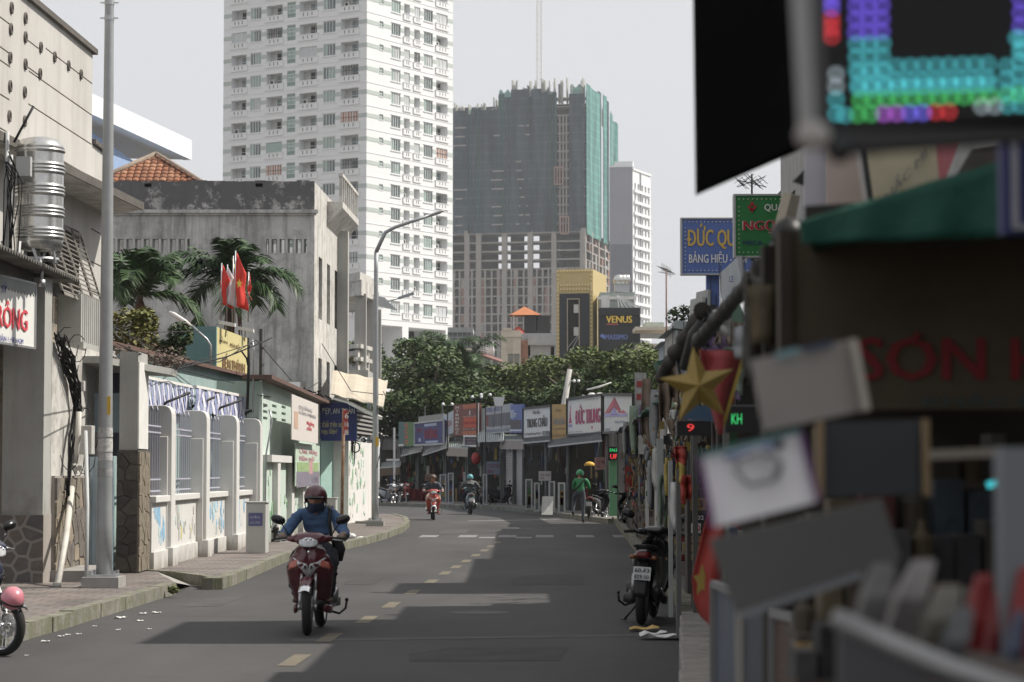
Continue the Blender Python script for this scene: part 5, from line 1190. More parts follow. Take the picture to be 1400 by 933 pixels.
for k, x in enumerate((845, 850, 855)):
    q = P(x, 383, Yv+8+k*.4); mb = MB().use(mat('stainless', (.62,.62,.60), .24, metal=.95), True); mb.lathe((q.x,q.y-1,q.z), [(.01,-.02)]+[(.5+.02*(i%2),i*.12) for i in range(16)]+[(.01,1.9)], 14, 'y'); o = mb.build('roof_tank', None); tag(o, ('left','middle','right')[k]+' steel tank lying on the roof behind the black billboard', 'water tank')
    mb = MB().use(STEEL); mb.box(q.x-.4,q.x+.4,q.y-.8,q.y+.6,P(0,400,Yv+8).z,q.z-.45); mb.build('stand', None, o)
bf_ = Fr(P(819,643,Yv), P(876,643,Yv)); BBD = thing('billboard', 'black billboard with gold VENUS lettering above the trees', 'billboard')
zv1, zv0 = P(820,421,Yv).z, P(820,486,Yv).z
mb = MB().use(mat('billboard_black', (.017,.019,.022), .5, var=.2)); facade(bf_, zv0, zv1, [(.1,bf_.w-.1,P(0,446,Yv).z,P(0,431,Yv).z,.5)], .5, mb, back=NAVY); bf_.box(mb, 0, bf_.w, -2, -.52, zv0, zv1); mb.build('panel', None, BBD)
GLT = mat('gold_letter', (.85,.60,.10), .5); BLT = mat('blue_letter_bright', (.16,.22,.55), .5)
place_text(bf_, 'VENUS', 829, 432, 864, 441.5, GLT, BBD, -.1, .04)
mb = MB().use(mat('red_strip', (.4,.1,.1), .6)); u0,z = bf_.px(829,444.5); bf_.box(mb, u0, bf_.px(846)[0], -.2, -.1, z, z+.14); mb.build('print', None, BBD)
place_text(bf_, 'MASSIMO', 828, 457.5, 858, 464.5, BLT, BBD, .02, .02)
mb = MB().use(BLT); q = V(bf_.at(bf_.px(824)[0], .02, P(0,461,Yv).z)); mb.prism([q+V((-.3,0,.1)), q+V((0,0,.35)), q+V((.25,0,.15)), q+V((.3,0,-.25)), q+V((0,0,-.1))], (0,-.03,0)); mb.build('emblem', None, BBD)
# low rooftops between the towers
def block(name, label, px0, px1, ytop, Y, m, d=8, cat='building', lean=0):
    o = thing(name, label, cat); a, b = P(px0,643,Y), P(px1,643,Y+lean); z = P(px0,ytop,Y).z; fr = Fr(a, b)
    return o, fr, z
o, fr, z = block('rooftop_pavilion', 'orange hipped pavilion roof over a planted terrace', 697, 740, 431, 200, None)
mb = MB(); pts = [fr.at(0,.3,z), fr.at(fr.w,.3,z), fr.at(fr.w,-2.6,z), fr.at(0,-2.6,z)]; ap_ = fr.at(fr.w*.47,-1.2,P(718,418,200).z); mb.use(mat('orange_tile_roof', (.42,.16,.07), .8, var=.15, scale=2))
mb.add([tuple(q) for q in pts]+[tuple(ap_)], [(0,1,4),(1,2,4),(2,3,4),(3,0,4),(3,2,1,0)]); mb.build('roof', None, o)
mb = MB().use(WHITE)
for u in (.3, fr.w-.4): fr.box(mb, u, u+.08, -.1, .0, z-1.3, z)
mb.build('post', None, o)
mb = MB().use(mat('terrace_dark', (.045,.045,.045), .8)); f_ = Fr(P(704,643,200), P(752,643,200)); f_.box(mb, .8, f_.w, -3, 0, z-1.9, z-.05); mb.build('terrace_room', None, o)
mb = MB().use(mat('red_parasol', (.36,.07,.05), .7)); q = f_.at(.3,.1,z-1.45); mb.lathe(tuple(q), [(.7,-.2),(.35,.25),(.02,.5)], 10); mb.lathe(tuple(q+V((-1,0,-.1))), [(.5,-.15),(.25,.2),(.02,.4)], 10); mb.build('parasol', None, o)
o2, fr, z = block('cream_house', 'cream house with a curved gable top below the construction tower', 685, 712, 452, 190, None)
CRH = mat('cream_far_wall', (.55,.50,.41), .85, var=.1, streak=.2, streak_col=(.35,.31,.25))
mb = MB().use(CRH); facade(fr, 0, z, [(.55,1.0,z-2.6,z-1.9,.15),(1.05,1.5,z-2.6,z-1.9,.15)], .15, mb, back=mat('dull_glass', (.28,.28,.25), .5)); fr.box(mb, 0, fr.w, -6, -.2, 0, z-.02); fr.box(mb, -.1, fr.w+.1, -.2, .1, z-.55, z-.4); fr.box(mb, .1, .9, -.2, .05, z, z+.2); mb.build('wall', None, o2)
mb = MB().use(mat('recess_panel', (.46,.43,.33), .85)); fr.box(mb, .45, .95, 0, .04, z-1.8, z-.6); mb.build('panel', None, o2)
o3, fr, z = block('grey_house', 'grey rendered house with a dark window below the gold framed building', 712, 760, 456, 195, None)
GRH = mat('grey_far_wall', (.33,.34,.35), .85, var=.1, streak=.2, streak_col=(.2,.2,.2))
mb = MB().use(GRH); facade(fr, 0, z, [(fr.px(753)[0], fr.px(758)[0], z-1.9, z-1.1, .2),(fr.px(722)[0], fr.px(725)[0], z-1.9, z-1.0, .2)], .2, mb, back=DARK); fr.box(mb, 0, fr.w, -6, -.3, 0, z-.1); fr.box(mb, 0.6, fr.w, 0, .5, z-1.0, z-.15); mb.build('wall', None, o3)
mb = MB().use(mat('brick_gable', (.30,.17,.13), .9, var=.2, scale=4)); fr.box(mb, 0, .6, 0, .15, 0, z-.6); mb.build('brick_edge', None, o3)
o4, fr, z = block('tin_roof_house', 'low house with a red brown tin roof under the white bottles', 648, 686, 492, 175, None)
mb = MB().use(mat('red_tin', (.20,.10,.085), .8, var=.2, scale=3)); q0, q1 = P(657,487,175), P(686,497,171); mb.prism([q0, q1, q1+V((0,0,.12)), q0+V((0,0,.12))], (0,5,.4)); mb.build('roof', None, o4)
mb = MB().use(GRH); fr.box(mb, 0, fr.w-.3, -5, 0, 0, P(0,500,175).z); fr.box(mb, .3, 1.2, -.1, .02, P(0,497,175).z, P(0,489,175).z); mb.build('wall', None, o4)
o5, fr, z = block('slab_roof_building', 'grey building with flat roof slab and dark glazing left of the construction tower foot', 612, 645, 448, 210, None)
mb = MB().use(GRH); fr.box(mb, 0, fr.w+.1, -6, .2, P(0,455,210).z, z); mb.build('roof', None, o5)
mb = MB().use(mat('far_curtain_wall', (.13,.145,.15), .4, var=.25, scale=1.2)); fr.box(mb, 0, fr.w-.1, -6, 0, P(0,476,210).z, P(0,455,210).z-.0); mb.build('glazing', None, o5)
mb = MB().use(GRH)
for k in range(6): fr.box(mb, k*fr.w/5-.03, k*fr.w/5+.03, 0, .05, P(0,476,210).z, P(0,455,210).z)
for y in (462,468): fr.box(mb, 0, fr.w-.1, 0.0, .06, P(0,y,210).z, P(0,y,210).z+.08)
mb.build('window_frame', None, o5)
mb = MB().use(CRH); fr.box(mb, 0, fr.w-.12, -6, .1, 0, P(0,476,210).z); mb.build('wall', None, o5)
o6, fr, z = block('distant_flat_roof_house', 'far cream flat roofed house right of the black billboard', 876, 912, 448, 230, None)
mb = MB().use(CRH); fr.box(mb, -.3, fr.w, -5, 0, 0, P(0,470,230).z); fr.box(mb, -.5, fr.w+.3, -5, .3, P(0,452,230).z, P(0,447,230).z); mb.build('wall', None, o6)
mb = MB().use(mat('dull_glass', (.12,.12,.11), .5)); fr.box(mb, 0, fr.w, -.2, .02, P(0,463,230).z, P(0,456,230).z); mb.build('window', None, o6)
mb = MB().use(mat('pale_green_wall', (.42,.47,.42), .8)); fr.box(mb, .5, 2.4, -5, -1, P(0,448,230).z, P(0,440,230).z); mb.build('roof_room', None, o6)
# steel bottle-like vents on the tin roof
mb = MB().use(WHITE, True)
for x in (652,657,661,665,668,671,674): q = P(x, 487, 178); mb.lathe(tuple(q), [(.1,0),(.11,.5),(.05,.75),(.05,.9+.3*random.random())], 8)
tag(mb.build('roof_vents', None), 'cluster of white upright vents on the red brown tin roof', 'vents')
# ================================================================== TREES
def tree(name, label, px, py, Y, rx, ry, seed, n=5200, leaf=LEAF1, group=None, ls=.3, trunk=True, ground=0):
    rr = random.Random(seed); o = thing(name, label, 'tree', group); c = P(px, py, Y); mb = MB().use(leaf)
    lobes = []
    for k in range(16):
        a = V((rr.uniform(-1,1), rr.uniform(-.8,.8), rr.uniform(-.7,.9)))
        if a.length > 1: a.normalize(); a *= .85
        lobes.append((c+V((a.x*rx, a.y*rx*.8, a.z*ry)), rr.uniform(.28,.46)))
    for p, s in lobes: leaf_cloud(mb, p, (rx*s, rx*s, ry*s*.9), n//16, ls, rr, 'shell')
    mb.build('crown', None, o)
    if trunk:
        m2 = MB().use(WOOD, True); b = V((c.x+rr.uniform(-.4,.4), Y, ground)); f = c-V((0,0,ry*.5)); m2.tube([b, b.lerp(f,.5)+V((.15,0,0)), f], [.28,.22,.17], 10)
        for p, s in lobes[:8]: m2.tube([f, f.lerp(p,.5)+V((0,0,.2)), p], [.12,.08,.03], 6)
        m2.build('trunk', None, o)
    return o
TL2 = leaf_mat('olive_leaf', (.04,.065,.02), (.125,.165,.045)); TL1 = leaf_mat('tree_leaf', (.024,.048,.017), (.085,.125,.036))
tr = [(548,500,132,3.0,2.1,'dark rounded tree behind the second lamp post',LEAF1),(590,525,128,2.9,1.9,'dense tree left of the distant palm above the blue shop sign',LEAF1),(536,560,126,2.4,2.2,'shadowy tree low beside the second lamp post',LEAF1),
 (640,530,134,3.2,1.8,'dark tree above the brown and red shop sign',LEAF1),(690,520,138,3.0,1.5,'spreading tree before the cream house',TL2),(738,522,134,3.1,1.8,'yellowish tree before the grey house',TL2),
 (785,515,126,2.9,1.9,'full green tree below the gold framed building',TL2),(835,508,122,2.9,1.8,'olive green tree below the black billboard',TL2),(880,505,116,2.6,1.8,'tree farthest right above the stalls',TL2),(865,540,112,2.3,1.6,'dark lower tree behind the red triangle sign',LEAF1),
 (815,540,118,2.4,1.5,'dark tree directly above the pink lettered sign',LEAF1),(765,545,120,2.4,1.3,'dark tree directly above the orange sign',LEAF1),(612,550,124,2.6,1.3,'low dark tree above the tall red sign',LEAF1),(700,548,126,2.7,1.2,'low dark tree above the black on white sign',LEAF1),(660,552,125,2.3,1.2,'low dark tree right of the tall red sign',LEAF1),(570,560,125,2.4,1.4,'low dark tree above the blue shop sign',LEAF1)]
for i, (x, y, Y, rx, ry, l, m) in enumerate(tr): y += 7 if x < 600 else 15; tree('street_tree', l, x, y, Y, rx, ry, 100+i, 7200, TL1 if m is LEAF1 else m, 'trees massed behind the far shops', .26)
for k, (x, y, s) in enumerate(((612,492,3),(640,505,4),(585,508,6))):
    t = P(x, y, 140-k*2); palm((t.x,t.y,.1), t, 12, 2.9, 40+k, ('distant palm rising left of the flat roofed grey building','distant palm drooping over the dark trees','lower distant palm beside the white tower foot')[k], .16)
# ================================================================== MOTORBIKES (local: forward is -Y, bike's left is +X)
def paintm(name, c): return mat(name, c, .28, var=.06, scale=4, spec=.5, coat=.6)
LENS = mat('clear_lens', (.60,.62,.64), .12, var=.3, scale=30, spec=.8)
TAILR = mat('tail_lens', (.12,.010,.010), .2, var=.1); SEATM = mat('seat_vinyl', (.016,.016,.017), .5, bump=.1); MIRG = mat('mirror_back', (.012,.012,.014), .25)
PLW = mat('plate_white', (.62,.63,.62), .5, var=.06); ORG = mat('indicator_lens', (.22,.08,.03), .25)
_W = {}
def wheel_meshes(R_, wd, spoked):
    k = (R_, wd, spoked)
    if k in _W: return _W[k]
    t = MB().use(RUBBER, True); prof = []
    for i in range(13):
        a = math.pi*(i/12)-math.pi/2; prof.append((R_-wd*.55+wd*.55*math.cos(a), wd/2*math.sin(a)))
    t.lathe((0,0,0), [(R_-wd*.62,-wd*.42)]+prof+[(R_-wd*.62,wd*.42)], 36, 'x', cap=False)
    r = MB().use(CHROME if spoked else ALU, True); q = R_-wd*.62
    r.lathe((0,0,0), [(q+.006,-wd*.42),(q-.018,-wd*.36),(q-.022,0),(q-.018,wd*.36),(q+.006,wd*.42)], 32, 'x', cap=False)
    r.lathe((0,0,0), [(.001,-.06),(.035,-.06),(.04,-.03),(.04,.03),(.035,.06),(.001,.06)], 14, 'x', cap=False)
    s = MB()
    if spoked:
        s.use(CHROME)
        for i in range(28):
            a = 2*math.pi*i/28; b = a+(.35 if i % 2 else -.35); sx = .035 if i % 4 < 2 else -.035; s.bar((sx,.036*math.cos(b),.036*math.sin(b)), (0,(q-.02)*math.cos(a),(q-.02)*math.sin(a)), .004)
    else:
        s.use(ALU)
        for i in range(5):
            a = 2*math.pi*i/5
            for d in (-.22,.22): s.bar((0,.03*math.cos(a),.03*math.sin(a)), (0,(q-.015)*math.cos(a+d),(q-.015)*math.sin(a+d)), .022, .02)
    _W[k] = (t.mesh('tyre'), r.mesh('rim'), s.mesh('spokes')); return _W[k]
def wheel(par, name, c, R_, wd, spoked, steer=0):
    ty, ri, sp = wheel_meshes(R_, wd, spoked)
    o = piece(ty, name, par, c, (0,0,steer)); piece(ri, 'rim', o); piece(sp, 'spokes', o)
    return o
def motorbike(label, body, loc, rz, plate=None, R_=.285, spoked=False, steer=0., lean=0., accent=None, cat='motorbike', group=None, stand=False, detail=True, badge=False, lit=False):
    o = thing('motorbike', label, cat, group, loc, rz); o.rotation_euler = (0, lean, rz)
    acc = accent or BLACKP
    yf, yr = -.66, .64
    wheel(o, 'front_wheel', (0,yf,R_), R_, .095, spoked, steer); wheel(o, 'rear_wheel', (0,yr,R_), R_, .105, spoked)
    m = MB().use(ALU, True)
    for s in (-1,1):
        m.tube([(s*.075,yf+.01,R_), (s*.075,yf+.05,R_+.17)], .021, 10); m.tube([(s*.075,yf+.05,R_+.15), (s*.07,yf+.14,.66)], .016, 10)
        m.lathe((s*.085,yf,R_), [(.0,-.012),(.028,-.012),(.028,.012),(.0,.012)], 10, 'x', cap=False)
    m.build('fork', None, o)
    m = MB().use(ALU, True); m.lathe((.055,yf,R_), [(.055,-.002),(.11,-.002),(.11,.002),(.055,.002)], 24, 'x', cap=False); m.use(BLACKP); m.box(.03,.085,yf+.05,yf+.1,R_-.02,R_+.07); m.build('brake_disc', None, o)
    # front fender
    m = MB().use(body, True); Rf = R_+.035
    m.grid(lambda u, v: ((u-.5)*.135*(1-.25*abs(2*v-1)), yf-math.cos(R(36)+v*R(112))*Rf*1.0, R_+math.sin(R(36)+v*R(112))*Rf-.03*(2*u-1)**2), 8, 16, .006); m.build('front_fender', None, o)
    m = MB().use(CHROME, True); m.grid(lambda u, v: ((u-.5)*.13, yf-math.cos(R(34)+v*R(14))*(Rf+.004), R_+math.sin(R(34)+v*R(14))*(Rf+.004)-.03*(2*u-1)**2), 6, 3, .006); m.build('fender_tip', None, o)
    # leg shield
    zs = [.93,.86,.78,.70,.58,.45,.33,.24]; ws = [.10,.15,.20,.232,.222,.19,.15,.11]; ys = [-.50,-.545,-.57,-.565,-.51,-.43,-.35,-.27]
    def shield(u, v):
        t = v*7; i = min(int(t), 6); f = t-i; f = f*f*(3-2*f); w_ = lerp(ws[i],ws[i+1],f); y = lerp(ys[i],ys[i+1],f); z = lerp(zs[i],zs[i+1],t-i); q = 2*u-1
        return (q*w_, y+.20*abs(q)**2.2*(.6+.5*v)+.02*math.cos(q*9)*(1-abs(q)), z-.03*q*q)
    m = MB().use(body, True); m.grid(shield, 22, 24, .018); m.build('leg_shield', None, o)
    m = MB().use(BLACKP, True); m.grid(lambda u, v: (lambda p: (p[0]*.9, p[1]+.10, p[2]*.98))(shield(u, v)), 12, 12, .01); m.build('inner_shield', None, o)
    # bright V grille and badge
    def onsh(x, z, off=.012):
        v = (zs[0]-z)/(zs[0]-zs[-1]); best = None
        lo = 0.; hi = 1.
        for _ in range(26):
            mid = (lo+hi)/2
            if shield(.5, mid)[2] > z: lo = mid
            else: hi = mid
        v = lo; w_ = abs(shield(1., v)[0]); u = .5+x/(2*w_) if w_ else .5; p = shield(min(max(u,0),1), v); return V((p[0], p[1]-off, p[2]))
    m = MB().use(mat('silver_trim', (.60,.61,.62), .3, metal=.25, var=.05) if badge else acc, True)
    for s in (-1,1):
        outer = [(s*.185,.80),(s*.12,.715),(s*.07,.665),(s*.03,.60),(s*.0,.575)]; inner = [(s*.16,.805),(s*.09,.745),(s*.02,.725),(s*.008,.70),(s*.0,.66)]
        a = [onsh(x, z, .032) for x, z in outer]; b = [onsh(x, z, .040) for x, z in inner]
        for i in range(4): m.add([a[i], a[i+1], b[i+1], b[i], a[i]+V((0,.02,0)), a[i+1]+V((0,.02,0)), b[i+1]+V((0,.02,0)), b[i]+V((0,.02,0))], [(0,1,2,3),(0,4,5,1),(3,2,6,7)])
    m.build('grille', None, o)
    if badge:
        m = MB().use(BLACKP, True)
        for s in (-1,1): m.prism([onsh(s*.02,.70,.046), onsh(s*.05,.71,.046), onsh(s*.04,.68,.046), onsh(s*.022,.66,.046)], (0,-.004,0))
        m.build('grille_opening', None, o)
        m = MB().use(CHROME, True); c = onsh(0,.84,.03); m.ball(c, .018, 10, 6, (.8,.3,1.3)); m.build('badge', None, o)
    for s in (-1,1):
        m = MB().use(ORG if not badge else mat('pale_red_lens', (.50,.16,.12), .2, var=.2, scale=30), True); m.grid(lambda u, v, s=s: tuple(onsh(s*lerp(.12,.215,u), lerp(.70,.775,v)-.02*u, .032+.006*math.sin(math.pi*u))), 6, 4, .004); m.build('turn_signal', None, o)
    # steering head with cowl, lamp, bars
    h = bpy.data.objects.new('handlebar', None); COL.objects.link(h); h.parent = o
    m = MB().use(body, True)
    m.loft([(V((0,-.60,.955)), V((.07,0,0)), V((0,0,.04)), .8), (V((0,-.585,.96)), V((.125,0,0)), V((0,0,.062)), .8), (V((0,-.52,.985)), V((.16,0,0)), V((0,0,.06)), .8), (V((0,-.44,1.0)), V((.15,0,0)), V((0,0,.045)), .8), (V((0,-.38,1.0)), V((.07,0,0)), V((0,0,.02)), .8)], 20)
    for s in (-1,1): m.loft([(V((s*.11,-.50,.975)), V((0,.05,0)), V((0,0,.042)), .8), (V((s*.19,-.465,.975)), V((0,.04,0)), V((0,0,.034)), .8), (V((s*.235,-.44,.975)), V((0,.025,0)), V((0,0,.022)), .8)], 12)
    m.build('cowl', None, h)
    m = MB().use(LENS, True)
    m.loft([(V((0,-.612,.945)), V((.05,0,0)), V((0,.01,.045)), .8), (V((0,-.598,.955)), V((.092,0,0)), V((0,.02,.062)), .6), (V((0,-.56,.962)), V((.112,0,0)), V((0,.02,.068)), .6)], 20); hl = m.build('headlight', None, h)
    m = MB().use(CHROME, True)
    for q in range(5): m.ball((-.05+.025*q,-.604,.955+.02*(q%2)), .016, 8, 5, (1,.4,1))
    m.build('reflector', None, h)
    m = MB().use(BLACKP, True); m.tube([(-.35,-.375,.965),(-.2,-.44,.98),(0,-.45,.985),(.2,-.44,.98),(.35,-.375,.965)], .012, 8); m.build('bar', None, h)
    for s in (-1,1):
        m = MB().use(RUBBER, True); m.tube([(s*.24,-.425,.975),(s*.36,-.37,.963)], .019, 10); m.build('grip', None, h)
        m = MB().use(ALU, True); m.tube([(s*.22,-.46,.97),(s*.29,-.455,.96),(s*.37,-.43,.95)], .007, 6); m.build('brake_lever', None, h)
        m = MB().use(MIRG, True); m.tube([(s*.21,-.43,.99),(s*.25,-.42,1.06),(s*.30,-.41,1.13)], .007, 6)
        c = V((s*.335,-.405,1.17)); m.loft([(c+V((0,.02,0)), V((.055,0,.018*s)), V((-.012*s,0,.034)), .9), (c, V((.075,0,.025*s)), V((-.015*s,0,.045)), .9), (c+V((0,-.03,0)), V((.06,0,.018*s)), V((-.012*s,0,.036)), .9), (c+V((0,-.045,0)), V((.02,0,.006*s)), V((0,0,.012)), .9)], 14); m.build('mirror', None, h)
    # floor, frame, engine
    m = MB().use(BLACKP, True); m.loft([(V((0,-.40,.30)), V((.13,0,0)), V((0,0,.05)), .5), (V((0,-.2,.27)), V((.17,0,0)), V((0,0,.045)), .5), (V((0,.08,.27)), V((.17,0,0)), V((0,0,.05)), .5), (V((0,.2,.33)), V((.13,0,0)), V((0,0,.1)), .5)], 14); m.build('footboard', None, o)
    m = MB().use(body, True)
    for s in (-1,1): m.loft([(V((s*.15,-.38,.26)), V((.02,0,0)), V((0,0,.04)), .8), (V((s*.185,-.15,.235)), V((.02,0,0)), V((0,0,.045)), .8), (V((s*.17,.12,.26)), V((.02,0,0)), V((0,0,.05)), .8)], 8)
    m.build('side_skirt', None, o)
    m = MB().use(ALU if badge else mat('engine_dark', (.05,.05,.05), .5, metal=.4), True)
    m.loft([(V((.12,.15,.29)), V((.05,0,0)), V((0,0,.07)), .8), (V((.13,.35,.30)), V((.06,0,0)), V((0,0,.085)), .8), (V((.13,.6,.29)), V((.05,0,0)), V((0,0,.08)), .8), (V((.12,.72,.285)), V((.03,0,0)), V((0,0,.04)), .8)], 14)
    m.lathe((.15,.28,.36), [(.0,.07),(.075,.07),(.085,.04),(.085,0),(.06,-.02)], 18, 'x', cap=False); m.lathe((.15,.62,.28), [(.0,.06),(.05,.06),(.06,0)], 14, 'x', cap=False)
    m.build('engine', None, o)
    m = MB().use(mat('exhaust_black', (.05,.05,.05), .4, metal=.5), True); m.tube([(-.08,.1,.22),(-.13,.3,.2),(-.15,.45,.27)], .022, 8); m.tube([(-.15,.42,.27),(-.16,.55,.32),(-.165,.85,.40)], [.035,.055,.05], 14); m.use(CHROME, True); m.tube([(-.2,.5,.34),(-.205,.75,.395)], .03, 8); m.build('exhaust_pipe', None, o)
    m = MB().use(BLACKP, True); m.tube([(.17,.1,.2),(.24,.2,.17),(.30,.28,.22),(.31,.30,.30)], .013, 8); m.ball((.31,.30,.31), .02, 8, 6)
    if stand: m.tube([(.1,.1,.2),(.24,.12,.01)], .012, 8); m.box(.21,.28,.09,.15,0,.012)
    m.build('kickstand', None, o)
    for s in (-1,1): m = MB().use(STEEL, True); m.tube([(s*.12,yr-.02,R_+.02),(s*.12,yr-.12,.62)], .014, 8); m.tube([(s*.12,yr-.03,R_+.07),(s*.12,yr-.10,.54)], .026, 8); m.build('shock_absorber', None, o)
    # rear body
    m = MB().use(body, True)
    m.loft([(V((0,-.02,.50)), V((.10,0,0)), V((0,.0,.19)), .7), (V((0,.12,.55)), V((.15,0,0)), V((0,0,.19)), .7), (V((0,.35,.62)), V((.165,0,0)), V((0,0,.15)), .7), (V((0,.6,.69)), V((.15,0,0)), V((0,0,.11)), .7), (V((0,.82,.75)), V((.10,0,0)), V((0,0,.075)), .7), (V((0,.92,.78)), V((.04,0,0)), V((0,0,.03)), .7)], 20); m.build('rear_body', None, o)
    m = MB().use(SEATM, True)
    m.loft([(V((0,-.06,.735)), V((.06,0,0)), V((0,0,.02)), .7), (V((0,.05,.755)), V((.125,0,0)), V((0,0,.045)), .7), (V((0,.28,.78)), V((.14,0,0)), V((0,0,.045)), .7), (V((0,.5,.82)), V((.13,0,0)), V((0,0,.045)), .7), (V((0,.74,.845)), V((.09,0,0)), V((0,0,.03)), .7)], 16); m.build('seat', None, o)
    m = MB().use(BLACKP, True); m.tube([(-.11,.55,.83),(-.12,.8,.86),(-.07,.93,.87),(.07,.93,.87),(.12,.8,.86),(.11,.55,.83)], .013, 8); m.build('grab_rail', None, o)
    m = MB().use(TAILR, True); m.loft([(V((0,.88,.77)), V((.085,0,0)), V((0,0,.045)), .8), (V((0,.935,.765)), V((.075,0,0)), V((0,0,.035)), .8), (V((0,.95,.76)), V((.04,0,0)), V((0,0,.015)), .8)], 14); m.build('tail_light', None, o)
    for s in (-1,1): m = MB().use(ORG, True); m.ball((s*.115,.89,.74), .032, 8, 6, (1.3,.9,.8)); m.build('turn_signal', None, o)
    m = MB().use(BLACKP, True); m.grid(lambda u, v: ((u-.5)*lerp(.13,.15,v), .80+.16*v+.03*math.sin(v*3), .74-.42*v+.0*(u-.5)), 4, 8, .008); m.build('rear_fender', None, o)
    if plate:
        m = MB().use(PLW); m.obox((-.095,.95,.50), (.19,0,0), (0,.008,.0), (0,-.035,.14)); pl = m.build('plate', None, o)
        for k, s_ in enumerate(plate): letters(s_, (.078,.962-.018*(1-k),.58-.068*k), (-1,0,0), (0,-.24,.97), .156, .047, mat('plate_black', (.05,.05,.06), .6), pl, th=.003, bold=.02, n=(0,1,0))
    return o
RED = paintm('deep_red_paint', (.085,.010,.018)); BLK = paintm('black_paint', (.010,.010,.012)); BRED = paintm('orange_red_paint', (.33,.035,.022)); TEALP = paintm('teal_paint', (.16,.33,.34))
# ================================================================== PEOPLE
def figure(label, bones, zones, loc=(0,0,0), rz=0, levels=2, crease=.012):
    """one continuous body grown round its skeleton. bones: name -> (parent, xyz, radius); zones: name -> material"""
    o_ = list(bones); idx = {n: i for i, n in enumerate(o_)}
    me = bpy.data.meshes.new('t'); me.from_pydata([bones[n][1] for n in o_], [(idx[bones[n][0]], idx[n]) for n in o_ if bones[n][0]], [])
    ob = bpy.data.objects.new('t', me); COL.objects.link(ob)
    sk = ob.modifiers.new('s', 'SKIN'); sk.use_smooth_shade = True; sk.branch_smoothing = .6
    for n in o_:
        d = me.skin_vertices[0].data[idx[n]]; r = bones[n][2]; d.radius = r if isinstance(r, tuple) else (r, r); d.use_root = bones[n][0] is None
    ss = ob.modifiers.new('u', 'SUBSURF'); ss.levels = levels; ss.render_levels = levels
    bpy.context.view_layer.update(); dg = bpy.context.evaluated_depsgraph_get(); out = bpy.data.meshes.new_from_object(ob.evaluated_get(dg)); bpy.data.objects.remove(ob)
    out.materials.clear(); mats = []
    for m in zones.values():
        if m not in mats: mats.append(m); out.materials.append(m)
    if crease:
        ns_ = [(v.co.copy(), v.normal.copy()) for v in out.vertices]
        for v, (c, n) in zip(out.vertices, ns_):
            if c.z < 1.27 and not (c.y < -.28 and c.z > .9): v.co = c+n*crease*(noise.noise(V((c.x*9, c.y*9, c.z*22)))+.6*abs(noise.noise(V((c.x*20+c.z*16, c.y*20, c.z*30)))))
    segs = [(n, V(bones[bones[n][0]][1]) if bones[n][0] else V(bones[n][1]), V(bones[n][1])) for n in o_ if n in zones]
    for p in out.polygons:
        c = p.center; best = min(segs, key=lambda s: ((c-(s[1]+(s[2]-s[1])*max(0, min(1, (c-s[1]).dot(s[2]-s[1])/max((s[2]-s[1]).length_squared, 1e-9))))).length))
        p.material_index = mats.index(zones[best[0]]); p.use_smooth = True
    out.name = 'person'; ob = bpy.data.objects.new('person', out); COL.objects.link(ob); ob.location = loc; ob.rotation_euler = (0,0,rz)
    tag(ob, label, 'person'); return ob
def helmet(par, c, tilt, shell, visor=None, brim=True, yaw=0, r=.132):
    c = V(c); h = MB().use(shell, True)
    def sh(u, v):
        az = u*2*math.pi; el = lerp(R(-28) if True else 0, R(90), v); rr_ = r*(1.0)
        x = rr_*math.cos(el)*math.sin(az)*.93; y = -rr_*math.cos(el)*math.cos(az)*1.08; z = rr_*math.sin(el)*1.02
        if el < 0 and math.cos(az) > .35: z = max(z, -.0); 
        return (x, y, z)
    h.grid(sh, 28, 12, .008); o = h.build('helmet', None, par); o.location = c; o.rotation_euler = (tilt, 0, yaw)
    b = MB().use(BLACKP, True)
    if brim: b.grid(lambda u, v: (lerp(-.1,.1,u), -r*1.06*math.cos((u-.5)*1.5)-.075*v*math.cos((u-.5)*1.9), .012+.012*math.cos((u-.5)*3)-.012*v), 10, 4, .005)
    b.tube([(-.12,0,-.05),(-.10,-.03,-.11),(0,-.05,-.155),(.10,-.03,-.11),(.12,0,-.05)], .006, 6); b.build('visor' if brim else 'strap', None, o)
    if visor:
        v_ = MB().use(visor, True); v_.grid(lambda u, v: (r*1.02*math.sin((u-.5)*2.6), -r*1.16*math.cos((u-.5)*2.6), .005-.055*v), 14, 4, .004); v_.build('face_shield', None, o)
    return o
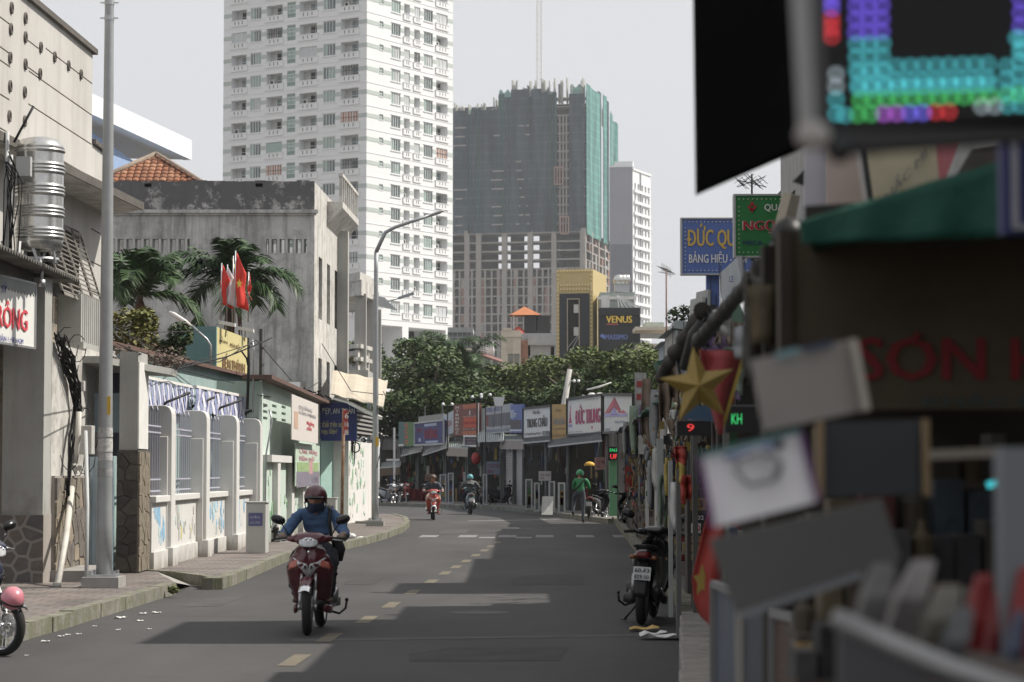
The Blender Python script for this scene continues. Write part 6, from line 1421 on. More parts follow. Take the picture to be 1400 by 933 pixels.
def head_face(par, c, skin, tilt=0, mask=None, hair=None, yaw=0, glasses=False):
    c = V(c); h = MB().use(skin, True)
    def f(u, v):
        az = u*2*math.pi; el = -math.pi/2+v*math.pi; x = .078*math.cos(el)*math.sin(az); y = -.098*math.cos(el)*math.cos(az); z = .115*math.sin(el)
        fr = max(0, math.cos(az)); 
        if z < 0: x *= 1-.28*(-z/.115)
        y -= .022*fr**14*math.exp(-((z+.012)/.022)**2)                       # nose
        y += .010*(math.exp(-((abs(az if az < math.pi else az-2*math.pi)-.36)/.16)**2))*math.exp(-((z-.012)/.014)**2)   # eye sockets
        y -= .006*fr**10*math.exp(-((z+.052)/.012)**2)
        return (x, y, z)
    h.grid(f, 32, 24, 0); o = h.build('head', None, par); o.location = c; o.rotation_euler = (tilt,0,yaw)
    e = MB().use(mat('eye_dark', (.02,.015,.012), .3), True)
    for s in (-1,1): e.ball((s*.031,-.083,.014), .011, 8, 6, (1.2,.6,.6)); e.box(s*.031-.016, s*.031+.016, -.093,-.088,.032,.037)
    e.build('eyes', None, o)
    m = MB().use(mat('lips', (.30,.12,.09), .5), True); m.ball((0,-.094,-.05), .012, 8, 5, (1.7,.5,.4)); m.build('mouth', None, o)
    ears = MB().use(skin, True)
    for s in (-1,1): ears.ball((s*.078,.005,.0), .026, 8, 6, (.35,.7,1.1))
    ears.build('ears', None, o)
    if mask:
        k = MB().use(mask, True); k.grid(lambda u, v: (lambda a, e_: (.088*math.cos(e_)*math.sin(a)*(1+.12*v), -.112*math.cos(e_)*math.cos(a)-.014*math.exp(-(a/.4)**2)*(1-v), .118*math.sin(e_)-.03*v))((u-.5)*3.6, lerp(R(-16), R(-58), v)), 16, 8, .004); k.build('face_mask', None, o)
    if glasses:
        k = MB().use(mat('smoked_lens', (.02,.02,.022), .12), True); k.grid(lambda u, v: (.092*math.sin((u-.5)*2.4), -.112*math.cos((u-.5)*2.4), .04-.030*v), 12, 3, .003); k.build('glasses', None, o)
    return o
def hand_bones(b, pre, wrist, palm, fwd, side, curl, par, r=.011):
    """four fingers of unequal length curled round a grip, and a thumb from the side of the palm"""
    fwd, side, curl = V(fwd), V(side), V(curl); palm = V(palm)
    b[pre+'palm'] = (par, tuple(palm), (.034,.018))
    for i, (off, l) in enumerate(((-.030,.9),(-.010,1.0),(.010,.95),(.030,.75))):
        k = palm+side*off+fwd*.035; b[f'{pre}f{i}a'] = (pre+'palm', tuple(k), r); k2 = k+fwd*.028*l+curl*.012; b[f'{pre}f{i}b'] = (f'{pre}f{i}a', tuple(k2), r*.9)
        b[f'{pre}f{i}c'] = (f'{pre}f{i}b', tuple(k2+curl*.030*l-fwd*.006), r*.82)
    t = palm-side*.036-fwd*.005+curl*.008; b[pre+'ta'] = (pre+'palm', tuple(t), r); b[pre+'tb'] = (pre+'ta', tuple(t+fwd*.03+curl*.025-side*.004), r*.9)
def rider_bones(lean=0., arm_w=1.0, twist=0, fingers=True):
    b = {}
    b['pelvis'] = (None, (0,.27,.86), (.15,.13)); b['waist'] = ('pelvis', (0,.25,.98), (.15,.115)); b['chest'] = ('waist', (0,.19-lean,1.12), (.175,.125)); b['collar'] = ('chest', (0,.15-lean,1.235), (.115,.08)); b['neck'] = ('collar', (0,.125-lean,1.30), .055); b['skull'] = ('neck', (0,.10-lean,1.375), .07)
    for s, p in ((-1,'r'),(1,'l')):
        b[p+'shoulder'] = ('collar', (s*.165,.15-lean,1.225), .075); b[p+'upper'] = (p+'shoulder', (s*.25*arm_w,.10-lean,1.12), .070); b[p+'elbow'] = (p+'upper', (s*.315*arm_w,.0-lean,1.02), .062)
        b[p+'cuff'] = (p+'elbow', (s*.315,-.17,.99), .050); b[p+'wrist'] = (p+'cuff', (s*.305,-.27,.985), .030)
        if fingers: hand_bones(b, p, None, (s*.305,-.335,.995), (0,-.8,.15), (s*1,.1,0), (0,-.25,-1), p+'wrist')
        else: b[p+'palm'] = (p+'wrist', (s*.305,-.38,.985), (.04,.025))
        b[p+'hip'] = ('pelvis', (s*.10,.20,.84), .105); b[p+'thigh'] = (p+'hip', (s*.17,.0,.77), .092); b[p+'knee'] = (p+'thigh', (s*.20,-.19,.68), .066); b[p+'calf'] = (p+'knee', (s*.19,-.15,.50), .058); b[p+'ankle'] = (p+'calf', (s*.17,-.10,.36), .038); b[p+'heel'] = (p+'ankle', (s*.165,-.10,.335), .035); b[p+'toe'] = (p+'heel', (s*.17,-.26,.325), (.042,.024))
    return b
def zones_for(b, shirt, trousers, skin, shoe, glove=None, sleeve=True):
    z = {}
    for n in b:
        k = n[1:] if n[0] in 'rl' and n not in () else n
        if n in ('pelvis',) or k in ('hip','thigh','knee','calf'): z[n] = trousers
        elif n in ('waist','chest','collar') or k in ('shoulder','upper','elbow'): z[n] = shirt
        elif k == 'cuff': z[n] = shirt if sleeve else skin
        elif k in ('ankle',): z[n] = trousers
        elif k in ('heel','toe'): z[n] = shoe
        elif n in ('neck','skull'): z[n] = skin
        else: z[n] = glove or skin
    return z
BSHIRT = mat('blue_shirt', (.06,.115,.22), .85, var=.18, scale=9, bump=.4, bscale=9); BTROU = mat('black_trousers', (.018,.02,.028), .85, var=.2, scale=9, bump=.3, bscale=9)
SILV = 0; GLOVE = mat('tan_glove', (.22,.165,.125), .8, var=.15, scale=20); SHOE = mat('brown_shoe', (.10,.065,.045), .6)
# near rider
p0 = G(418,869); rzn = R(-1.5); base = V((p0.x+.03, p0.y+.68, 0))
motorbike('deep red scooter ridden towards the camera in the near lane', RED, base, rzn, badge=True, plate=None, steer=R(4))
rb = rider_bones(); rb['skull'] = ('neck', (0,.10,1.37), .06)
pr = figure('person in a blue shirt, dark red helmet and face mask riding the deep red scooter', rb, zones_for(rb, BSHIRT, BTROU, SKIN, SHOE, GLOVE), base, rzn, 3, .018)
head_face(pr, (0,.06,1.375), SKIN, R(6), mask=mat('navy_mask', (.022,.035,.07), .8), glasses=True)
helmet(pr, (0,.07,1.395), R(5), paintm('wine_helmet', (.075,.011,.018)))
m = MB().use(mat('navy_hood', (.022,.035,.07), .85), True); m.lathe((0,.10,1.27), [(.085,-.03),(.092,.02),(.086,.07),(.09,.10)], 18, cap=False); m.build('neck_scarf', None, pr)
m = MB().use(mat('placket', (.045,.09,.18), .8)); m.box(-.012,.012,.085,.09,1.0,1.24); m.build('placket', None, pr) if False else None
m = MB().use(BLACKP, True)
m.tube([(.13,.16,1.30),(.155,.06,1.26),(.15,.035,1.15),(.165,.05,1.0),(.19,.14,.88)], .018, 8); m.build('bag_strap', None, pr)
m = MB().use(mat('bag_black', (.015,.015,.018), .8), True); m.loft([(V((.22,.22,.72)), V((.05,0,0)), V((0,.08,0)), .6), (V((.235,.22,.85)), V((.065,0,0)), V((0,.1,0)), .6), (V((.22,.22,.96)), V((.04,0,0)), V((0,.08,0)), .6)], 12); m.build('shoulder_bag', None, pr)
# far riders
p1 = G(591,711.5); base = V((p1.x, p1.y+.7, 0)); rz = R(4)
motorbike('small orange red scooter coming towards the camera near the crossing', BRED, base, rz, accent=LENS, steer=R(-3))
rb = rider_bones(fingers=False); pr = figure('person in a dark jacket and cap-like helmet riding the orange red scooter', rb, zones_for(rb, mat('slate_jacket', (.07,.085,.11), .85, var=.2, scale=9), mat('khaki_shorts', (.30,.24,.18), .8), SKIN, SHOE), base, rz, 1)
head_face(pr, (0,.07,1.385), SKIN, R(0)); helmet(pr, (0,.08,1.41), R(-4), mat('brown_helmet', (.10,.06,.05), .5)); 
p2 = G(643,703); base = V((p2.x, p2.y-.65, 0)); rz = math.pi+R(4)
motorbike('small teal scooter seen from behind riding away by the stalls', TEALP, base, rz, plate=('59-S2','413.07'))
rb = rider_bones(fingers=False, arm_w=1.1); pr = figure('person in a grey patterned jacket and teal helmet riding away on the teal scooter', rb, zones_for(rb, mat('grey_jacket', (.13,.14,.14), .85, var=.35, scale=14), BTROU, SKIN, SHOE), base, rz, 1)
head_face(pr, (0,.08,1.385), SKIN); helmet(pr, (0,.09,1.40), 0, mat('teal_helmet', (.12,.34,.36), .4), brim=False)
p3 = G(806,712); base = V((p3.x+.25, p3.y-.2, 0)); rz = math.pi+R(-22)
motorbike('dark parked motorbike with a white plate beside the person in green', BLK, base, rz, plate=('59-P1','226.80'), stand=True, lean=R(-5))
GJ = mat('green_jacket', (.035,.20,.085), .7, var=.2, scale=8, bump=.3, bscale=8)
sb_ = {'pelvis': (None,(0,.0,.98),(.15,.12)), 'waist': ('pelvis',(0,-.02,1.08),(.17,.13)), 'chest': ('waist',(0,-.05,1.25),(.20,.14)), 'collar': ('chest',(.02,-.09,1.38),(.12,.09)), 'neck': ('collar',(.03,-.12,1.46),.055), 'skull': ('neck',(.04,-.14,1.53),.07)}
for s, p in ((-1,'r'),(1,'l')):
    sb_[p+'shoulder'] = ('collar',(s*.18,-.08,1.36),.08); sb_[p+'upper'] = (p+'shoulder',(s*.24,-.12,1.22),.068); sb_[p+'elbow'] = (p+'upper',(s*.25,-.18,1.10),.058); sb_[p+'cuff'] = (p+'elbow',(s*.17,-.34,1.12),.048); sb_[p+'wrist'] = (p+'cuff',(s*.13,-.40,1.14),.03); sb_[p+'palm'] = (p+'wrist',(s*.11,-.45,1.15),(.035,.022))
    for i in range(4): sb_[f'{p}f{i}'] = (p+'palm', (s*.11+(i-1.5)*.022,-.51,1.14-.012*i), .011)
    sb_[p+'hip'] = ('pelvis',(s*.10,0,.93),.10); 
    if s < 0: lg = ((.10,.0,.70,.085),(.10,.02,.50,.065),(.10,.05,.30,.055),(.10,.06,.10,.042)); 
    else: lg = ((.20,-.15,.86,.085),(.26,-.28,.74,.066),(.27,-.2,.52,.055),(.27,-.12,.34,.042))
    pv = p+'hip'
    for q, (x, y, z, r_) in zip(('thigh','knee','calf','ankle'), lg): sb_[p+q] = (pv, (s*x if s < 0 else x, y, z), r_); pv = p+q
    x, y, z, r_ = lg[3]; sb_[p+'heel'] = (p+'ankle', (s*x if s < 0 else x, y, z-.06), .036); sb_[p+'toe'] = (p+'heel', (s*x if s < 0 else x, y-.15, z-.065), (.042,.026))
p4 = G(787,715); pr = figure('person in a bright green jacket and helmet standing astride the dark motorbike', sb_, zones_for(sb_, GJ, mat('grey_jeans', (.075,.085,.10), .85, var=.2, scale=9), SKIN, mat('black_shoe', (.02,.02,.02), .5)), (p4.x+.15, p4.y, 0), math.pi+R(-14), 1)
head_face(pr, (.04,-.16,1.55), SKIN, R(14)); helmet(pr, (.04,-.15,1.57), R(14), mat('green_helmet', (.06,.30,.14), .4), brim=False)
m = MB().use(BLACKP, True); m.tube([(-.18,.06,1.42),(-.05,.10,1.25),(.15,.10,1.05)], .02, 6); m.build('bag_strap', None, pr)
# parked motorbikes
p5 = G(886,855); motorbike('black parked motorbike with a white plate at the right edge of the road', BLK, (p5.x+.03, p5.y+.72, 0), math.pi-R(9), plate=('60-F3','829.50'), stand=True, lean=R(-4), R_=.30)
p6 = G(858,722); motorbike('dark motorbike parked with its tail to the camera right of the green post', BLK, (p6.x, p6.y+.65, 0), math.pi+R(8), plate=('59-X2','471.15'), stand=True, lean=R(-4))
p7 = G(4,897); motorbike('motorbike cut off by the left edge with a pink helmet on it', paintm('blue_black_paint', (.03,.035,.06)), (p7.x-.57, p7.y+.36, 0), R(58), spoked=True, stand=True, R_=.27)
c = P(17,818,20.85); h_ = thing('hanging_helmet', 'glossy pink helmet hanging on the motorbike at the left edge', 'helmet')
hm = MB().use(paintm('pink_helmet', (.55,.20,.24)), True); hm.ball((0,0,0), .105, 20, 14, (1,1.1,1.0)); hs_ = hm.build('shell', None, h_); h_.location = c; h_.rotation_euler = (.3,.2,.4)
hm = MB().use(BLACKP, True); hm.lathe((0,0,-.035), [(.107,-.012),(.112,0),(.107,.012)], 20, cap=False); hm.build('rim_strip', None, h_); hm = MB().use(BLACKP, True); hm.tube([(-.1,0,-.03),(-.06,0,-.13),(.06,0,-.13),(.1,0,-.03)], .006, 6); hm.build('strap', None, h_)
for k, (x, y, rz, l, c_) in enumerate(((527,692,R(35),'pale scooter parked nearest behind the second lamp post',paintm('grey_paint',(.25,.25,.26))),(541,690,R(20),'black motorbike second in the far left parked row',BLK),(553,689,R(10),'red and black motorbike third in the far left parked row',BRED))):
    q = G(x, y); motorbike(l, c_, (q.x, q.y+.6, 0), rz, stand=True, lean=R(4), group='motorbikes parked by the far left shops')
q = G(682, 694); motorbike('dark covered-looking motorbike parked in front of the open dark shop', BLK, (q.x, q.y+1.2, 0), R(110), stand=True, group=None)
# ================================================================== FAR SHOPS
def rowY(px): return interp([500,525,600,690,760,830,860], [127,124,118,110,94,84,76], px)
def RP(px, py, dy=0): return P(px, py, rowY(px)+dy)
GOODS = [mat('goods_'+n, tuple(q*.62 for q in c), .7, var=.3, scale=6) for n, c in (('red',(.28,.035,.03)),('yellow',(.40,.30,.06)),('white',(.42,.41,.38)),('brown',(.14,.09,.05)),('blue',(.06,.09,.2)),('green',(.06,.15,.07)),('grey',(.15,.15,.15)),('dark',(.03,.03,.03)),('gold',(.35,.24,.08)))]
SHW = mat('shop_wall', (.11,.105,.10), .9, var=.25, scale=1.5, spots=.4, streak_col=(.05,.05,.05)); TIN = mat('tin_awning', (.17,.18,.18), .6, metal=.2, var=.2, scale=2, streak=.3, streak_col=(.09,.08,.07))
PAVR = struct(poly_sheet('pavement', [(q.x,q.y) for q in [G(500,686.5,.12),G(560,688,.12),G(690,692.5,.12),G(760,701,.12),G(836,709,.12)]]+[(14,84),(14,135),(-30,150)], .12, mat('far_pavement', (.16,.15,.14), .9, var=.2)))
kerb([G(500,688,.12)*1, G(560,689.5,.12), G(690,694,.12), G(760,702.5,.12), G(832,711,.12)], PAVR, -1, 2.2)
def shop(label, px0, px1, ztop, seed, shutter=False, back=2.6, front_wall=0):
    rr = random.Random(seed); a, b = RP(px0,643), RP(px1,643); fr = Fr(a, b); w_ = fr.w; o = thing('shop_stall', label, 'shop', 'far row of small shops')
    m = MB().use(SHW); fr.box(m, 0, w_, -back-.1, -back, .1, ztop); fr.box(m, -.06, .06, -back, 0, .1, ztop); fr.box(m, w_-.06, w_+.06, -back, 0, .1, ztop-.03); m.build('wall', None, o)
    m = MB().use(TIN); fr.box(m, -.1, w_+.1, -back-.2, -.75, ztop, ztop+.08); m.build('roof', None, o)
    m = MB().use(SHW); fr.box(m, .06, w_-.06, -.12, 0.0, 2.75, 3.3); m.build('lintel', None, o)
    if shutter:
        n = 22; k = MB().use(mat('roller_shutter', (.40,.38,.36), .6, metal=.2, var=.12, streak=.3, streak_col=(.15,.14,.13)))
        sp = MB().use(mat('roller_shutter', (.40,.38,.36))); sp.prism([(0,0,0),(0,.04,.05),(0,0,.11)], (w_*.47,0,0)); me = sp.mesh('slat')
        for s in range(2):
            for i in range(n): piece(me, 'slat', o, fr.at(.04+s*w_*.5, -.12, .12+i*.118), (0,0,math.atan2(fr.u.y, fr.u.x)))
        m = MB().use(SHW); fr.box(m, w_*.485, w_*.53, -.15, .03, .1, 2.75); m.build('post', None, o)
    else:
        g = MB()
        for lv in range(5):
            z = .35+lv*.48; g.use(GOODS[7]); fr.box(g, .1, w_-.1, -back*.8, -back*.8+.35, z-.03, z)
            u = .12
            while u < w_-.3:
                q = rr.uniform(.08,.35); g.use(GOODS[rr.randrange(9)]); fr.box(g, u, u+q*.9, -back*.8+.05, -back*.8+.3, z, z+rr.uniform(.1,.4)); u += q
        gd = g.build('goods', None, o); gd['kind'] = 'stuff'
        g = MB()
        for k in range(44):
            u = rr.uniform(.1, w_-.3); z = rr.uniform(.7, 2.8); g.use(GOODS[rr.randrange(9)]); d = rr.uniform(-back*.6, 0); fr.box(g, u, u+rr.uniform(.1,.4), d-.03, d, z-rr.uniform(.2,.7), z)
        gd = g.build('hanging_goods', None, o); gd['kind'] = 'stuff'
        for u in (.08, w_-.14): m = MB().use(TIN); fr.box(m, u, u+.07, 0.02, .09, .12, 2.9); m.build('post', None, o)
    return o, fr
shops = [('small dark shop behind the row of parked motorbikes',520,547,3.5),('shop with red goods under the teal and green sign',547,572,3.7),('open shop under the white framed blue sign',572,610,3.7),('open shop with hanging red lantern beside the tall red sign',610,640,3.8),('dark open shop left of the grey and blue signs',640,664,4.0),('dark gap shop left of the roller shutters',664,687,4.0),('closed shop with two grey roller shutters',688,716,4.0,True),('shop with glass cabinets under the black lettered white sign',716,748,3.9),('shop under the orange sign with a hanging red white plate',748,778,4.0),('shop with a yellow lampshade behind the person in green',778,832,4.1)]
for i, s in enumerate(shops): shop(s[0], s[1], s[2], s[3], 50+i, shutter=len(s) > 4)
def board(name, label, x0, yt0, yb0, x1, yt1, yb1, m, cat='sign', dy=-.6, frame=None, th=.12, group=None, dy1=None):
    """a sign board between two photo columns; each end has its own top and bottom"""
    o = thing(name, label, cat, group); Y0, Y1 = rowY(x0)+dy, rowY(x1)+(dy if dy1 is None else dy1)
    a0, a1, b0, b1 = P(x0,yb0,Y0), P(x0,yt0,Y0), P(x1,yb1,Y1), P(x1,yt1,Y1); a1.x = a0.x; b1.x = b0.x; u = b0-a0; n = V((u.y,-u.x,0)).normalized()
    mb = MB().use(m); mb.prism([a0, b0, b1, a1], -n*th); mb.build('panel', None, o)
    if frame:
        for p, q in ((a0,b0),(b0,b1),(b1,a1),(a1,a0)): mb = MB().use(frame); mb.bar(p+n*.02, q+n*.02, .09); mb.build('frame', None, o)
    for t in (.15,.85): mb = MB().use(TIN); p = a0.lerp(b0,t)-n*(th+.05); mb.bar(p+V((0,0,-.9)), p+V((0,0,.8)), .06); mb.build('bracket', None, o)
    return o, a0, a1, b0, b1, n
def bt(B, s, u0, v0, u1, v1, m, bold=.02, name='lettering'):
    """lettering in the unit square of a board"""
    o, a0, a1, b0, b1, n = B; q = a0.lerp(b0,u0); t = a1.lerp(b1,u0); p = q.lerp(t,v0); pr = (a0.lerp(b0,u1)).lerp(a1.lerp(b1,u1),v0); h = (t-q).length*(v1-v0)
    return letters(s, p, (pr-p), V((0,0,1)), (pr-p).length, h, m, o, th=.015, bold=bold, n=n, name=name)
def bp(B, u0, v0, u1, v1, m, name='print', off=.012):
    o, a0, a1, b0, b1, n = B; g = lambda u, v: (a0.lerp(b0,u)).lerp(a1.lerp(b1,u), v)
    mb = MB().use(m); mb.prism([g(u0,v0), g(u1,v0), g(u1,v1), g(u0,v1)], n*off); return mb.build(name, None, o)
SGW = mat('sign_dull_white', (.66,.65,.62), .5, var=.06, streak=.15, streak_col=(.4,.38,.35)); BKL = mat('black_letter', (.02,.02,.022), .5); GFR = mat('grey_alu_frame', (.40,.41,.41), .5, metal=.4)
def plain(n, c): return mat(n, c, .55, var=.12, scale=3, streak=.12, streak_col=(c[0]*.6, c[1]*.6, c[2]*.6))
B = board('shop_sign','teal and green sign with red vertical letters, leftmost of the far shops',545,577,611,568,578,610,plain('sign_teal',(.08,.15,.15)))
bp(B,.4,0,1,1,plain('sign_green',(.10,.19,.08)))
for k, s in enumerate('QCAO'): bt(B, s, .36,.78-.23*k,.58,.95-.23*k, REDL)
bp(B,0,.02,.3,.1,SGW)
B = board('shop_sign','dark blue shop sign with dull red letters and a pale frame',567,579,609,607,574.5,607,plain('sign_blue',(.055,.06,.17)),frame=GFR,dy=-1.2)
bt(B,'HƯNG',.36,.25,.78,.75,mat('dull_red_letter',(.22,.03,.06),.6),.1); bp(B,.34,.8,.76,.92,plain('pale_blue_print',(.35,.42,.55))); bp(B,.38,.07,.80,.16,plain('pale_blue_print',(.35,.42,.55))); bt(B,'M',.1,.55,.25,.75,mat('dull_red_letter',(.22,.03,.06),.6)); 
bp(B,.14,.15,.22,.3,plain('pale_blue_print',(.35,.42,.55)))
B = board('shop_sign','pale tilted sign with a red mark right of the dark blue sign',606,569,597,620,561,592,plain('sign_pale_blue',(.42,.46,.50)),dy=-.8)
bt(B,'HOA',.2,.35,.85,.65,mat('dull_red_letter2',(.4,.12,.12),.6))
B = board('shop_sign','long weathered grey board above the dark blue sign',572,570,577,606,565.5,574,plain('sign_weather',(.27,.27,.25)),dy=-.3)
B = board('shop_sign','tall brown red sign with a column of white letters and an orange square',620,554,596,655,551,595.5,plain('sign_brown_red',(.17,.06,.05)),dy=-1,frame=None)
for k, s in enumerate('MTBHBKDC'): bt(B, s, .10,.86-.115*k,.22,.94-.115*k, SGW)
bp(B,.40,.24,.93,.58,plain('orange_red_square',(.46,.07,.035))); bp(B,.38,.84,.95,.98,plain('orange_band',(.38,.11,.05))); bp(B,.38,.02,.95,.15,plain('orange_band',(.38,.11,.05))); bt(B,'I',.64,.64,.67,.78,SGW); bt(B,'SƠN DẦU',.42,.35,.9,.48,mat('dark_red_letter',(.2,.02,.02),.6)); bt(B,'QUẢNG CÁO',.40,.585,.95,.62,SGW); bt(B,'BẢNG HIỆU',.40,.19,.9,.225,SGW)
bp(B,.97,0,1,1,SGW)
B = board('shop_sign','small dark sign with a white frame under the tall brown red sign',635,596.5,610,655,596.5,610,plain('sign_dark',(.05,.045,.06)),frame=SGW,dy=-1.0)
bt(B,'KHẮC DẤU',.1,.6,.9,.78,plain('rose_letter',(.4,.25,.27))); bt(B,'MICA',.2,.25,.8,.42,plain('rose_letter',(.4,.25,.27)))
B = board('shop_sign','weathered narrow grey panel left of the large grey sign',656,559,594,665,558,594,plain('sign_weather',(.27,.27,.25)),dy=-.7)
B = board('shop_sign','large grey sign with blue print and a dark central picture',664,557,593.5,698,552,591,plain('sign_grey',(.36,.375,.38)),dy=-.9)
bt(B,'STEEL & CO',.05,.80,.58,.95,BLUL); bp(B,.14,.25,1,.70,plain('grey_picture',(.10,.105,.13))); bp(B,.0,.28,.12,.70,plain('maroon_picture',(.18,.05,.05))); bt(B,'QUẢNG CÁO TRẺ',.04,.04,.97,.18,plain('blue_grey_letter',(.13,.18,.32)))
for k in range(5): bp(B,.2+.15*k,.27,.215+.15*k,.69,plain('grey_line',(.22,.22,.24)),off=.02)
B = board('shop_sign','blue and white sign with dark picture right of the large grey sign',697,553,592,714,553,592,plain('sign_blue_white',(.10,.15,.38)),dy=-.9)
bp(B,.08,.14,.92,.45,plain('dark_picture',(.07,.06,.07))); bp(B,.05,.06,.95,.11,SGW); bt(B,'Í T',.1,.55,.6,.72,SGW); bp(B,.05,.5,.35,.8,plain('pale_blue_print',(.35,.42,.55)),off=.006)
B = board('shop_sign','white sign with black TRUNG CHÂU lettering',716,559,600.5,754,555,598.5,SGW,dy=-1.0,frame=mat('black_frame',(.04,.04,.04),.6))
bt(B,'Hiệu Bảo',.36,.76,.62,.9,BKL); bt(B,'TRUNG CHÂU',.13,.36,.86,.72,BKL,.07); bt(B,'Đc:57 Lương Hữu Khánh, P.PNL, Q.1',.05,.09,.66,.2,BKL,.03); bt(B,'ĐT: 090.86',.71,.09,.97,.22,BKL,.05)
B = board('shop_sign','orange yellow sign with grey vertical lettering right of the black lettered white sign',755,553,603,775,553,602,plain('sign_orange',(.42,.24,.05)),dy=-1.1)
OL = plain('orange_dark_letter',(.22,.12,.03)); bt(B,'Bảo',.3,.80,.65,.88,OL); bt(B,'NGHĨA',.12,.44,.88,.66,plain('grey_blue_letter',(.25,.26,.28)),.04); bt(B,'ĐC:53 ĐỀ THÁM',.08,.30,.92,.36,OL); bt(B,'ĐT:0903 1180',.05,.10,.92,.17,OL)
B = board('shop_sign','large white ribbed sign with tall magenta letters',776,546.5,595.5,824,539.5,592.5,SGW,dy=-1.2,frame=mat('black_frame',(.04,.04,.04),.6))
MG = plain('magenta_letter',(.42,.05,.14)); bt(B,'ĐỨC TRUNG',.26,.28,.94,.80,MG,.09); bp(B,.04,.22,.14,.3,plain('lilac_print',(.30,.25,.50)))
o_, a0, a1, b0, b1, n_ = B; g = lambda u, v: (a0.lerp(b0,u)).lerp(a1.lerp(b1,u), v)
mb = MB().use(MG); mb.prism([g(.05,.33), g(.13,.33), g(.10,.5), g(.09,.82), g(.075,.5)], n_*.02); mb.build('emblem', None, o_)
bt(B,'CHUYÊN LÀM BẢNG HIỆU',.5,.9,.9,.935,plain('small_grey_letter',(.25,.25,.25))); bt(B,'HỘP ĐÈN',.03,.06,.45,.1,plain('small_grey_letter',(.25,.25,.25))); bp(B,.70,.13,.73,.21,MG)
B = board('shop_sign','white ribbed sign with a red winged triangle over a lilac bar',826,539.5,592,867,540,590,plain('sign_ribbed_pale',(.56,.585,.59)),dy=-1.2,dy1=-6,frame=mat('black_frame',(.04,.04,.04),.6))
o_, a0, a1, b0, b1, n_ = B; PK = plain('rose_red_emblem',(.45,.09,.12)); LB = plain('lilac_bar',(.35,.32,.62))
mb = MB().use(PK); mb.prism([g(.04,.50), g(.18,.50), g(.38,.72), g(.40,.9)], n_*.02) if False else None
def G2_(pts, m): 
    mb = MB().use(m); mb.prism([(a0.lerp(b0,u)).lerp(a1.lerp(b1,u), v) for u, v in pts], n_*.025); mb.build('emblem', None, o_)
G2_([(.05,.50),(.22,.52),(.38,.68),(.40,.92)], PK); G2_([(.40,.92),(.38,.68),(.50,.58),(.55,.70)], plain('deep_rose_emblem',(.34,.06,.09))); G2_([(.48,.60),(.56,.55),(.60,.62),(.54,.68)], PK); G2_([(.52,.52),(.78,.50),(.70,.58),(.58,.56)], PK); G2_([(.04,.42),(.80,.42),(.80,.48),(.04,.48)], LB); G2_([(.26,.46),(.38,.66),(.52,.46)], LB)
bt(B,'A.B.E. KING',.42,.24,.75,.30,plain('blue_grey_letter',(.13,.18,.32))); bt(B,'ĐÈN LED',.06,.06,.24,.12,plain('blue_grey_letter',(.13,.18,.32)))
# awnings
def awning(label, px0, yb0, px1, yb1, rise, depth, m, val=None):
    o = thing('awning', label, 'awning', 'awnings of the far shops'); Y0, Y1 = rowY(px0)-depth, rowY(px1)-depth; a, b = P(px0,yb0,Y0), P(px1,yb1,Y1); c, d = V((a.x,a.y+depth,a.z+rise)), V((b.x,b.y+depth,b.z+rise))
    mb = MB().use(m); nn = max(6, int((b-a).length/.25)*2); mb.grid(lambda u, v: tuple(a.lerp(b,u).lerp(d.lerp(c,1-u), v)+V((0,0,.025*math.cos(u*nn*math.pi)))), nn, 2, .03); mb.build('sheet', None, o)
    mb = MB().use(GFR); mb.bar(a, b, .06); mb.build('edge_bar', None, o)
    for t in (.03,.97): mb = MB().use(GFR); p = a.lerp(b,t); mb.bar(p, (p.x,p.y+depth,p.z-.6), .04); mb.build('strut', None, o)
    if val: mb = MB().use(val); n = V(((b-a).y,-(b-a).x,0)).normalized(); mb.prism([a, b, b+V((0,0,-.42)), a+V((0,0,-.42))], n*.02); mb.build('valance', None, o)
GT = mat('grey_green_awning', (.19,.22,.21), .7, var=.2, scale=2)
awning('dark grey awning under the teal and green sign', 548,624,576,617,.5,1.8,TIN); awning('sloping tin awning below the dark blue sign', 578,623,612,612,.6,2.0,TIN); awning('pale green awning with a faded valance below the tall red sign', 611,612,640,613,.35,1.8,GT,plain('faded_valance',(.30,.27,.22)))
awning('light tin awning propped below the large grey sign', 652,604,688,603,.8,2.2,mat('light_tin',(.33,.36,.36),.5,metal=.3,var=.15)); awning('grey awning with a patterned valance over the roller shutters', 684,602,716,602,.25,1.0,GT,plain('patterned_valance',(.28,.24,.22)))
awning('grey tin awning under the black lettered white sign', 716,606,752,603,.45,2.0,TIN); awning('long dark tin awning below the orange and magenta signs', 750,611,822,603,.6,2.4,TIN)
awning('small pale awning at the far left by the parked motorbikes', 520,640,547,638,.3,1.5,mat('light_tin',(.33,.36,.36),.5),GOODS[3])
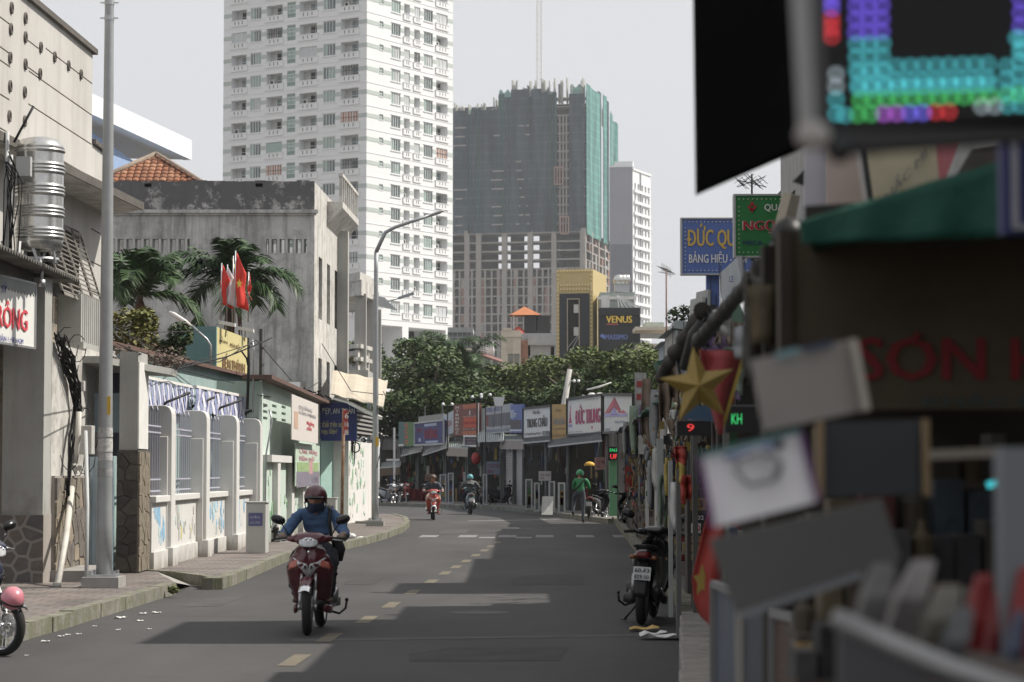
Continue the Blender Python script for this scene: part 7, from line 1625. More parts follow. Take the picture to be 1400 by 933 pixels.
# pieces in front of the shops
def case_(px, py, w_px, ytop, label, m=GFR):
    q = G(px, py, .12); q2 = G(px+w_px, py, .12); z = P(px,ytop,q.y).z; o = thing('display_case', label, 'display case', 'glass display cases on the far pavement'); w_ = q2.x-q.x
    mb = MB().use(m)
    for x in (q.x, q2.x-.06): mb.box(x, x+.06, q.y, q.y+.06, .12, z); mb.box(x, x+.06, q.y+.5, q.y+.56, .12, z)
    mb.box(q.x, q2.x, q.y, q.y+.56, z, z+.05); mb.box(q.x+.06, q2.x-.06, q.y+.004, q.y+.05, .12, .2); mb.build('frame', None, o)
    mb = MB().use(glass_mat('case_glass', (.11,.13,.13), .15)); mb.box(q.x+.06, q2.x-.06, q.y+.03, q.y+.05, .2, z); mb.build('glass', None, o)
    g_ = MB(); 
    for k in range(6): g_.use(GOODS[random.randrange(9)]); x = lerp(q.x+.1, q2.x-.2, random.random()); zz__ = lerp(.3, z-.4, random.random()); g_.box(x, x+.15, q.y+.01, q.y+.03, zz__, zz__+random.uniform(.1,.3))
    s = g_.build('goods', None, o); s['kind'] = 'stuff'
for args in ((718,698,10,657,'leftmost tall glass case beside the roller shutters'),(730,700,8,662,'narrow glass case second from the shutters'),(750,702,9,660,'glass case behind the leaning white board'),(763,703,10,662,'glass case with a round object nearest the person in green'),(601,688,9,650,'white framed rack behind the orange red scooter'),(612,689,8,648,'white framed rack between the two far scooters'),(660,691,6,650,'narrow white rack right of the teal scooter')): case_(*args)
q = G(740,704,.12); mb = MB().use(mat('white_board', (.42,.43,.41), .6, var=.1)); w_ = G(757,704,.12).x-q.x; z = P(740,679,q.y).z; mb.prism([(q.x,q.y,.12),(q.x+w_*.92,q.y,.12),(q.x+w_,q.y+.3,z),(q.x+w_*.1,q.y+.3,z)], (0,.04,0)); tag(mb.build('leaning_board', None), 'blank white board leaning on the glass cases below the orange sign', 'board')
a, b = P(833,627,80), P(846,627,80.); mb = MB().use(mat('green_shopfront_paint', (.10,.24,.13), .6, var=.15, streak=.2, streak_col=(.05,.12,.07))); zt = a.z; mb.box(a.x, b.x, 80, 80.6, .1, zt); o = mb.build('green_post', None); tag(o, 'broad green painted post right of the person in green', 'post')
mb = MB().use(BLACKP); a, b = P(831,630,79.6), P(846,611,79.6); mb.box(a.x, b.x, 79.6, 79.9, a.z, b.z); o = mb.build('led_sign', None); tag(o, 'small black sign with green and red lights on the green post', 'LED sign')
LG = mat('green_light', (.05,.6,.17), .5, emit=.8); LR = mat('red_light', (.75,.05,.05), .5, emit=.8); LC = mat('cyan_light', (.04,.40,.45), .5, emit=1.2)
letters('SALE', P(833.5,617.5,79.5), (1,0,0), (0,0,1), .27, .10, LG, o, th=.01, bold=.02, n=(0,-1,0)); letters('UP', P(834.5,627.5,79.5), (1,0,0), (0,0,1), .24, .16, LR, o, th=.01, bold=.03, n=(0,-1,0))
mb = MB().use(mat('yellow_lampshade', (.55,.33,.05), .6), True); q = P(806,604+46,82); q = P(806,636,82); mb.lathe(tuple(q), [(.19,-.03),(.18,.04),(.11,.10),(.03,.12)], 16); tag(mb.build('hanging_lamp', None, smooth=True), 'yellow dome shade hanging in the shop behind the person in green', 'lamp shade')
for (x, y, w_, h_, m, l) in ((745,651,17,13,SGW,'small pale plate with red letters hanging above the glass cases'),(821,634,16,17,plain('rose_plate',(.35,.22,.2)),'small rose plate hanging left of the green post'),(676,640,22,18,plain('grey_blue_plate',(.20,.22,.27)),'grey blue plate hanging over the dark gap shop'),(587,653,12,9,plain('brown_plate',(.22,.16,.1)),'small brown plate in the shop under the dark blue sign')):
    Y = rowY(x)-.9; a, b = P(x-w_/2,y+h_/2,Y), P(x+w_/2,y-h_/2,Y); mb = MB().use(m); mb.box(a.x,b.x,Y,Y+.04,a.z,b.z); o = mb.build('hanging_plate', None); tag(o, l, 'sign')
    letters('CHO THUÊ\nNHÀ' if w_ > 15 else 'BÁN', (a.x+.06,Y-.01,a.z+.06), (1,0,0), (0,0,1), (b.x-a.x)-.12, (b.z-a.z)-.14, mat('dull_red_letter',(.22,.03,.06),.6), o, th=.002, n=(0,-1,0))
mb = MB().use(mat('red_lantern', (.34,.04,.035), .6), True); q = P(651,627,rowY(651)-1); mb.ball(q, .26, 12, 8, (.9,.9,1.15)); tag(mb.build('lantern', None, smooth=True), 'round red lantern hanging right of the tall red sign', 'lantern')
for (x, y, w_, h_, c_, l) in ((560,676,34,24,0,'red cloth covered stall table by the parked motorbikes'),(585,678,26,22,0,'dark red draped table behind the orange red scooter')):
    Y = rowY(x)-1.6; a, b = P(x-w_/2,y+h_/2-2,Y), P(x+w_/2,y-h_/2+6,Y); mb = MB().use(mat('maroon_cloth', (.13,.015,.02), .85, var=.2, scale=3))
    mb.grid(lambda u, v: (lerp(a.x,b.x,u), Y+.08*math.sin(u*24)*(1-v), lerp(max(a.z,.13),b.z,v)), 24, 4, .02); mb.box(a.x,b.x,Y,Y+.8,b.z,b.z+.04); o = mb.build('draped_table', None); tag(o, l, 'table')
# upright pale poles and the leaning mast above the stalls
for (x, y0, y1, Y, l, w_) in ((539,690,585,116,'slim white sign pole behind the second lamp post',.1),(538,0,0,0,'',0)):
    if Y: 
        a, b = P(x,y0,Y), P(x,y1,Y); o = thing('sign_pole', l, 'pole'); mb = MB().use(SGW); mb.bar((a.x,Y,0),(b.x,Y,b.z),w_); mb.build('pole', None, o); mb = MB().use(SGW); c = P(528,629,Y); d = P(546,629,Y); mb.bar(c, d, .1); mb.build('crossbar', None, o)
o = thing('leaning_mast', 'pale leaning pole rising over the shops above the orange sign', 'pole'); mb = MB().use(mat('pale_concrete_pole', (.42,.41,.38), .8, var=.1), True); a, b = P(769,566,100), P(779,505,100); mb.tube([a+V((-.3,0,-2)), b], [.17,.11], 10); mb.build('pole', None, o)
mb = MB().use(WOOD); mb.bar(P(768,508,100), P(790,513,100), .08); mb.bar(P(779,498,100), P(779,515,100), .07); mb.build('crossarm', None, o)
for i, (x, y, n, l) in enumerate(((612,553,2,'double white globe lamps above the blue shop sign'),(652,543,2,'double white globe lamps above the tall red sign'),(664,540,2,'double white globe lamps over the weathered panel'),(785,521,3,'three white globe lamps beside the leaning pole'))):
    o = thing('globe_lamp', l, 'street lamp', 'globe lamps above the far shops'); Y = 104
    mb = MB().use(TIN, True); q = P(x, y, Y); mb.use(CABLE); mb.tube([(q.x,Y,2.5), (q.x,Y,q.z-.1)], .025, 6); mb.bar((q.x-.2,Y,q.z-.1), (q.x+.2,Y,q.z-.1), .04); mb.build('post', None, o)
    for k in range(n): m2 = MB().use(mat('white_globe', (.8,.8,.78), .3), True); m2.ball((q.x-.2+.4*k/(n-1),Y,q.z), .07, 10, 6); m2.build('globe', None, o)
o = thing('floodlight', 'boxy white floodlight on a stand above the large grey sign', 'floodlight'); q = P(682,549,106); mb = MB().use(mat('floodlight_white', (.62,.62,.6), .4)); mb.prism([q+V((-.18,0,-.2)), q+V((.18,0,-.2)), q+V((.26,0,.2)), q+V((-.26,0,.2))], (0,.3,0)); mb.build('head', None, o); mb = MB().use(TIN); mb.bar(q+V((-.15,.1,-.2)), q+V((-.25,.1,-1.2)), .04); mb.bar(q+V((.12,.1,-.2)), q+V((.12,.1,-1.2)), .04); mb.build('stand', None, o)
for x0, x1, l in ((795,822,'thin curved white arm lamp above the magenta lettered sign'),):
    o = thing('arm_lamp', l, 'street lamp'); mb = MB().use(SGW, True); mb.tube([P(804,534,98)+V((0,0,-.3)), P(797,540,98), P(792,553,98)], .03, 6); mb.build('arm', None, o); mb = MB().use(SGW, True); mb.tube([P(802,533,98), P(820,529,98), P(836,523,98)], [.04,.05,.02], 6); mb.build('lamp_head', None, o)
for x, l in ((809,'left small white floodlight on the magenta lettered sign'),(820,'right small white floodlight on the magenta lettered sign')):
    q = P(x, 540, 88); mb = MB().use(SGW, True); mb.ball(q, .12, 10, 6, (1.2,1,.7)); mb.box(q.x-.02,q.x+.02,q.y,q.y+.04,q.z-.3,q.z); tag(mb.build('floodlight', None), l, 'floodlight')
o = thing('antenna', 'roof antenna with short rods above the flat roofed house', 'antenna'); mb = MB().use(mat('rusty_rod', (.25,.14,.12), .7), True); Y = 150; mb.tube([P(911,470,Y), P(911,370,Y)], .05, 6); mb.build('mast', None, o)
mb = MB().use(mat('antenna_rod', (.3,.3,.3), .6))
for k in range(7): q = P(905+k*2, 366+k*1.2, Y); mb.bar(q+V((-.35,0,.1)), q+V((.35,0,-.1)), .03); mb.bar(q+V((0,0,-.3)), q+V((0,0,.3)), .03)
mb.bar(P(900,372,Y), P(922,376,Y), .04); mb.build('rods', None, o)
# ================================================================== RIGHT SIDE: HOUSES, STALLS, HANGING GOODS
def house(label, y0, y1, x0, h, m, seed, col=None):  # mostly hidden houses, added with heights shaped to shade the road
    o = thing('shade_house', label, 'building', 'houses added behind the right stalls to shade the road'); rr = random.Random(seed)
    f = Fr((x0, y1), (x0, y0)); ops = []
    for z in (3.6, 6.6):
        if z+1.6 < h: ops += [(u, u+.9, z-.2, z+1.2, .25) for u in (.5, (y1-y0)/2+.3) if u+.9 < y1-y0-.2]
    mb = MB().use(m); facade(f, 0, h, ops, .25, mb, back=DARK); mb.box(x0+.003, x0+7, y0, y0+.1, 0, h); mb.box(x0+.003, x0+7, y1-.1, y1, 0, h); mb.build('wall', None, o)
    mb = MB().use(DKEDGE); mb.box(x0-.15, x0+7, y0+.01, y1-.01, h, h+.12); mb.build('roof', None, o)
    for (u0, u1, za, zb_, d) in ops: mb = MB().use(STEEL); [f.box(mb, lerp(u0,u1,t)-.02, lerp(u0,u1,t)+.02, -.15, -.1, za, zb_) for t in (.02,.35,.65,.98)]; mb.build('window', None, o)
HM = [mat('house_grey', (.35,.35,.34), .85, var=.12, streak=.3), mat('house_cream', (.42,.37,.29), .85, var=.12, streak=.3), mat('house_blue', (.28,.33,.38), .85, var=.12, streak=.3)]
for i, a in enumerate(((8,14.2,1.75,4.3),(14.2,20.4,2.55,5.15),(20.4,23.9,3.05,5.5),(23.95,27.3,3.15,7.9),(27.3,29.9,3.8,5.9),(29.9,33.0,4.2,4.2),(33,36,4.35,7.0),(36,45.5,5.0,6.6),(45.5,66,6.7,8.3))):
    house(['low grey house added to cast shade behind the near stall','cream house added to cast shade behind the striped panels','grey blue house added to cast shade behind the tilted beige panels','tall narrow cream house added to cast a shadow band behind the black sign','grey house added to cast shade behind the green sign','low house added between two taller shade casters behind the blue sign','narrow cream house added to cast shade behind the blue sign','wide grey house added to cast shade farther down the right side','long blue grey house added to cast shade near the corner'][i], *a, HM[i % 3], 5+i)
STW = mat('stall_wood', (.07,.055,.045), .85, var=.3, scale=4); TARP = [mat('tarp_'+n, c, .75, var=.2, scale=3, bump=.3, bscale=5) for n, c in (('grey',(.17,.175,.175)),('brown',(.13,.11,.095)),('blue',(.055,.075,.12)),('green',(.035,.10,.07)))]
def LX(y): return .072*y if y < 28 else lerp(2.0, 3.35, min(1, (y-28)/50))
STP = struct(poly_sheet('pavement', [(LX(y)+.0, y) for y in (2,8,14,20,28,40,55,78)]+[(9,78),(9,2)], .12, mat('stall_pavement', (.12,.115,.11), .9, var=.25)))
kerb([V((LX(y), y, .12)) for y in (8,14,20,28,40,55,78)], STP, 1, 1.6)
def stall(label, y0, y1, h, seed, dx=.35):
    rr = random.Random(seed); o = thing('street_stall', label, 'market stall', 'stalls along the right side of the street'); xa, xb = LX(y0)+dx, LX(y1)+dx; xw = 1.5
    mb = MB().use(STW); mb.box(xa+xw, xa+xw+.08, y0, y1, .12, h); mb.box(xa+.25, xa+xw, y1-.06, y1, .12, h-.1); mb.build('wall', None, o)
    mb = MB().use(TARP[rr.randrange(4)]); mb.grid(lambda u, v: (lerp(lerp(xa,xb,v)-.35, xa+xw+.1, u), lerp(y0,y1,v), h-.25*(1-u)+.03*math.sin(v*9)), 6, 12, .03); mb.build('roof', None, o)
    for y in (y0+.05, y1-.1):
        for x in (xa, xa+xw-.1): mb = MB().use(mat('dull_post',(.13,.13,.125),.6)); mb.box(x, x+.05, y, y+.05, .12, h-.22); mb.build('post', None, o)
    mb = MB().use(STW); mb.box(xa+.05, xa+.9, y0+.15, y1-.15, .12, .85); mb.build('counter', None, o)
    g = MB()
    for k in range(40):
        x, y, z = rr.uniform(xa+.1, xa+xw-.3), rr.uniform(y0+.1,y1-.3), rr.choice([.86,.86,1.3,1.7,2.1]); g.use(GOODS[rr.randrange(9)]); g.box(x, x+rr.uniform(.06,.25), y, y+rr.uniform(.06,.2), z, z+rr.uniform(.08,.4))
    q = g.build('goods', None, o); q['kind'] = 'stuff'
    return o
segs = [(19,22.4,2.9,'stall behind the red flag'),(22.6,26,3.1,'stall beside the black parked motorbike'),(26.2,30,3.0,'stall just past the black parked motorbike'),(33,37,3.1,'stall with a pale cabinet before it'),(37.2,42,3.0,'stall halfway to the corner'),(42.2,48,3.0,'stall with blue plates'),(48.2,55,3.0,'stall near the second parked motorbike'),(55.2,63,3.0,'stall with red goods near the corner'),(63.5,74,3.1,'last stall before the green post')]
for i, (a, b, h, l) in enumerate(segs): stall(l, a, b, h, 200+i)
# things hung along the stall fronts, each with its own cut, turned to the street
HG = [('paper',(.36,.36,.35)),('grey plastic',(.20,.21,.22)),('red',(.30,.04,.03)),('yellow',(.38,.29,.07)),('brown',(.16,.12,.09)),('blue',(.07,.11,.20)),('pale green',(.16,.21,.16)),('black',(.025,.025,.027)),('lilac',(.17,.12,.22)),('white',(.46,.46,.45))]
def cloth(o, px, py, w_, h_, Y, m, rr, bulge=.08, twist=0, name='cloth'):
    a = P(px-w_/2, py-h_/2, Y); W_ = w_/3200*Y; H_ = h_/3200*Y; ph = rr.random()*9
    mb = MB().use(m, True); mb.grid(lambda u, v: (a.x+(u-.5)*W_*(.75+.3*math.sin(v*2.6+ph*.1))+W_/2+twist*v*W_, Y+bulge*math.sin(u*6+ph)*(.3+v)+.03*math.sin(v*11+ph), a.z-v*H_*(1-.12*math.sin(u*5+ph))), 10, 8, .012); return mb.build(name, None, o)
def hang(name, label, px, py, w_, h_, Y, ci, seed, cat='hanging goods', kind='cloth', group='goods hung along the right stalls'):
    rr = random.Random(seed); n, c = HG[ci]; m = mat('hung_'+n.replace(' ','_'), c, .65, var=.25, scale=8, bump=.2, bscale=12); o = thing(name, label, cat, group)
    if kind == 'cloth': cloth(o, px, py, w_, h_, Y, m, rr)
    else:
        a, b = P(px-w_/2,py+h_/2,Y), P(px+w_/2,py-h_/2,Y); t = rr.uniform(-.3,.3)*(b.x-a.x); mb = MB().use(m); mb.prism([(a.x,Y,a.z),(b.x,Y+t,a.z+rr.uniform(-.03,.03)),(b.x,Y+t,b.z),(a.x,Y,b.z)], (0,.03,0)); mb.build('plate', None, o)
        if kind == 'printed':
            for k in range(3): m2 = MB().use(mat('print_ink_%d' % (seed % 4), ((.3,.05,.05),(.06,.08,.25),(.05,.05,.05),(.35,.25,.05))[seed % 4], .6)); z = lerp(a.z,b.z,.22+.25*k); m2.box(lerp(a.x,b.x,.15), lerp(a.x,b.x,.85-.15*(k%2)), Y-.008, Y-.002, z, z+(b.z-a.z)*.12); m2.build('print', None, o)
    mb = MB().use(CABLE); q = P(px, py-h_/2, Y); mb.bar(q, q+V((0,.02,.25)), .006); mb.build('string', None, o)
    return o
hl = [('banner',876,545,16,70,62,0,'printed','faded red and white banner strip behind the red triangle sign'),('plastic_bundle',858,598,13,42,60,1,'cloth','grey folded bundle hanging from the first stall corner'),('plastic_bundle',869,588,16,66,52,6,'cloth','pale greenish bag hanging in the roof line row'),('garment',884,560,15,84,46,4,'cloth','long brown cloth hanging from the stall roof edge'),
('garment',879,608,12,26,47,9,'plate','white card hanging below the brown cloth'),('plastic_bundle',897,575,17,84,38,1,'cloth','large slate grey bundle hanging at the stall corner'),('lilac_bag',878,572,9,36,48,8,'cloth','small lilac bag tucked between grey bundles'),('garment',908,540,16,80,30,4,'cloth','dark brown rolled cloth hanging left of the gold star'),
('plastic_bundle',910,590,12,52,31,0,'cloth','white paper bundle under the brown rolled cloth'),('hat',915,605,9,24,30,7,'cloth','black hat shape hanging beside the white bundle'),('banner',862,650,14,26,66,4,'printed','brown board in the dark stall above the second parked motorbike'),('banner',872,625,34,22,60,5,'printed','dark blue lettered board over the second parked motorbike'),
('banner',868,655,26,36,62,2,'plate','dark red board behind the second parked motorbike'),('banner',870,672,20,12,61,0,'printed','small pale printed board beside the second parked motorbike'),('plastic_bundle',897,640,10,52,34,0,'cloth','thin pale bundle tied to a post'),('garment',914,650,10,46,28,3,'cloth','yellow trimmed ornament in the stall beside the gold star'),('garment',930,640,12,44,22,3,'cloth','second yellow ornament hanging below the red light sign'),
('flag_strip',938,668,14,36,18,2,'cloth','small red flag hanging over the number plates'),('flag_strip',930,622,16,24,21,2,'cloth','red and yellow cap shape over the small red flag'),('plastic_bundle',922,690,9,60,24,9,'cloth','clear plastic wrapped rod bundle by the number plates'),('garment',905,680,8,60,30,6,'cloth','pale green strip hanging by the parked black motorbike'),('garment',890,660,9,60,38,1,'cloth','grey strip hanging behind the black motorbike mirror'),
('banner',951,425+60,14,34,22,9,'printed','white card wedged in the sloping pole bundle'),('plastic_bundle',935,490,22,60,18,1,'cloth','dark plastic bundle left of the gold star tip'),('plastic_bundle',920,515,16,70,22,4,'cloth','brown crumpled sack left of the gold star'),('plastic_bundle',972,455,26,40,14,7,'cloth','black bag on the sloping pole'),('plastic_bundle',985,440,24,34,12,9,'cloth','white plastic sheet caught on the sloping pole'),('garment',980,480,36,40,14,8,'cloth','mauve cloth behind the gold star tip'),('garment',1000,505,26,60,13,6,'cloth','dark green cloth right of the gold star'),('plastic_bundle',1018,470,26,44,8,1,'cloth','torn clear plastic hanging beside the beige board')]
for i, (n, x, y, w_, h_, Y, ci, kd, l) in enumerate(hl): hang(n, l, x, y, w_, h_, Y, ci, 300+i, kind=kd)
cl = MB(); rr = random.Random(9)
for k in range(420):                                            # sheets, bags and clothes bunched along the roof edges
    t = rr.random(); Y = lerp(13, 62, t); x = lerp(1010, 872, t**.55)+rr.uniform(-22,30)*(1-t*.6); yt = interp([850,900,950,1000,1060],[585,535,470,425,400],x)+rr.uniform(0,110); s = rr.uniform(6,18)*(1-t*.5); h = s*rr.uniform(1,3); c = HG[rr.choice([0,1,1,2,3,4,4,5,6,7,7,8,9])]; cl.use(mat('hung_'+c[0].replace(' ','_'), c[1], .65, var=.25, scale=8, bump=.2, bscale=12), True); a = P(x, yt, Y); W_ = s/3200*Y; H_ = h/3200*Y; ph = rr.random()*9; tw = rr.uniform(-.5,.5)
    cl.grid(lambda u, v: (a.x+(u-.5)*W_*(.6+.5*math.sin(v*3+ph))+tw*W_*v, Y+.05*math.sin(u*6+ph)*(.3+v), a.z-v*H_*(1-.15*math.sin(u*5+ph))), 5, 5, .01)
for k in range(900):
    Y = rr.uniform(25, 60); x = rr.uniform(lerp(925,850,(Y-17)/43), lerp(1000,885,(Y-17)/43)); y = rr.uniform(lerp(570,600,(Y-17)/43), lerp(790,705,(Y-17)/43)); q = P(x,y,Y); s = rr.uniform(.02,.08)
    cl.use(GOODS[rr.choice([0,1,2,3,3,4,5,6,6,7,7,8,8])], rr.random() < .3)
    t = rr.random()
    if t < .16: cl.ball(q, s*.4, 8, 5, (1,1,rr.uniform(.6,1.8)))
    elif t < .7: cl.tube([q, q+V((rr.uniform(-.02,.02),0,-s*3.0))], s*.18, 6)
    else: cl.box(q.x-s*.5, q.x+s*.5, q.y-s*.4, q.y+s*.4, q.z-s, q.z+s*.5)
tag(cl.build('small_goods', None), 'crowded small goods hanging and standing in the right stalls', None, None, 'stuff')
# posts and pale cabinets in the row
for i, (x, y0, y1, Y, wpx, m, l) in enumerate(((903,735,600,30,9,GFR,'grey metal post in the stall row behind the black motorbike'),(873,715,625,56,4,GFR,'thin grey post beside the second parked motorbike'),(897,700,610,36,3,SGW,'thin white rod standing in the stall row'),(917,745,630,25,5,GFR,'grey post right above the black motorbike'),(928,770,640,22,6,mat('dull_post',(.13,.13,.125),.6),'pale bundle of rods by the number plates'),(885,708,640,44,4,SGW,'thin pale post behind the motorbike mirror'))):
    a, b = P(x-wpx/2,y0,Y), P(x+wpx/2,y1,Y); mb = MB().use(m); mb.box(a.x,b.x,Y,Y+.08,.12,b.z); tag(mb.build('stall_post', None), l, 'post')
# green cap awning and small grey roofs beyond
mb = MB().use(TARP[3]); mb.prism([P(893,498,40), P(912,493,40), P(925,505,38), P(897,508,40)], (0,-1,0)); tag(mb.build('green_awning_tip', None), 'small green awning tip above the far stalls', 'awning')
for i, (x0, x1, yt, Y, m, l) in enumerate(((912,946,468,70,HM[2],'grey blue house end above the stalls right of the antenna'),(922,952,452,64,HM[0],'grey gabled upper storey under the blue sign'))):
    a, b = P(x0,yt,Y), P(x1,yt-8,Y); mb = MB().use(m); mb.box(a.x,b.x+1,Y,Y+4,0,a.z); o = thing('small_house', l, 'building'); mb.build('wall', None, o); mb = MB().use(TIN); mb.prism([(a.x-.2,Y-.1,a.z),(b.x+1.2,Y-.1,a.z),(b.x+1.2,Y-.1,a.z+.5)], (0,4.2,0)); mb.build('roof', None, o); mb = MB().use(DARK); mb.box(a.x+.2,a.x+.6,Y-.01,Y+.1,a.z-.9,a.z-.3); mb.build('window', None, o)
q = P(936,432,64); mb = MB().use(LEAF1); leaf_cloud(mb, q, (.55,.4,.3), 500, .12, rr); tag(mb.build('roof_plant', None), 'small green plant growing on the gabled storey under the blue sign', 'plant')
mb = MB().use(mat('light_tin',(.33,.36,.36),.5)); mb.prism([P(919,448,63.5), P(945,452,63.5), P(940,440,63.5), P(924,438,63.5)], (0,2,0)); mb.bar(P(925,452,63.5), P(925,468,63.5), .06); mb.bar(P(940,452,63.5), P(940,468,63.5), .06); tag(mb.build('roof_shelter', None), 'little tin shelter below the roof plant', 'shelter')
# the two lit sign boards on posts
def roadsign(name, label, Y, x0, x1, yt, yb, m, edge, Y1=None):
    o = thing(name, label, 'sign'); a, b = P(x0,yb,Y), P(x1,yt,Y); mb = MB().use(m); mb.box(a.x,b.x,Y,Y+.14,a.z,b.z); mb.build('panel', None, o)
    t = .022; mb = MB().use(edge); mb.box(a.x-t,b.x+t,Y-.015,Y+.15,b.z,b.z+t); mb.box(a.x-t,b.x+t,Y-.015,Y+.15,a.z-t,a.z); mb.box(a.x-t,a.x,Y-.015,Y+.15,a.z,b.z); mb.box(b.x,b.x+t,Y-.015,Y+.15,a.z,b.z); mb.build('frame', None, o)
    bl = MB().use(mat('bulb_dot', (.65,.62,.5), .4), True); bl.ball((0,0,0), .0085, 8, 5); me = bl.mesh('bulb'); s_ = .055
    n = int((b.x-a.x-.08)/s_)
    for k in range(n+1):
        for z in (a.z+.04, b.z-.04): piece(me, 'bulb', o, (a.x+.04+k*s_, Y-.008, z))
    for k in range(1, int((b.z-a.z-.08)/s_)): piece(me, 'bulb', o, (a.x+.04, Y-.008, a.z+.04+k*s_))
    def tx(s, xa, ya, xb, yb_, mm, bold=.02): q = P(xa,yb_,Y); r_ = P(xb,ya,Y); return letters(s, (q.x,Y,q.z), (1,0,0), (0,0,1), r_.x-q.x, r_.z-q.z, mm, o, th=.01, bold=bold, n=(0,-1,0))
    return o, tx
SBL = plain('roadsign_blue', (.10,.16,.40)); SGR = plain('roadsign_green', (.025,.19,.05))
o, tx = roadsign('shop_sign','blue bulb-edged sign with yellow and white lettering on a blue post',33,933,1048,300,374,SBL,GFR)
YLO = mat('amber_letter', (.58,.40,.10), .5); tx('ĐỨC QUANG',941,306,1040,341,YLO,.05); tx('BẢNG HIỆU - HỘP ĐÈN',942,344,1046,363,WL,.02)
a, b = P(966,374,33.2), P(983,374,33.2); mb = MB().use(SBL); mb.box(a.x,b.x,33.15,33.35,1.5,a.z); mb.build('post', None, o)
o, tx = roadsign('shop_sign','green bulb-edged sign with a red emblem and NGỌC lettering',28,1006,1150,268,350,SGR,GFR)
RDL = mat('crimson_letter', (.42,.02,.035), .5); tx('NGỌC VŨ',1016,298,1106,319,mat('letter_outline',(.6,.55,.5),.5),.075); tx('NGỌC VŨ',1016.5,298.5,1105.5,318.5,RDL,.035).location.y = -.012; tx('QUẢNG CÁO',1045,276,1118,290,WL,.02); tx('MECA - HỘP ĐÈN',1016,327,1094,337,mat('navy_letter',(.03,.03,.14),.5),.02)
for k in range(4):
    mb = MB().use(RDL); q = P(1028,284,28); pts = [(-.055,.01),(-.015,-.045),(.0,-.02),(-.035,.03)] if k == 0 else [(.055,.01),(.015,-.045),(.0,-.02),(.035,.03)] if k == 1 else [(-.03,.035),(0,.075),(.03,.035),(0,.02)] if k == 2 else [(-.025,-.03),(0,-.065),(.025,-.03),(0,-.01)]
    mb.prism([(q.x+x,27.99,q.z+z) for x, z in pts], (0,-.008,0)); mb.build('emblem', None, o)
mb = MB().use(STEEL); a = P(1010,350,28.2); mb.box(a.x+.2,a.x+.26,28.15,28.22,1.5,a.z); mb.box(a.x+.7,a.x+.76,28.15,28.22,1.5,a.z); mb.build('post', None, o)
o = thing('antenna','dark many-rod roof antenna above the green sign','antenna'); mb = MB().use(CABLE, True); mb.tube([P(1028,270,30), P(1028,238,30)], .012, 6); mb.build('mast', None, o); mb = MB().use(CABLE)
for k in range(11): q = P(1010+k*3.2, 248+math.sin(k)*5, 30); mb.bar(q+V((-.05,0,.05)), q+V((.07,0,-.06)), .007); mb.bar(q+V((-.06,0,-.03)), q+V((.05,0,.05)), .005)
mb.bar(P(1007,246,30), P(1048,256,30), .01); mb.bar(P(1008,256,30), P(1046,242,30), .01); mb.build('rods', None, o)
def slab(name, label, cat, pts, Ys, th, m, par=None, group=None, part='panel'):
    """a thick sheet through photo points, each on its own depth"""
    o = thing(name, label, cat, group) if par is None else par; Ys = Ys if isinstance(Ys, (list,tuple)) else [Ys]*len(pts); q = [P(x,y,Y) for (x,y), Y in zip(pts,Ys)]
    n = (q[1]-q[0]).cross(q[2]-q[0]).normalized(); n = n if n.y > 0 else -n; mb = MB().use(m); mb.prism(q, n*th); mb.build(part, None, o); return o
EDG = mat('stacked_board', (.33,.34,.34), .6, var=.2, scale=6)
o = slab('sign_board','pale blue and white board leaning under the green sign','sign',[(983,375),(1008,352),(1016,400),(988,425)],[20,19,19,20],.04,plain('pale_signboard',(.40,.44,.47)))
letters('LEC', P(997,386,19.3), (1,0,0), (0,0,1), .06, .05, BLUL, o, th=.004, n=(0,-1,0))
slab('sign_board','cream lettered board wedged in front of the green sign','sign',[(1068,318),(1082,266),(1094,268),(1084,322)],[11,11,11.3,11.3],.04,plain('cream_board',(.46,.41,.32)))
slab('sign_board','green edged board under the pale board','sign',[(985,430),(1008,405),(1020,440),(990,450)],15,.03,plain('board_green_edge',(.14,.24,.18)))
for k, (x, y) in enumerate(((950,398),(942,408))): slab('sign_board','%s pale plate stacked on the roofs left of the blue post' % ('upper','lower')[k],'sign',[(x,y+28),(x+2,y+2),(x+18,y-2),(x+16,y+32)],[34+k,34+k,33,33],.05,EDG)
slab('sign_board','dull yellow plate behind the blue post','sign',[(948,414),(964,408),(966,436),(950,440)],35,.05,plain('dull_yellow_plate',(.34,.27,.10)))
# sloping pole with rolled tarpaulin
o = thing('tarpaulin_roll','dark tarpaulin rolled on a pole sloping down from the green canopy','tarpaulin'); mb = MB().use(mat('dark_tarpaulin', (.016,.015,.0145), .7, var=.3, scale=9, bump=.5, bscale=14), True); n = 44
ax, ay, aY, bx, by, bY = 1080, 322, 6.0, 952, 470, 13
pts = [P(lerp(ax,bx,i/n), lerp(ay,by,i/n)+3*math.sin(i*2.3), lerp(aY,bY,i/n)) for i in range(n+1)]; mb.tube(pts, [.022+.003*math.sin(i*4.7)+.003*math.sin(i*1.1)+.016*(i/n) for i in range(n+1)], 10); mb.build('roll', None, o)
mb = MB().use(BLACKP, True); mb.ball(P(1078,322,5.9), .045, 12, 8, (1,1,1)); mb.build('knot', None, o)
mb = MB().use(mat('crumpled_brown', (.035,.03,.025), .85, var=.4, scale=14, bump=.8, bscale=16), True); mb.tube([P(lerp(903,962,i/14)+3*math.sin(i*2.1), lerp(515,425,i/14)+2*math.cos(i*3), lerp(20,14,i/14)) for i in range(15)], [.05+.007*math.sin(i*2.7) for i in range(15)], 10); tag(mb.build('cloth_roll', None), 'brown cloth roll leaning at the end of the sloping pole', 'cloth')
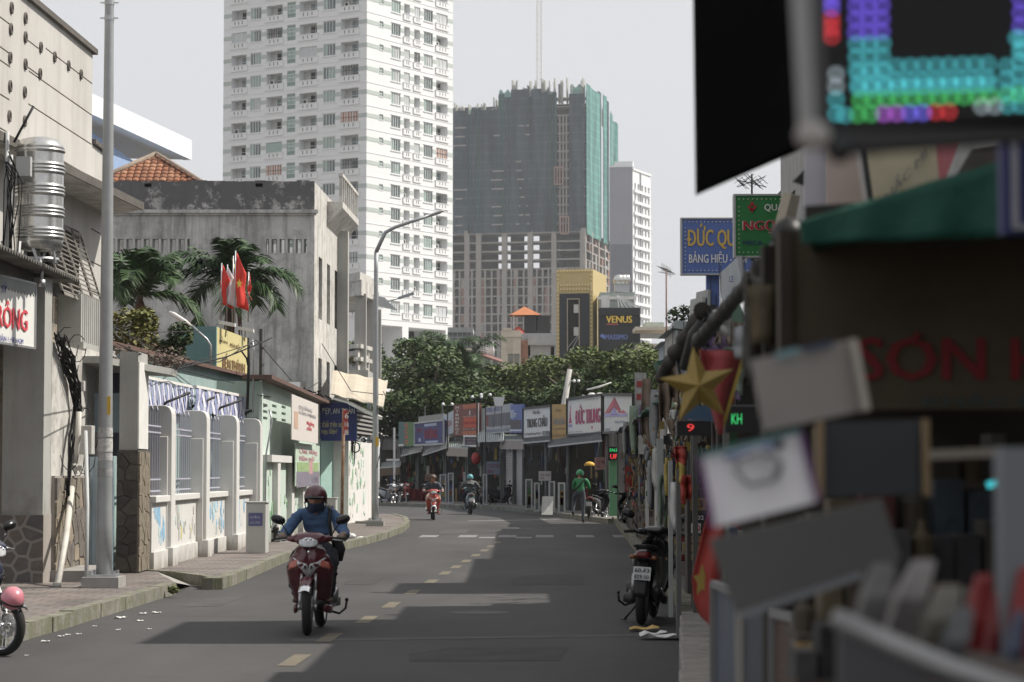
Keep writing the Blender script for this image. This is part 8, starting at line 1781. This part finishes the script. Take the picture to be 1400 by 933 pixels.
mb = MB().use(mat('black_pipe_wrap', (.03,.03,.03), .6), True); mb.tube([P(937,500,15), P(950,460,14.6), P(975,425,14)], [.04,.05,.04], 10); tag(mb.build('black_roll', None), 'thick black wrapped roll beside the brown cloth roll', 'roll')
# gold star on the red pennant
o = thing('red_pennant','red pennant with a yellow edge hanging behind the gold star','pennant'); mb = MB().use(mat('pennant_red', (.22,.03,.03), .75, var=.2, scale=12), True); q = [P(x,y,9.6) for x, y in ((955,478),(1018,482),(985,594))]
mb.grid(lambda u, v: tuple(q[0].lerp(q[1],u).lerp(q[2], v)+V((0,.05*math.sin(u*7+v*3),0))), 10, 10, .01); mb.build('cloth', None, o); mb = MB().use(mat('pennant_edge', (.40,.30,.06), .7)); mb.bar(q[1], q[2], .014); mb.build('edge', None, o)
o = thing('gold_star','faceted gold paper star hanging at the stall corner','star'); c = P(954,528,9.2); R1 = 54/3200*9.2; r1 = R1*.42; M1 = mat('gold_paper', (.27,.19,.045), .5, var=.15, scale=10, metal=.1)
tips = []; 
for i in range(10): a_ = math.pi/2+.12+i*math.pi/5; rr_ = R1 if i % 2 == 0 else r1; tips.append(c+V((rr_*math.cos(a_), 0, rr_*math.sin(a_)*1.02)))
for i in range(0, 10, 2):
    mb = MB().use(M1); a_, b_, d_ = tips[i-1], tips[i], tips[(i+1)%10]; f = c+V((0,-.06,0)); bk = c+V((0,.06,0)); mb.add([f, a_, b_, d_, bk], [(0,1,2),(0,2,3),(4,2,1),(4,3,2)]); mb.build('point', None, o)
slab('blue_cloth','dark blue cloth stretched below the gold star','cloth',[(932,572),(932,556),(985,552),(985,578)],10.5,.01,mat('dull_blue_cloth', (.05,.09,.15), .8))
# light signs
def led_panel(label, x0, x1, y0, y1, Y, txt, m, tx0, ty0, tx1, ty1):
    o = thing('led_sign', label, 'LED sign'); a, b = P(x0,y1,Y), P(x1,y0,Y); mb = MB().use(BLACKP); mb.box(a.x,b.x,Y,Y+.06,a.z,b.z); mb.build('housing', None, o); mb = MB().use(mat('slim_frame', (.12,.12,.13), .4)); mb.box(a.x-.008,a.x,Y-.004,Y+.06,a.z,b.z); mb.box(a.x,b.x,Y-.004,Y+.06,b.z,b.z+.008); mb.build('frame', None, o)
    q, r_ = P(tx0,ty1,Y), P(tx1,ty0,Y); letters(txt, (q.x,Y,q.z), (1,0,0), (0,0,1), r_.x-q.x, r_.z-q.z, m, o, th=.008, bold=.0, n=(0,-1,0))
led_panel('black light sign with green KH letters right of the red pennant', 992, 1050, 556, 592, 12, 'KH', LG, 1000, 566, 1014, 580)
led_panel('black light sign with a red figure below the gold star', 926, 972, 576, 596, 16, '9', LR, 939, 580, 949, 590)
# number plates on a narrow dark cabinet
o = thing('number_cabinet','narrow dark cabinet with the plates 13 and 602','cabinet'); Y = 24; a, b = P(940,812,Y), P(990,668,Y); mb = MB().use(mat('cabinet_brown', (.05,.045,.04), .6)); mb.box(a.x,b.x,Y,Y+.35,a.z,b.z); mb.build('body', None, o)
def np(x0,y0,x1,y1,m): q, r_ = P(x0,y1,Y), P(x1,y0,Y); mb = MB().use(m); mb.box(q.x,r_.x,Y-.012,Y-.001,q.z,r_.z); return mb.build('plate', None, o), q, r_
pl, q, r_ = np(944,681,966,698,mat('brown_gold_plate', (.22,.15,.06), .5)); letters('13', (q.x+.035,Y-.014,q.z+.03), (1,0,0), (0,0,1), .09, .072, BKL, pl, th=.001, n=(0,-1,0))
pl, q, r_ = np(944,703,966,713,BLACKP); letters('602', (q.x+.035,Y-.014,q.z+.015), (1,0,0), (0,0,1), .10, .045, SGW, pl, th=.001, n=(0,-1,0))
pl, q, r_ = np(945,716,958,729,SGW); c = P(951.5,722,Y); mb = MB().use(mat('sign_red', (.45,.03,.03), .5)); 
for i in range(16): a1_, a2_ = 2*math.pi*i/16, 2*math.pi*(i+1)/16; mb.bar((c.x+.035*math.cos(a1_),Y-.016,c.z+.035*math.sin(a1_)), (c.x+.035*math.cos(a2_),Y-.016,c.z+.035*math.sin(a2_)), .009)
mb.bar((c.x-.025,Y-.016,c.z+.025),(c.x+.025,Y-.016,c.z-.025),.009); mb.build('no_entry_mark', None, pl)
for y in (733,745,757): np(945,y,966,y+9,mat('brown_gold_plate', (.22,.15,.06), .5))
# red flag with a yellow star
o = thing('red_flag','red flag with a yellow star drooping beside the white hanging board','flag'); mb = MB().use(mat('flag_red_deep', (.26,.03,.022), .7, var=.1), True)
L_ = [(978,668),(966,705),(955,750),(946,790),(948,822),(958,842),(968,850)]; R__ = [(990,672),(992,700),(988,750),(984,790),(984,830),(984,850),(984,872)]
def ff(u, v):
    t = v*6; i = min(int(t),5); x0 = lerp(L_[i][0],L_[i+1][0],t-i); y0 = lerp(L_[i][1],L_[i+1][1],t-i); x1 = lerp(R__[i][0],R__[i+1][0],t-i); y1 = lerp(R__[i][1],R__[i+1][1],t-i); return tuple(P(lerp(x0,x1,u), lerp(y0,y1,u), 11.0+.04*math.sin(u*5+v*2)))
mb.grid(ff, 12, 14, .006); mb.build('cloth', None, o); c = V(ff(.35,.52)); mb = MB().use(mat('dull_yellow',(.3,.22,.05),.7)); mb.prism([c+V(((.055 if i%2==0 else .03)*math.cos(math.pi/2+i*math.pi/5)*.8,-.03,(.08 if i%2==0 else .035)*math.sin(math.pi/2+i*math.pi/5))) for i in range(10)], (0,-.003,0)); mb.build('star', None, o)
slab('pale_cloth','pale green cloth end above the red flag','cloth',[(968,690),(975,655),(992,660),(984,700)],7.4,.01,mat('pale_green_cloth', (.34,.38,.33), .8))
# concrete plinth
pc = thing('concrete_plinth','worn concrete plinth running along the near stalls','plinth'); ys = [10,13,16,18.6,20.4,22.5]
for a, b in zip(ys, ys[1:]):
    mb = MB().use(mat('plinth_concrete', (.25,.235,.215), .9, var=.25, scale=3, bump=.5, bscale=12, spots=.5, streak_col=(.1,.1,.095))); xa, xb = LX(a)-.0, LX(b)-.02
    mb.prism([(xa,a+.01,0),(xb,b,0),(xb+.55,b,0),(xa+.55,a+.01,0)], (0,0,.33)); mb.build('block', None, pc, bevel=.02)
# leaning boards and display frames low on the right
for (x0, x1, yt, yb, Y, sk, m, fm, l) in ((975,1010,798,930,8.2,14,plain('poster_grey_blue',(.09,.105,.13)),mat('dull_frame',(.19,.19,.19),.6),'narrow white framed poster board leaning low by the red flag'),(1013,1052,812,940,7.2,10,plain('dark_glass_board',(.06,.07,.08)),mat('cream_frame',(.34,.32,.28),.6),'dark board with a cream edge below the grey hanging board'),(1056,1090,838,940,6.4,6,plain('brown_board',(.08,.05,.035)),mat('dull_frame',(.19,.19,.19),.6),'brown board behind thin grey bars'),(1094,1142,858,940,5.6,4,plain('amber_panel',(.17,.125,.055)),mat('amber_frame',(.38,.27,.12),.6),'amber panel beside the blurred metal rail')):
    o = thing('leaning_board', l, 'board', 'boards stood low along the near stall'); q = [P(x0,yt,Y), P(x1-3,yt+sk,Y-.2), P(x1,yb+60,Y-.2), P(x0,yb+60,Y)]; mb = MB().use(m); mb.prism(q[::-1], (0,.03,0)); mb.build('panel', None, o)
    for a, b in ((q[0],q[1]),(q[1],q[2]),(q[0],q[3])): mb = MB().use(fm); mb.bar(a+V((0,-.01,0)), b+V((0,-.01,0)), .024); mb.build('frame', None, o)
    rr = random.Random(x0)
    for k in range(5): mb = MB().use(GOODS[rr.randrange(9)]); a = q[0].lerp(q[3], .1+.13*k); w_ = (q[1]-q[0])*rr.uniform(.4,.8); mb.obox(a+V((.01,-.012,0)), w_, V((0,.008,0)), V((0,0,-rr.uniform(.01,.03)))); mb.build('print', None, o)
# ================================================================== NEAR STALL, OUT OF FOCUS
NS = thing('near_stall','dark near stall with a green canopy filling the right edge','market stall')
mb = MB().use(mat('stall_brown_black', (.030,.024,.018), .85, var=.3, scale=3)); a, b = P(1045,520,6.4), P(1500,520,6.4); mb.box(a.x, b.x, 6.4, 6.5, .12, P(1100,335,6.4).z); mb.box(b.x-.05, b.x, 2.0, 6.4, .12, 3.2); mb.build('wall', None, NS)
mb = MB().use(mat('roof_dark', (.03,.028,.025), .9)); p = P(1100,312,5.2); q = P(1500,290,5.2); mb.prism([(p.x,5.2,p.z+.02),(q.x,5.2,q.z+.02),(q.x,8.4,q.z+.35),(p.x+.5,8.4,p.z+.3)], (0,0,.03)); mb.build('roof', None, NS)
mb = MB().use(mat('green_canopy', (.012,.075,.052), .75, var=.12, scale=6, bump=.3, bscale=30), True); t0, t1, b0_, b1_ = P(1092,303,5.0), P(1420,205,5.0), P(1096,334,5.0), P(1420,324,5.0)
mb.grid(lambda u, v: tuple(t0.lerp(t1,u).lerp(b0_.lerp(b1_,u), v)+V((0,.012*math.sin(u*20)*v,0))), 30, 6, .01); mb.build('canopy', None, NS)
mb = MB().use(mat('green_canopy_top', (.016,.09,.062), .75)); mb.prism([t0, t1, t1+V((0,3,.1)), t0+V((.55,3,.0))], (0,0,-.01)); mb.build('canopy_top', None, NS)
for y in (2.3,): mb = MB().use(STEEL); q = P(1100,400,5.1); mb.box(q.x-.02, q.x+.02, 5.1, 5.14, .12, q.z+.3) if y > 5 else mb.box(1.35,1.39,2.3,2.34,.12,2.6); mb.build('post', None, NS)
o = thing('sign_board','large dark brown sign with deep red SƠN letters under the green canopy','sign'); Y = 5.6; a, b = P(1066,560,Y), P(1480,316,Y); mb = MB().use(mat('brown_sign_face', (.075,.058,.036), .75, var=.25, scale=4)); mb.box(a.x,b.x,Y,Y+.05,a.z,b.z); mb.build('panel', None, o)
mb = MB().use(mat('brown_sign_edge', (.035,.026,.018), .7)); mb.box(a.x,a.x+.03,Y-.02,Y,a.z,b.z); mb.build('edge', None, o)
q, r_ = P(1172,520,Y), P(1500,462,Y); DR = mat('deep_red_letter', (.19,.008,.012), .6); letters('SON HA', (q.x,Y,q.z), (1,0,0), (0,0,1), r_.x-q.x, r_.z-q.z, DR, o, th=.006, bold=.03, n=(0,-1,0)); mb = MB().use(DR); mb.bar(P(1246,470,Y-.008), P(1256,456,Y-.008), .012); mb.bar(P(1440,446,Y-.008), P(1455,458,Y-.008), .012); mb.build('accent', None, o)
q, r_ = P(1262,556,Y), P(1480,536,Y); letters('KHẮC DẤU', (q.x,Y,q.z), (1,0,0), (0,0,1), r_.x-q.x, r_.z-q.z, mat('dim_teal_letter', (.03,.07,.075), .6), o, th=.006, bold=.0, n=(0,-1,0))
rr = random.Random(41); cl = MB(); STK = [mat('stock_%d' % i, c, .8, var=.4, scale=14) for i, c in enumerate(((.035,.03,.025),(.06,.05,.035),(.02,.02,.022),(.05,.05,.05),(.09,.07,.04),(.07,.02,.016),(.025,.035,.045),(.10,.095,.085)))]                                # half-seen stock on the dark shelves of the near stall
for lv, (y, Y) in enumerate(((660,5.9),(735,5.7),(800,5.4),(868,5.0),(930,4.6))):
    a, b = P(1090,y,Y), P(1500,y,Y); cl.use(STW); cl.box(a.x, b.x, Y, Y+.3, a.z-.015, a.z); x = a.x
    while x < b.x: w_ = rr.uniform(.03,.10); h = rr.uniform(.05,.15); cl.use(STK[rr.randrange(8)]); (cl.box(x, x+w_*.85, Y+.02, Y+.15, a.z, a.z+h) if rr.random() < .8 else cl.lathe((x+w_*.45,Y+.08,a.z), [(w_*.4,0),(w_*.42,h*.7),(w_*.15,h*.85),(w_*.15,h)], 8)); x += w_
for k in range(46): x, y, Y = rr.uniform(1022,1085), rr.uniform(345,520), rr.uniform(6,9); q = P(x,y,Y); w_, h = rr.uniform(.02,.07), rr.uniform(.04,.2); cl.use(STK[rr.choice([0,1,2,3,4,6,7,7])], True); cl.grid(lambda u, v: (q.x+(u-.5)*w_*(.9+.15*math.sin(v*4+k)), Y+.03*math.sin(u*6+k), q.z-v*h), 4, 5, .008)
tag(cl.build('stall_stock', None, NS), None, None, None, 'stuff')
# hung boards
o = slab('hanging_board','tilted beige board with a blue stripe hanging before the dark stall','board',[(1027,492),(1164,464),(1188,560),(1046,590)],3.3,.015,plain('beige_board',(.25,.235,.215)))
slab(None,None,None,[(1060,482),(1092,474),(1094,483),(1062,492)],3.285,.003,mat('cyan_print',(.14,.24,.26),.5),o,part='print'); slab(None,None,None,[(1098,474),(1138,465),(1140,474),(1100,483)],3.285,.003,mat('navy_print',(.03,.045,.08),.5),o,part='print'); slab(None,None,None,[(1164,464),(1172,463),(1190,560),(1182,562)],3.27,.02,mat('pale_edge',(.40,.37,.32),.5),o,part='edge')
o = slab('hanging_board','tilted white board with a grey round drawing hanging lowest left','board',[(957,624),(1094,590),(1119,686),(975,722)],3.0,.012,mat('bright_white_board',(.76,.75,.77),.5,var=.04,scale=6))
slab(None,None,None,[(990,622),(1058,604),(1060,611),(992,629)],2.985,.003,mat('steel_blue_print',(.10,.16,.32),.5),o,part='print'); slab(None,None,None,[(1058,603),(1070,600),(1073,612),(1062,615)],2.984,.003,BLACKP,o,part='print')
mb = MB().use(mat('sketch_grey', (.26,.26,.27), .6), True); c = P(1036,640,2.98)
mb.tube([c+V((.027*math.cos(i*.35)*(1.0),0,.020*math.sin(i*.35)+.003*math.sin(i*1.9))) for i in range(19)], .0035, 5); mb.tube([c+V((.018,0,.016)), c+V((.028,0,.004)), c+V((.022,0,-.012))], .006, 5); mb.build('drawing', None, o)
mb = MB().use(mat('violet_edge', (.13,.06,.16), .5)); mb.bar(P(957,624,2.99), P(975,722,2.99), .006); mb.build('edge', None, o); mb = MB().use(mat('violet_edge', (.13,.06,.16), .5)); mb.bar(P(1094,590,2.99), P(1119,686,2.99), .006); mb.build('edge', None, o); mb = MB().use(mat('teal_edge', (.06,.16,.15), .5)); mb.bar(P(957,623,2.99), P(1094,589,2.99), .006); mb.build('edge', None, o)
o = slab('hanging_board','large tilted charcoal board hanging under the white one','board',[(970,738),(1206,682),(1232,764),(1008,842)],3.35,.015,mat('charcoal_board',(.10,.098,.095),.6,var=.1)); mb = MB().use(mat('pale_grey_edge', (.20,.21,.22), .5)); mb.bar(P(1008,843,3.34), P(1180,786,3.34), .009); mb.build('edge', None, o)
o = slab('hanging_board','dark framed board with ochre side strips inside the stall','board',[(1118,578),(1268,573),(1270,676),(1118,680)],3.9,.015,mat('dark_slate_board',(.030,.034,.038),.5)); 
for a, b in (((1121,576),(1121,680)),((1265,573),(1267,678))): mb = MB().use(mat('ochre_strip', (.22,.155,.085), .6)); mb.bar(P(*a,3.88), P(*b,3.88), .012); mb.build('frame_strip', None, o)
mb = MB().use(mat('pale_batten', (.22,.20,.165), .6)); mb.bar(P(1272,622,3.7), P(1372,618,3.7), .015); tag(mb.build('batten', None), 'pale horizontal batten right of the dark framed board', 'batten')
mb = MB().use(mat('blue_grey_post', (.16,.175,.19), .6)); a, b = P(1374,960,2.9), P(1425,612,2.9); mb.box(a.x,b.x,2.9,2.95,.12,b.z); tag(mb.build('stall_post', None), 'broad blue grey post at the right edge of the near stall', 'post')
o = thing('sign_board','dark blue sign with a pale border cut by the right edge','sign'); a, b = P(1372,320,3.6), P(1520,195,3.6); mb = MB().use(mat('navy_sign', (.012,.015,.10), .5)); mb.box(a.x,b.x,3.6,3.64,a.z,b.z); mb.build('panel', None, o); mb = MB().use(mat('pale_border', (.25,.25,.28), .5)); mb.box(a.x+.012,a.x+.022,3.59,3.6,a.z+.012,b.z); mb.box(a.x+.012,b.x,3.59,3.6,a.z+.006,a.z+.014); mb.build('border', None, o)
mb = MB().use(LC); mb.bar(P(1350,664,4.5), P(1368,658,4.5), .006, .012); tag(mb.build('status_light', None), 'tiny cyan light inside the dark near stall', 'light')
# goods at the bottom right corner
o = thing('metal_rail','blurred silver rail of a display counter sloping across the lower right corner','rail'); mb = MB().use(mat('brushed_rail', (.25,.25,.25), .4, metal=.6), True); mb.tube([P(1146,846,2.7), P(1230,885,2.6), P(1310,918,2.5), P(1440,960,2.4)], .012, 10); mb.build('tube', None, o); mb = MB().use(mat('counter_side', (.035,.035,.042), .5)); mb.prism([P(1150,858,2.7), P(1440,975,2.4), P(1440,1200,2.4), P(1150,1200,2.7)], (0,.04,0)); mb.build('side', None, o)
for i, (x0, x1, y0, y1, c_, l) in enumerate(((1322,1348,785,890,(.33,.025,.025),'left blurred red packet on the lower right counter'),(1350,1378,800,905,(.26,.02,.022),'middle blurred red packet on the lower right counter'),(1380,1412,775,900,(.36,.03,.03),'right blurred red packet cut by the edge'),(1376,1390,835,920,(.07,.10,.17),'blue packet among the blurred red ones'),(1225,1262,765,850,(.30,.28,.27),'blurred pale pink sheet leaning on the rail'),(1178,1215,770,840,(.16,.155,.15),'blurred grey carton behind the rail'),(1265,1305,800,870,(.20,.185,.15),'blurred khaki packet on the lower right counter'),(1290,1320,830,900,(.13,.135,.14),'blurred grey packet beside the red ones'))):
    Y = 3.0-.05*i; a, b = P(x0,y1+20,Y), P(x1,y0,Y); mb = MB().use(mat('packet_%s' % 'abcdefgh'[i], tuple(q_*.6 for q_ in c_), .5, var=.25, scale=14)); t = .03 if i != 4 else .05
    mb.loft([(V(((a.x+b.x)/2-t*.3,Y,a.z)), V(((b.x-a.x)/2,0,0)), V((0,.02,0)), .2), (V(((a.x+b.x)/2,Y,(a.z+b.z)/2)), V(((b.x-a.x)/2*1.05,0,0)), V((0,.028,0)), .2), (V(((a.x+b.x)/2+t*.3,Y,b.z-.01)), V(((b.x-a.x)/2*.9,0,0)), V((0,.012,0)), .25), (V(((a.x+b.x)/2+t*.35,Y,b.z)), V(((b.x-a.x)/2*.8,0,0)), V((0,.003,0)), .3)], 12); o = mb.build('packet', None); tag(o, l, 'packet', 'packets on the near counter')
mb = MB().use(STW); mb.box(P(1180,900,3.0).x, 1.5, 2.45, 3.15, .12, P(1300,905,2.8).z); tag(mb.build('counter', None), 'dark counter carrying the blurred packets', 'counter')
# tilted panels above the green canopy
slab('sign_board','pale lilac grey panel standing over the left end of the green canopy','sign',[(1098,320),(1102,205),(1134,190),(1132,320)],[9,9,9,9],.03,plain('lilac_grey_panel',(.46,.45,.49)))
slab('sign_board','faded salmon panel with a yellow curve above the green canopy','sign',[(1131,320),(1131,180),(1178,180),(1186,310)],8.9,.03,plain('salmon_panel',(.46,.38,.34)))
o = slab('sign_board','faded yellow panel with slanting grey letters above the green canopy','sign',[(1192,310),(1182,170),(1284,160),(1291,300)],8.6,.03,plain('faded_yellow_panel',(.46,.42,.29)))
q = P(1200,292,8.58); r_ = P(1268,214,8.58); u = (r_-q); letters('KHẮC MI', q, u, V((-.1,0,1)), u.length*.98, .055, mat('faded_grey_letter', (.24,.23,.21), .6), o, th=.006, bold=.05, n=(0,-1,0)); letters('TIỆM', P(1183,215,8.58), (.9,0,.25), (-.1,0,1), .06, .03, mat('faded_grey_letter', (.24,.23,.21), .6), o, th=.006, n=(0,-1,0))
mb = MB().use(mat('pale_batten2', (.5,.48,.46), .6)); mb.bar(P(1170,180,8.5), P(1188,300,8.5), .018); tag(mb.build('batten', None), 'pale upright batten between the salmon and yellow panels', 'batten'); mb = MB().use(BLACKP); mb.bar(P(1177,180,8.45), P(1194,300,8.45), .018); tag(mb.build('batten', None), 'black upright batten left of the yellow panel', 'batten')
slab('sign_board','faded red panel with a white edge at the canopy top','sign',[(1286,250),(1280,180),(1320,175),(1290,252)],8.2,.03,plain('faded_red_panel',(.32,.10,.11)))
slab('dark_awning','dark awning scrap left of the lilac grey panel','awning',[(1084,248),(1104,228),(1106,256),(1090,250)],9.5,.02,mat('awning_black', (.03,.03,.03), .8))
slab('roof_board','dark brown roof boards over the right end of the green canopy','roof board',[(1300,255),(1330,205),(1440,190),(1440,235)],7.6,.05,mat('roof_board_brown', (.045,.04,.035), .85, var=.4, scale=9))
# black sheet sign and the near light sign
BS = thing('black_sign','big black sign panel jutting out high at the top right','sign'); q = [P(950,-60,6.2), P(954,263,6.2), P(1092,203,6.0), P(1150,170,5.9), P(1150,-60,5.9)]; mb = MB().use(mat('black_sheet', (.006,.0055,.006), 1, var=.2, spec=.02)); mb.prism(q, (0,.08,0)); mb.build('panel', None, BS)
LS = thing('led_sign','out of focus light sign with purple, cyan and green dots at the top right corner','LED sign'); Y = 2.15
mb = MB().use(mat('led_board_black', (.004,.004,.004), .7)); a, b = P(1128,176,Y), P(1480,-80,Y); mb.box(a.x,b.x,Y,Y+.012,a.z,b.z); mb.build('board', None, LS)
mb = MB().use(mat('led_box_dark', (.018,.018,.018), .5)); mb.prism([P(1135,176,Y), P(1440,160,Y), P(1440,186,Y), P(1150,205,Y)], (0,.05,0)); mb.box(a.x,b.x,Y+.014,Y+.08,a.z,b.z); mb.build('housing', None, LS)
mb = MB().use(mat('led_frame_grey', (.26,.26,.255), .5, metal=.3)); mb.prism([P(1083,-80,Y), P(1104,-80,Y), P(1116,190,Y), P(1098,190,Y)], (0,.03,0)); mb.build('frame_upright', None, LS); mb = MB().use(mat('led_frame_dull', (.06,.06,.06), .5)); mb.prism([P(1106,-80,Y), P(1126,-80,Y), P(1128,180,Y), P(1118,180,Y)], (0,.03,0)); mb.build('frame_inner', None, LS)
mb = MB().use(mat('led_joint_pale', (.34,.31,.29), .5), True); mb.ball(P(1112,186,Y), .014, 12, 8, (1.2,.8,1)); mb.build('joint', None, LS); mb = MB().use(BLACKP, True); mb.ball(P(1148,203,Y), .014, 12, 8); mb.build('clamp', None, LS)
LED = {k: mat('led_'+k, c, .4, emit=e) for k, c, e in (('purple',(.16,.10,.70),2.9),('cyan',(.07,.42,.47),2.8),('green',(.07,.50,.13),2.9),('white',(.40,.48,.52),2.2),('red',(.62,.04,.05),2.8),('violet',(.36,.10,.52),3.6),('blue',(.14,.12,.65),4),('off',(.02,.02,.02),0))}
lm = {}
for k in LED: x_ = MB().use(LED[k], True); x_.ball((0,0,0), .0027, 8, 6); lm[k] = x_.mesh('led')
def led(px, py, k): piece(lm[k], 'led', LS, P(px, py+(px-1137)*-.03, Y-.002))
S = 17.8
for j in range(6): led(1137, 2-8+j*S*.6-4 if j < 3 else 26+(j-3)*12, 'purple' if j < 3 else 'red')
for y, k in ((102,'white'),(119,'white'),(136,'cyan'),(156,'cyan')): led(1143, y, k)
for c_ in range(3):
    for r_ in range(4): led(1170+c_*S, -8+r_*S, 'purple')
    for r_ in range(3): led(1171+c_*S, 62+r_*S, 'cyan')
for c_ in range(11):
    for r_ in range(2): led(1173+c_*S, 100+r_*S*.95 if c_ < 3 else 94+r_*S*1.1, 'cyan')
    led(1174+c_*S, 122, 'cyan'); led(1176+c_*S, 138, 'green')
for c_, k in enumerate(('cyan','green','green','violet','violet','blue','blue','red','red')): led(1155+c_*S, 158, k)
for c_, k in enumerate(('white','white','cyan','cyan','cyan')): led(1342+c_*S, 152, k)
for c_ in range(4):
    for r_ in range(3): led(1376+c_*S, 92+r_*S if c_ else 98+r_*S, 'cyan')
    led(1376+c_*S, 137, 'green')
for r_ in range(6): led(1395, -10+r_*S, 'purple' if r_ < 4 else 'cyan')
led(1390,60,'cyan'); led(1396,75,'cyan')
# ================================================================== OVERHEAD WIRES AND POLES
def wire(label, pts, Ys, r=.012, sag=.0, grp='thin cables strung across the left side'):
    q = [P(x,y,Y) for (x,y), Y in zip(pts,Ys)]; out = []
    for a, b in zip(q, q[1:]):
        for i in range(8): t = i/8; out.append(a.lerp(b,t)+V((0,0,-sag*4*t*(1-t))))
    out.append(q[-1]); mb = MB().use(CABLE, True); mb.tube(out, r, 5); o = mb.build('cable', None); tag(o, label, 'cable', grp)
wire('cable drooping from the gateway roof to the black pole', [(150,445),(250,500),(345,470)], [31,42,47], .009)
wire('upper cable crossing in front of the yellow sign', [(195,500),(300,495),(350,465),(398,520)], [42,46,47,55], .01)
wire('thick black cable crossing the yellow sign', [(210,512),(310,488),(335,478),(372,462)], [42,46,47,50], .016)
wire('lowest thin cable over the teal house roof', [(160,470),(240,505),(345,530),(430,545)], [31,44,50,62], .009)
wire('cable running from the black pole to the mint house', [(352,540),(395,548),(440,520)], [47,58,68], .012)
wire('cable sagging between the concrete building and the tan canopy', [(440,470),(480,535),(524,540)], [69,67,64], .012)
wire('cable looping beside the second lamp post', [(524,535),(534,560),(524,600),(515,640)], [62.6,62.6,62.6,62.6], .012)
wire('teal thin line across the palms', [(200,455),(290,452),(300,440)], [40,45,46], .007)
o = thing('black_pole','black pole with brackets behind the yellow roof sign','pole'); mb = MB().use(CABLE, True); a = P(358,450,50); mb.tube([(a.x,50,.1),(a.x,50,a.z)], .055, 8); mb.build('pole', None, o)
mb = MB().use(CABLE, True); mb.tube([P(340,462,47), P(340,500,47), P(338,560,47)], .03, 8); mb.tube([P(329,479,47), P(337,490,47), P(339,500,47)], .018, 6); mb.build('bracket', None, o)
mb = MB().use(STEEL, True); mb.tube([P(346,565,48), P(347,480,48), P(345,465,48)], .02, 6); tag(mb.build('conduit', None), 'thin grey conduit beside the black pole', 'pipe')
rr = random.Random(12); mb = MB().use(CABLE, True)
for k in range(16): x, y = rr.uniform(420,448), rr.uniform(532,548); mb.tube([P(x,y,66), P(x+rr.uniform(-8,8),y+rr.uniform(-5,5),66), P(x+rr.uniform(-14,14),y+rr.uniform(-4,6),66.2)], .025, 5)
tag(mb.build('cable_tangle', None), 'heap of black cables on the wall over the blue banner', 'cables')
mb = MB().use(CABLE, True)
for k in range(5): x = 485+rr.uniform(-3,3); mb.tube([P(x,585,68), P(x-3+rr.uniform(-3,3),610,68), P(x-4,640,69), P(x-6+rr.uniform(-3,3),690,69)], .02, 5)
for k in range(3): mb.tube([P(486+6*math.cos(a/8*6.28),612+7*math.sin(a/8*6.28),68) for a in range(9)], .02, 5)
tag(mb.build('cable_drop', None), 'dark cables hanging down the green painted shed wall', 'cables')
mb = MB().use(STEEL, True); mb.tube([P(365,660,50), P(368,600,49.8), P(378,560,49.6), P(384,525,49.5)], .02, 6) if False else mb.tube([P(362,700,47.8), P(364,620,47.8), P(372,575,48), P(368,560,48)], .018, 6); tag(mb.build('hose', None), 'thin green hose looping up the mint wall', 'hose')
bpy.context.view_layer.update()
# ================================================================== HUMID AIR
m = bpy.data.materials.new('humid_air'); m.use_nodes = True; t = m.node_tree; t.nodes.clear(); pv = t.nodes.new('ShaderNodeVolumePrincipled'); po = t.nodes.new('ShaderNodeOutputMaterial')
pv.inputs['Color'].default_value = (.90,.93,.97,1); pv.inputs['Density'].default_value = .00019; pv.inputs['Anisotropy'].default_value = .2; t.links.new(pv.outputs[0], po.inputs['Volume'])
mb = MB(); mb.box(-720, 720, -80, 1120, -1.02, 200); o = mb.build('haze', m); o['kind'] = 'stuff'
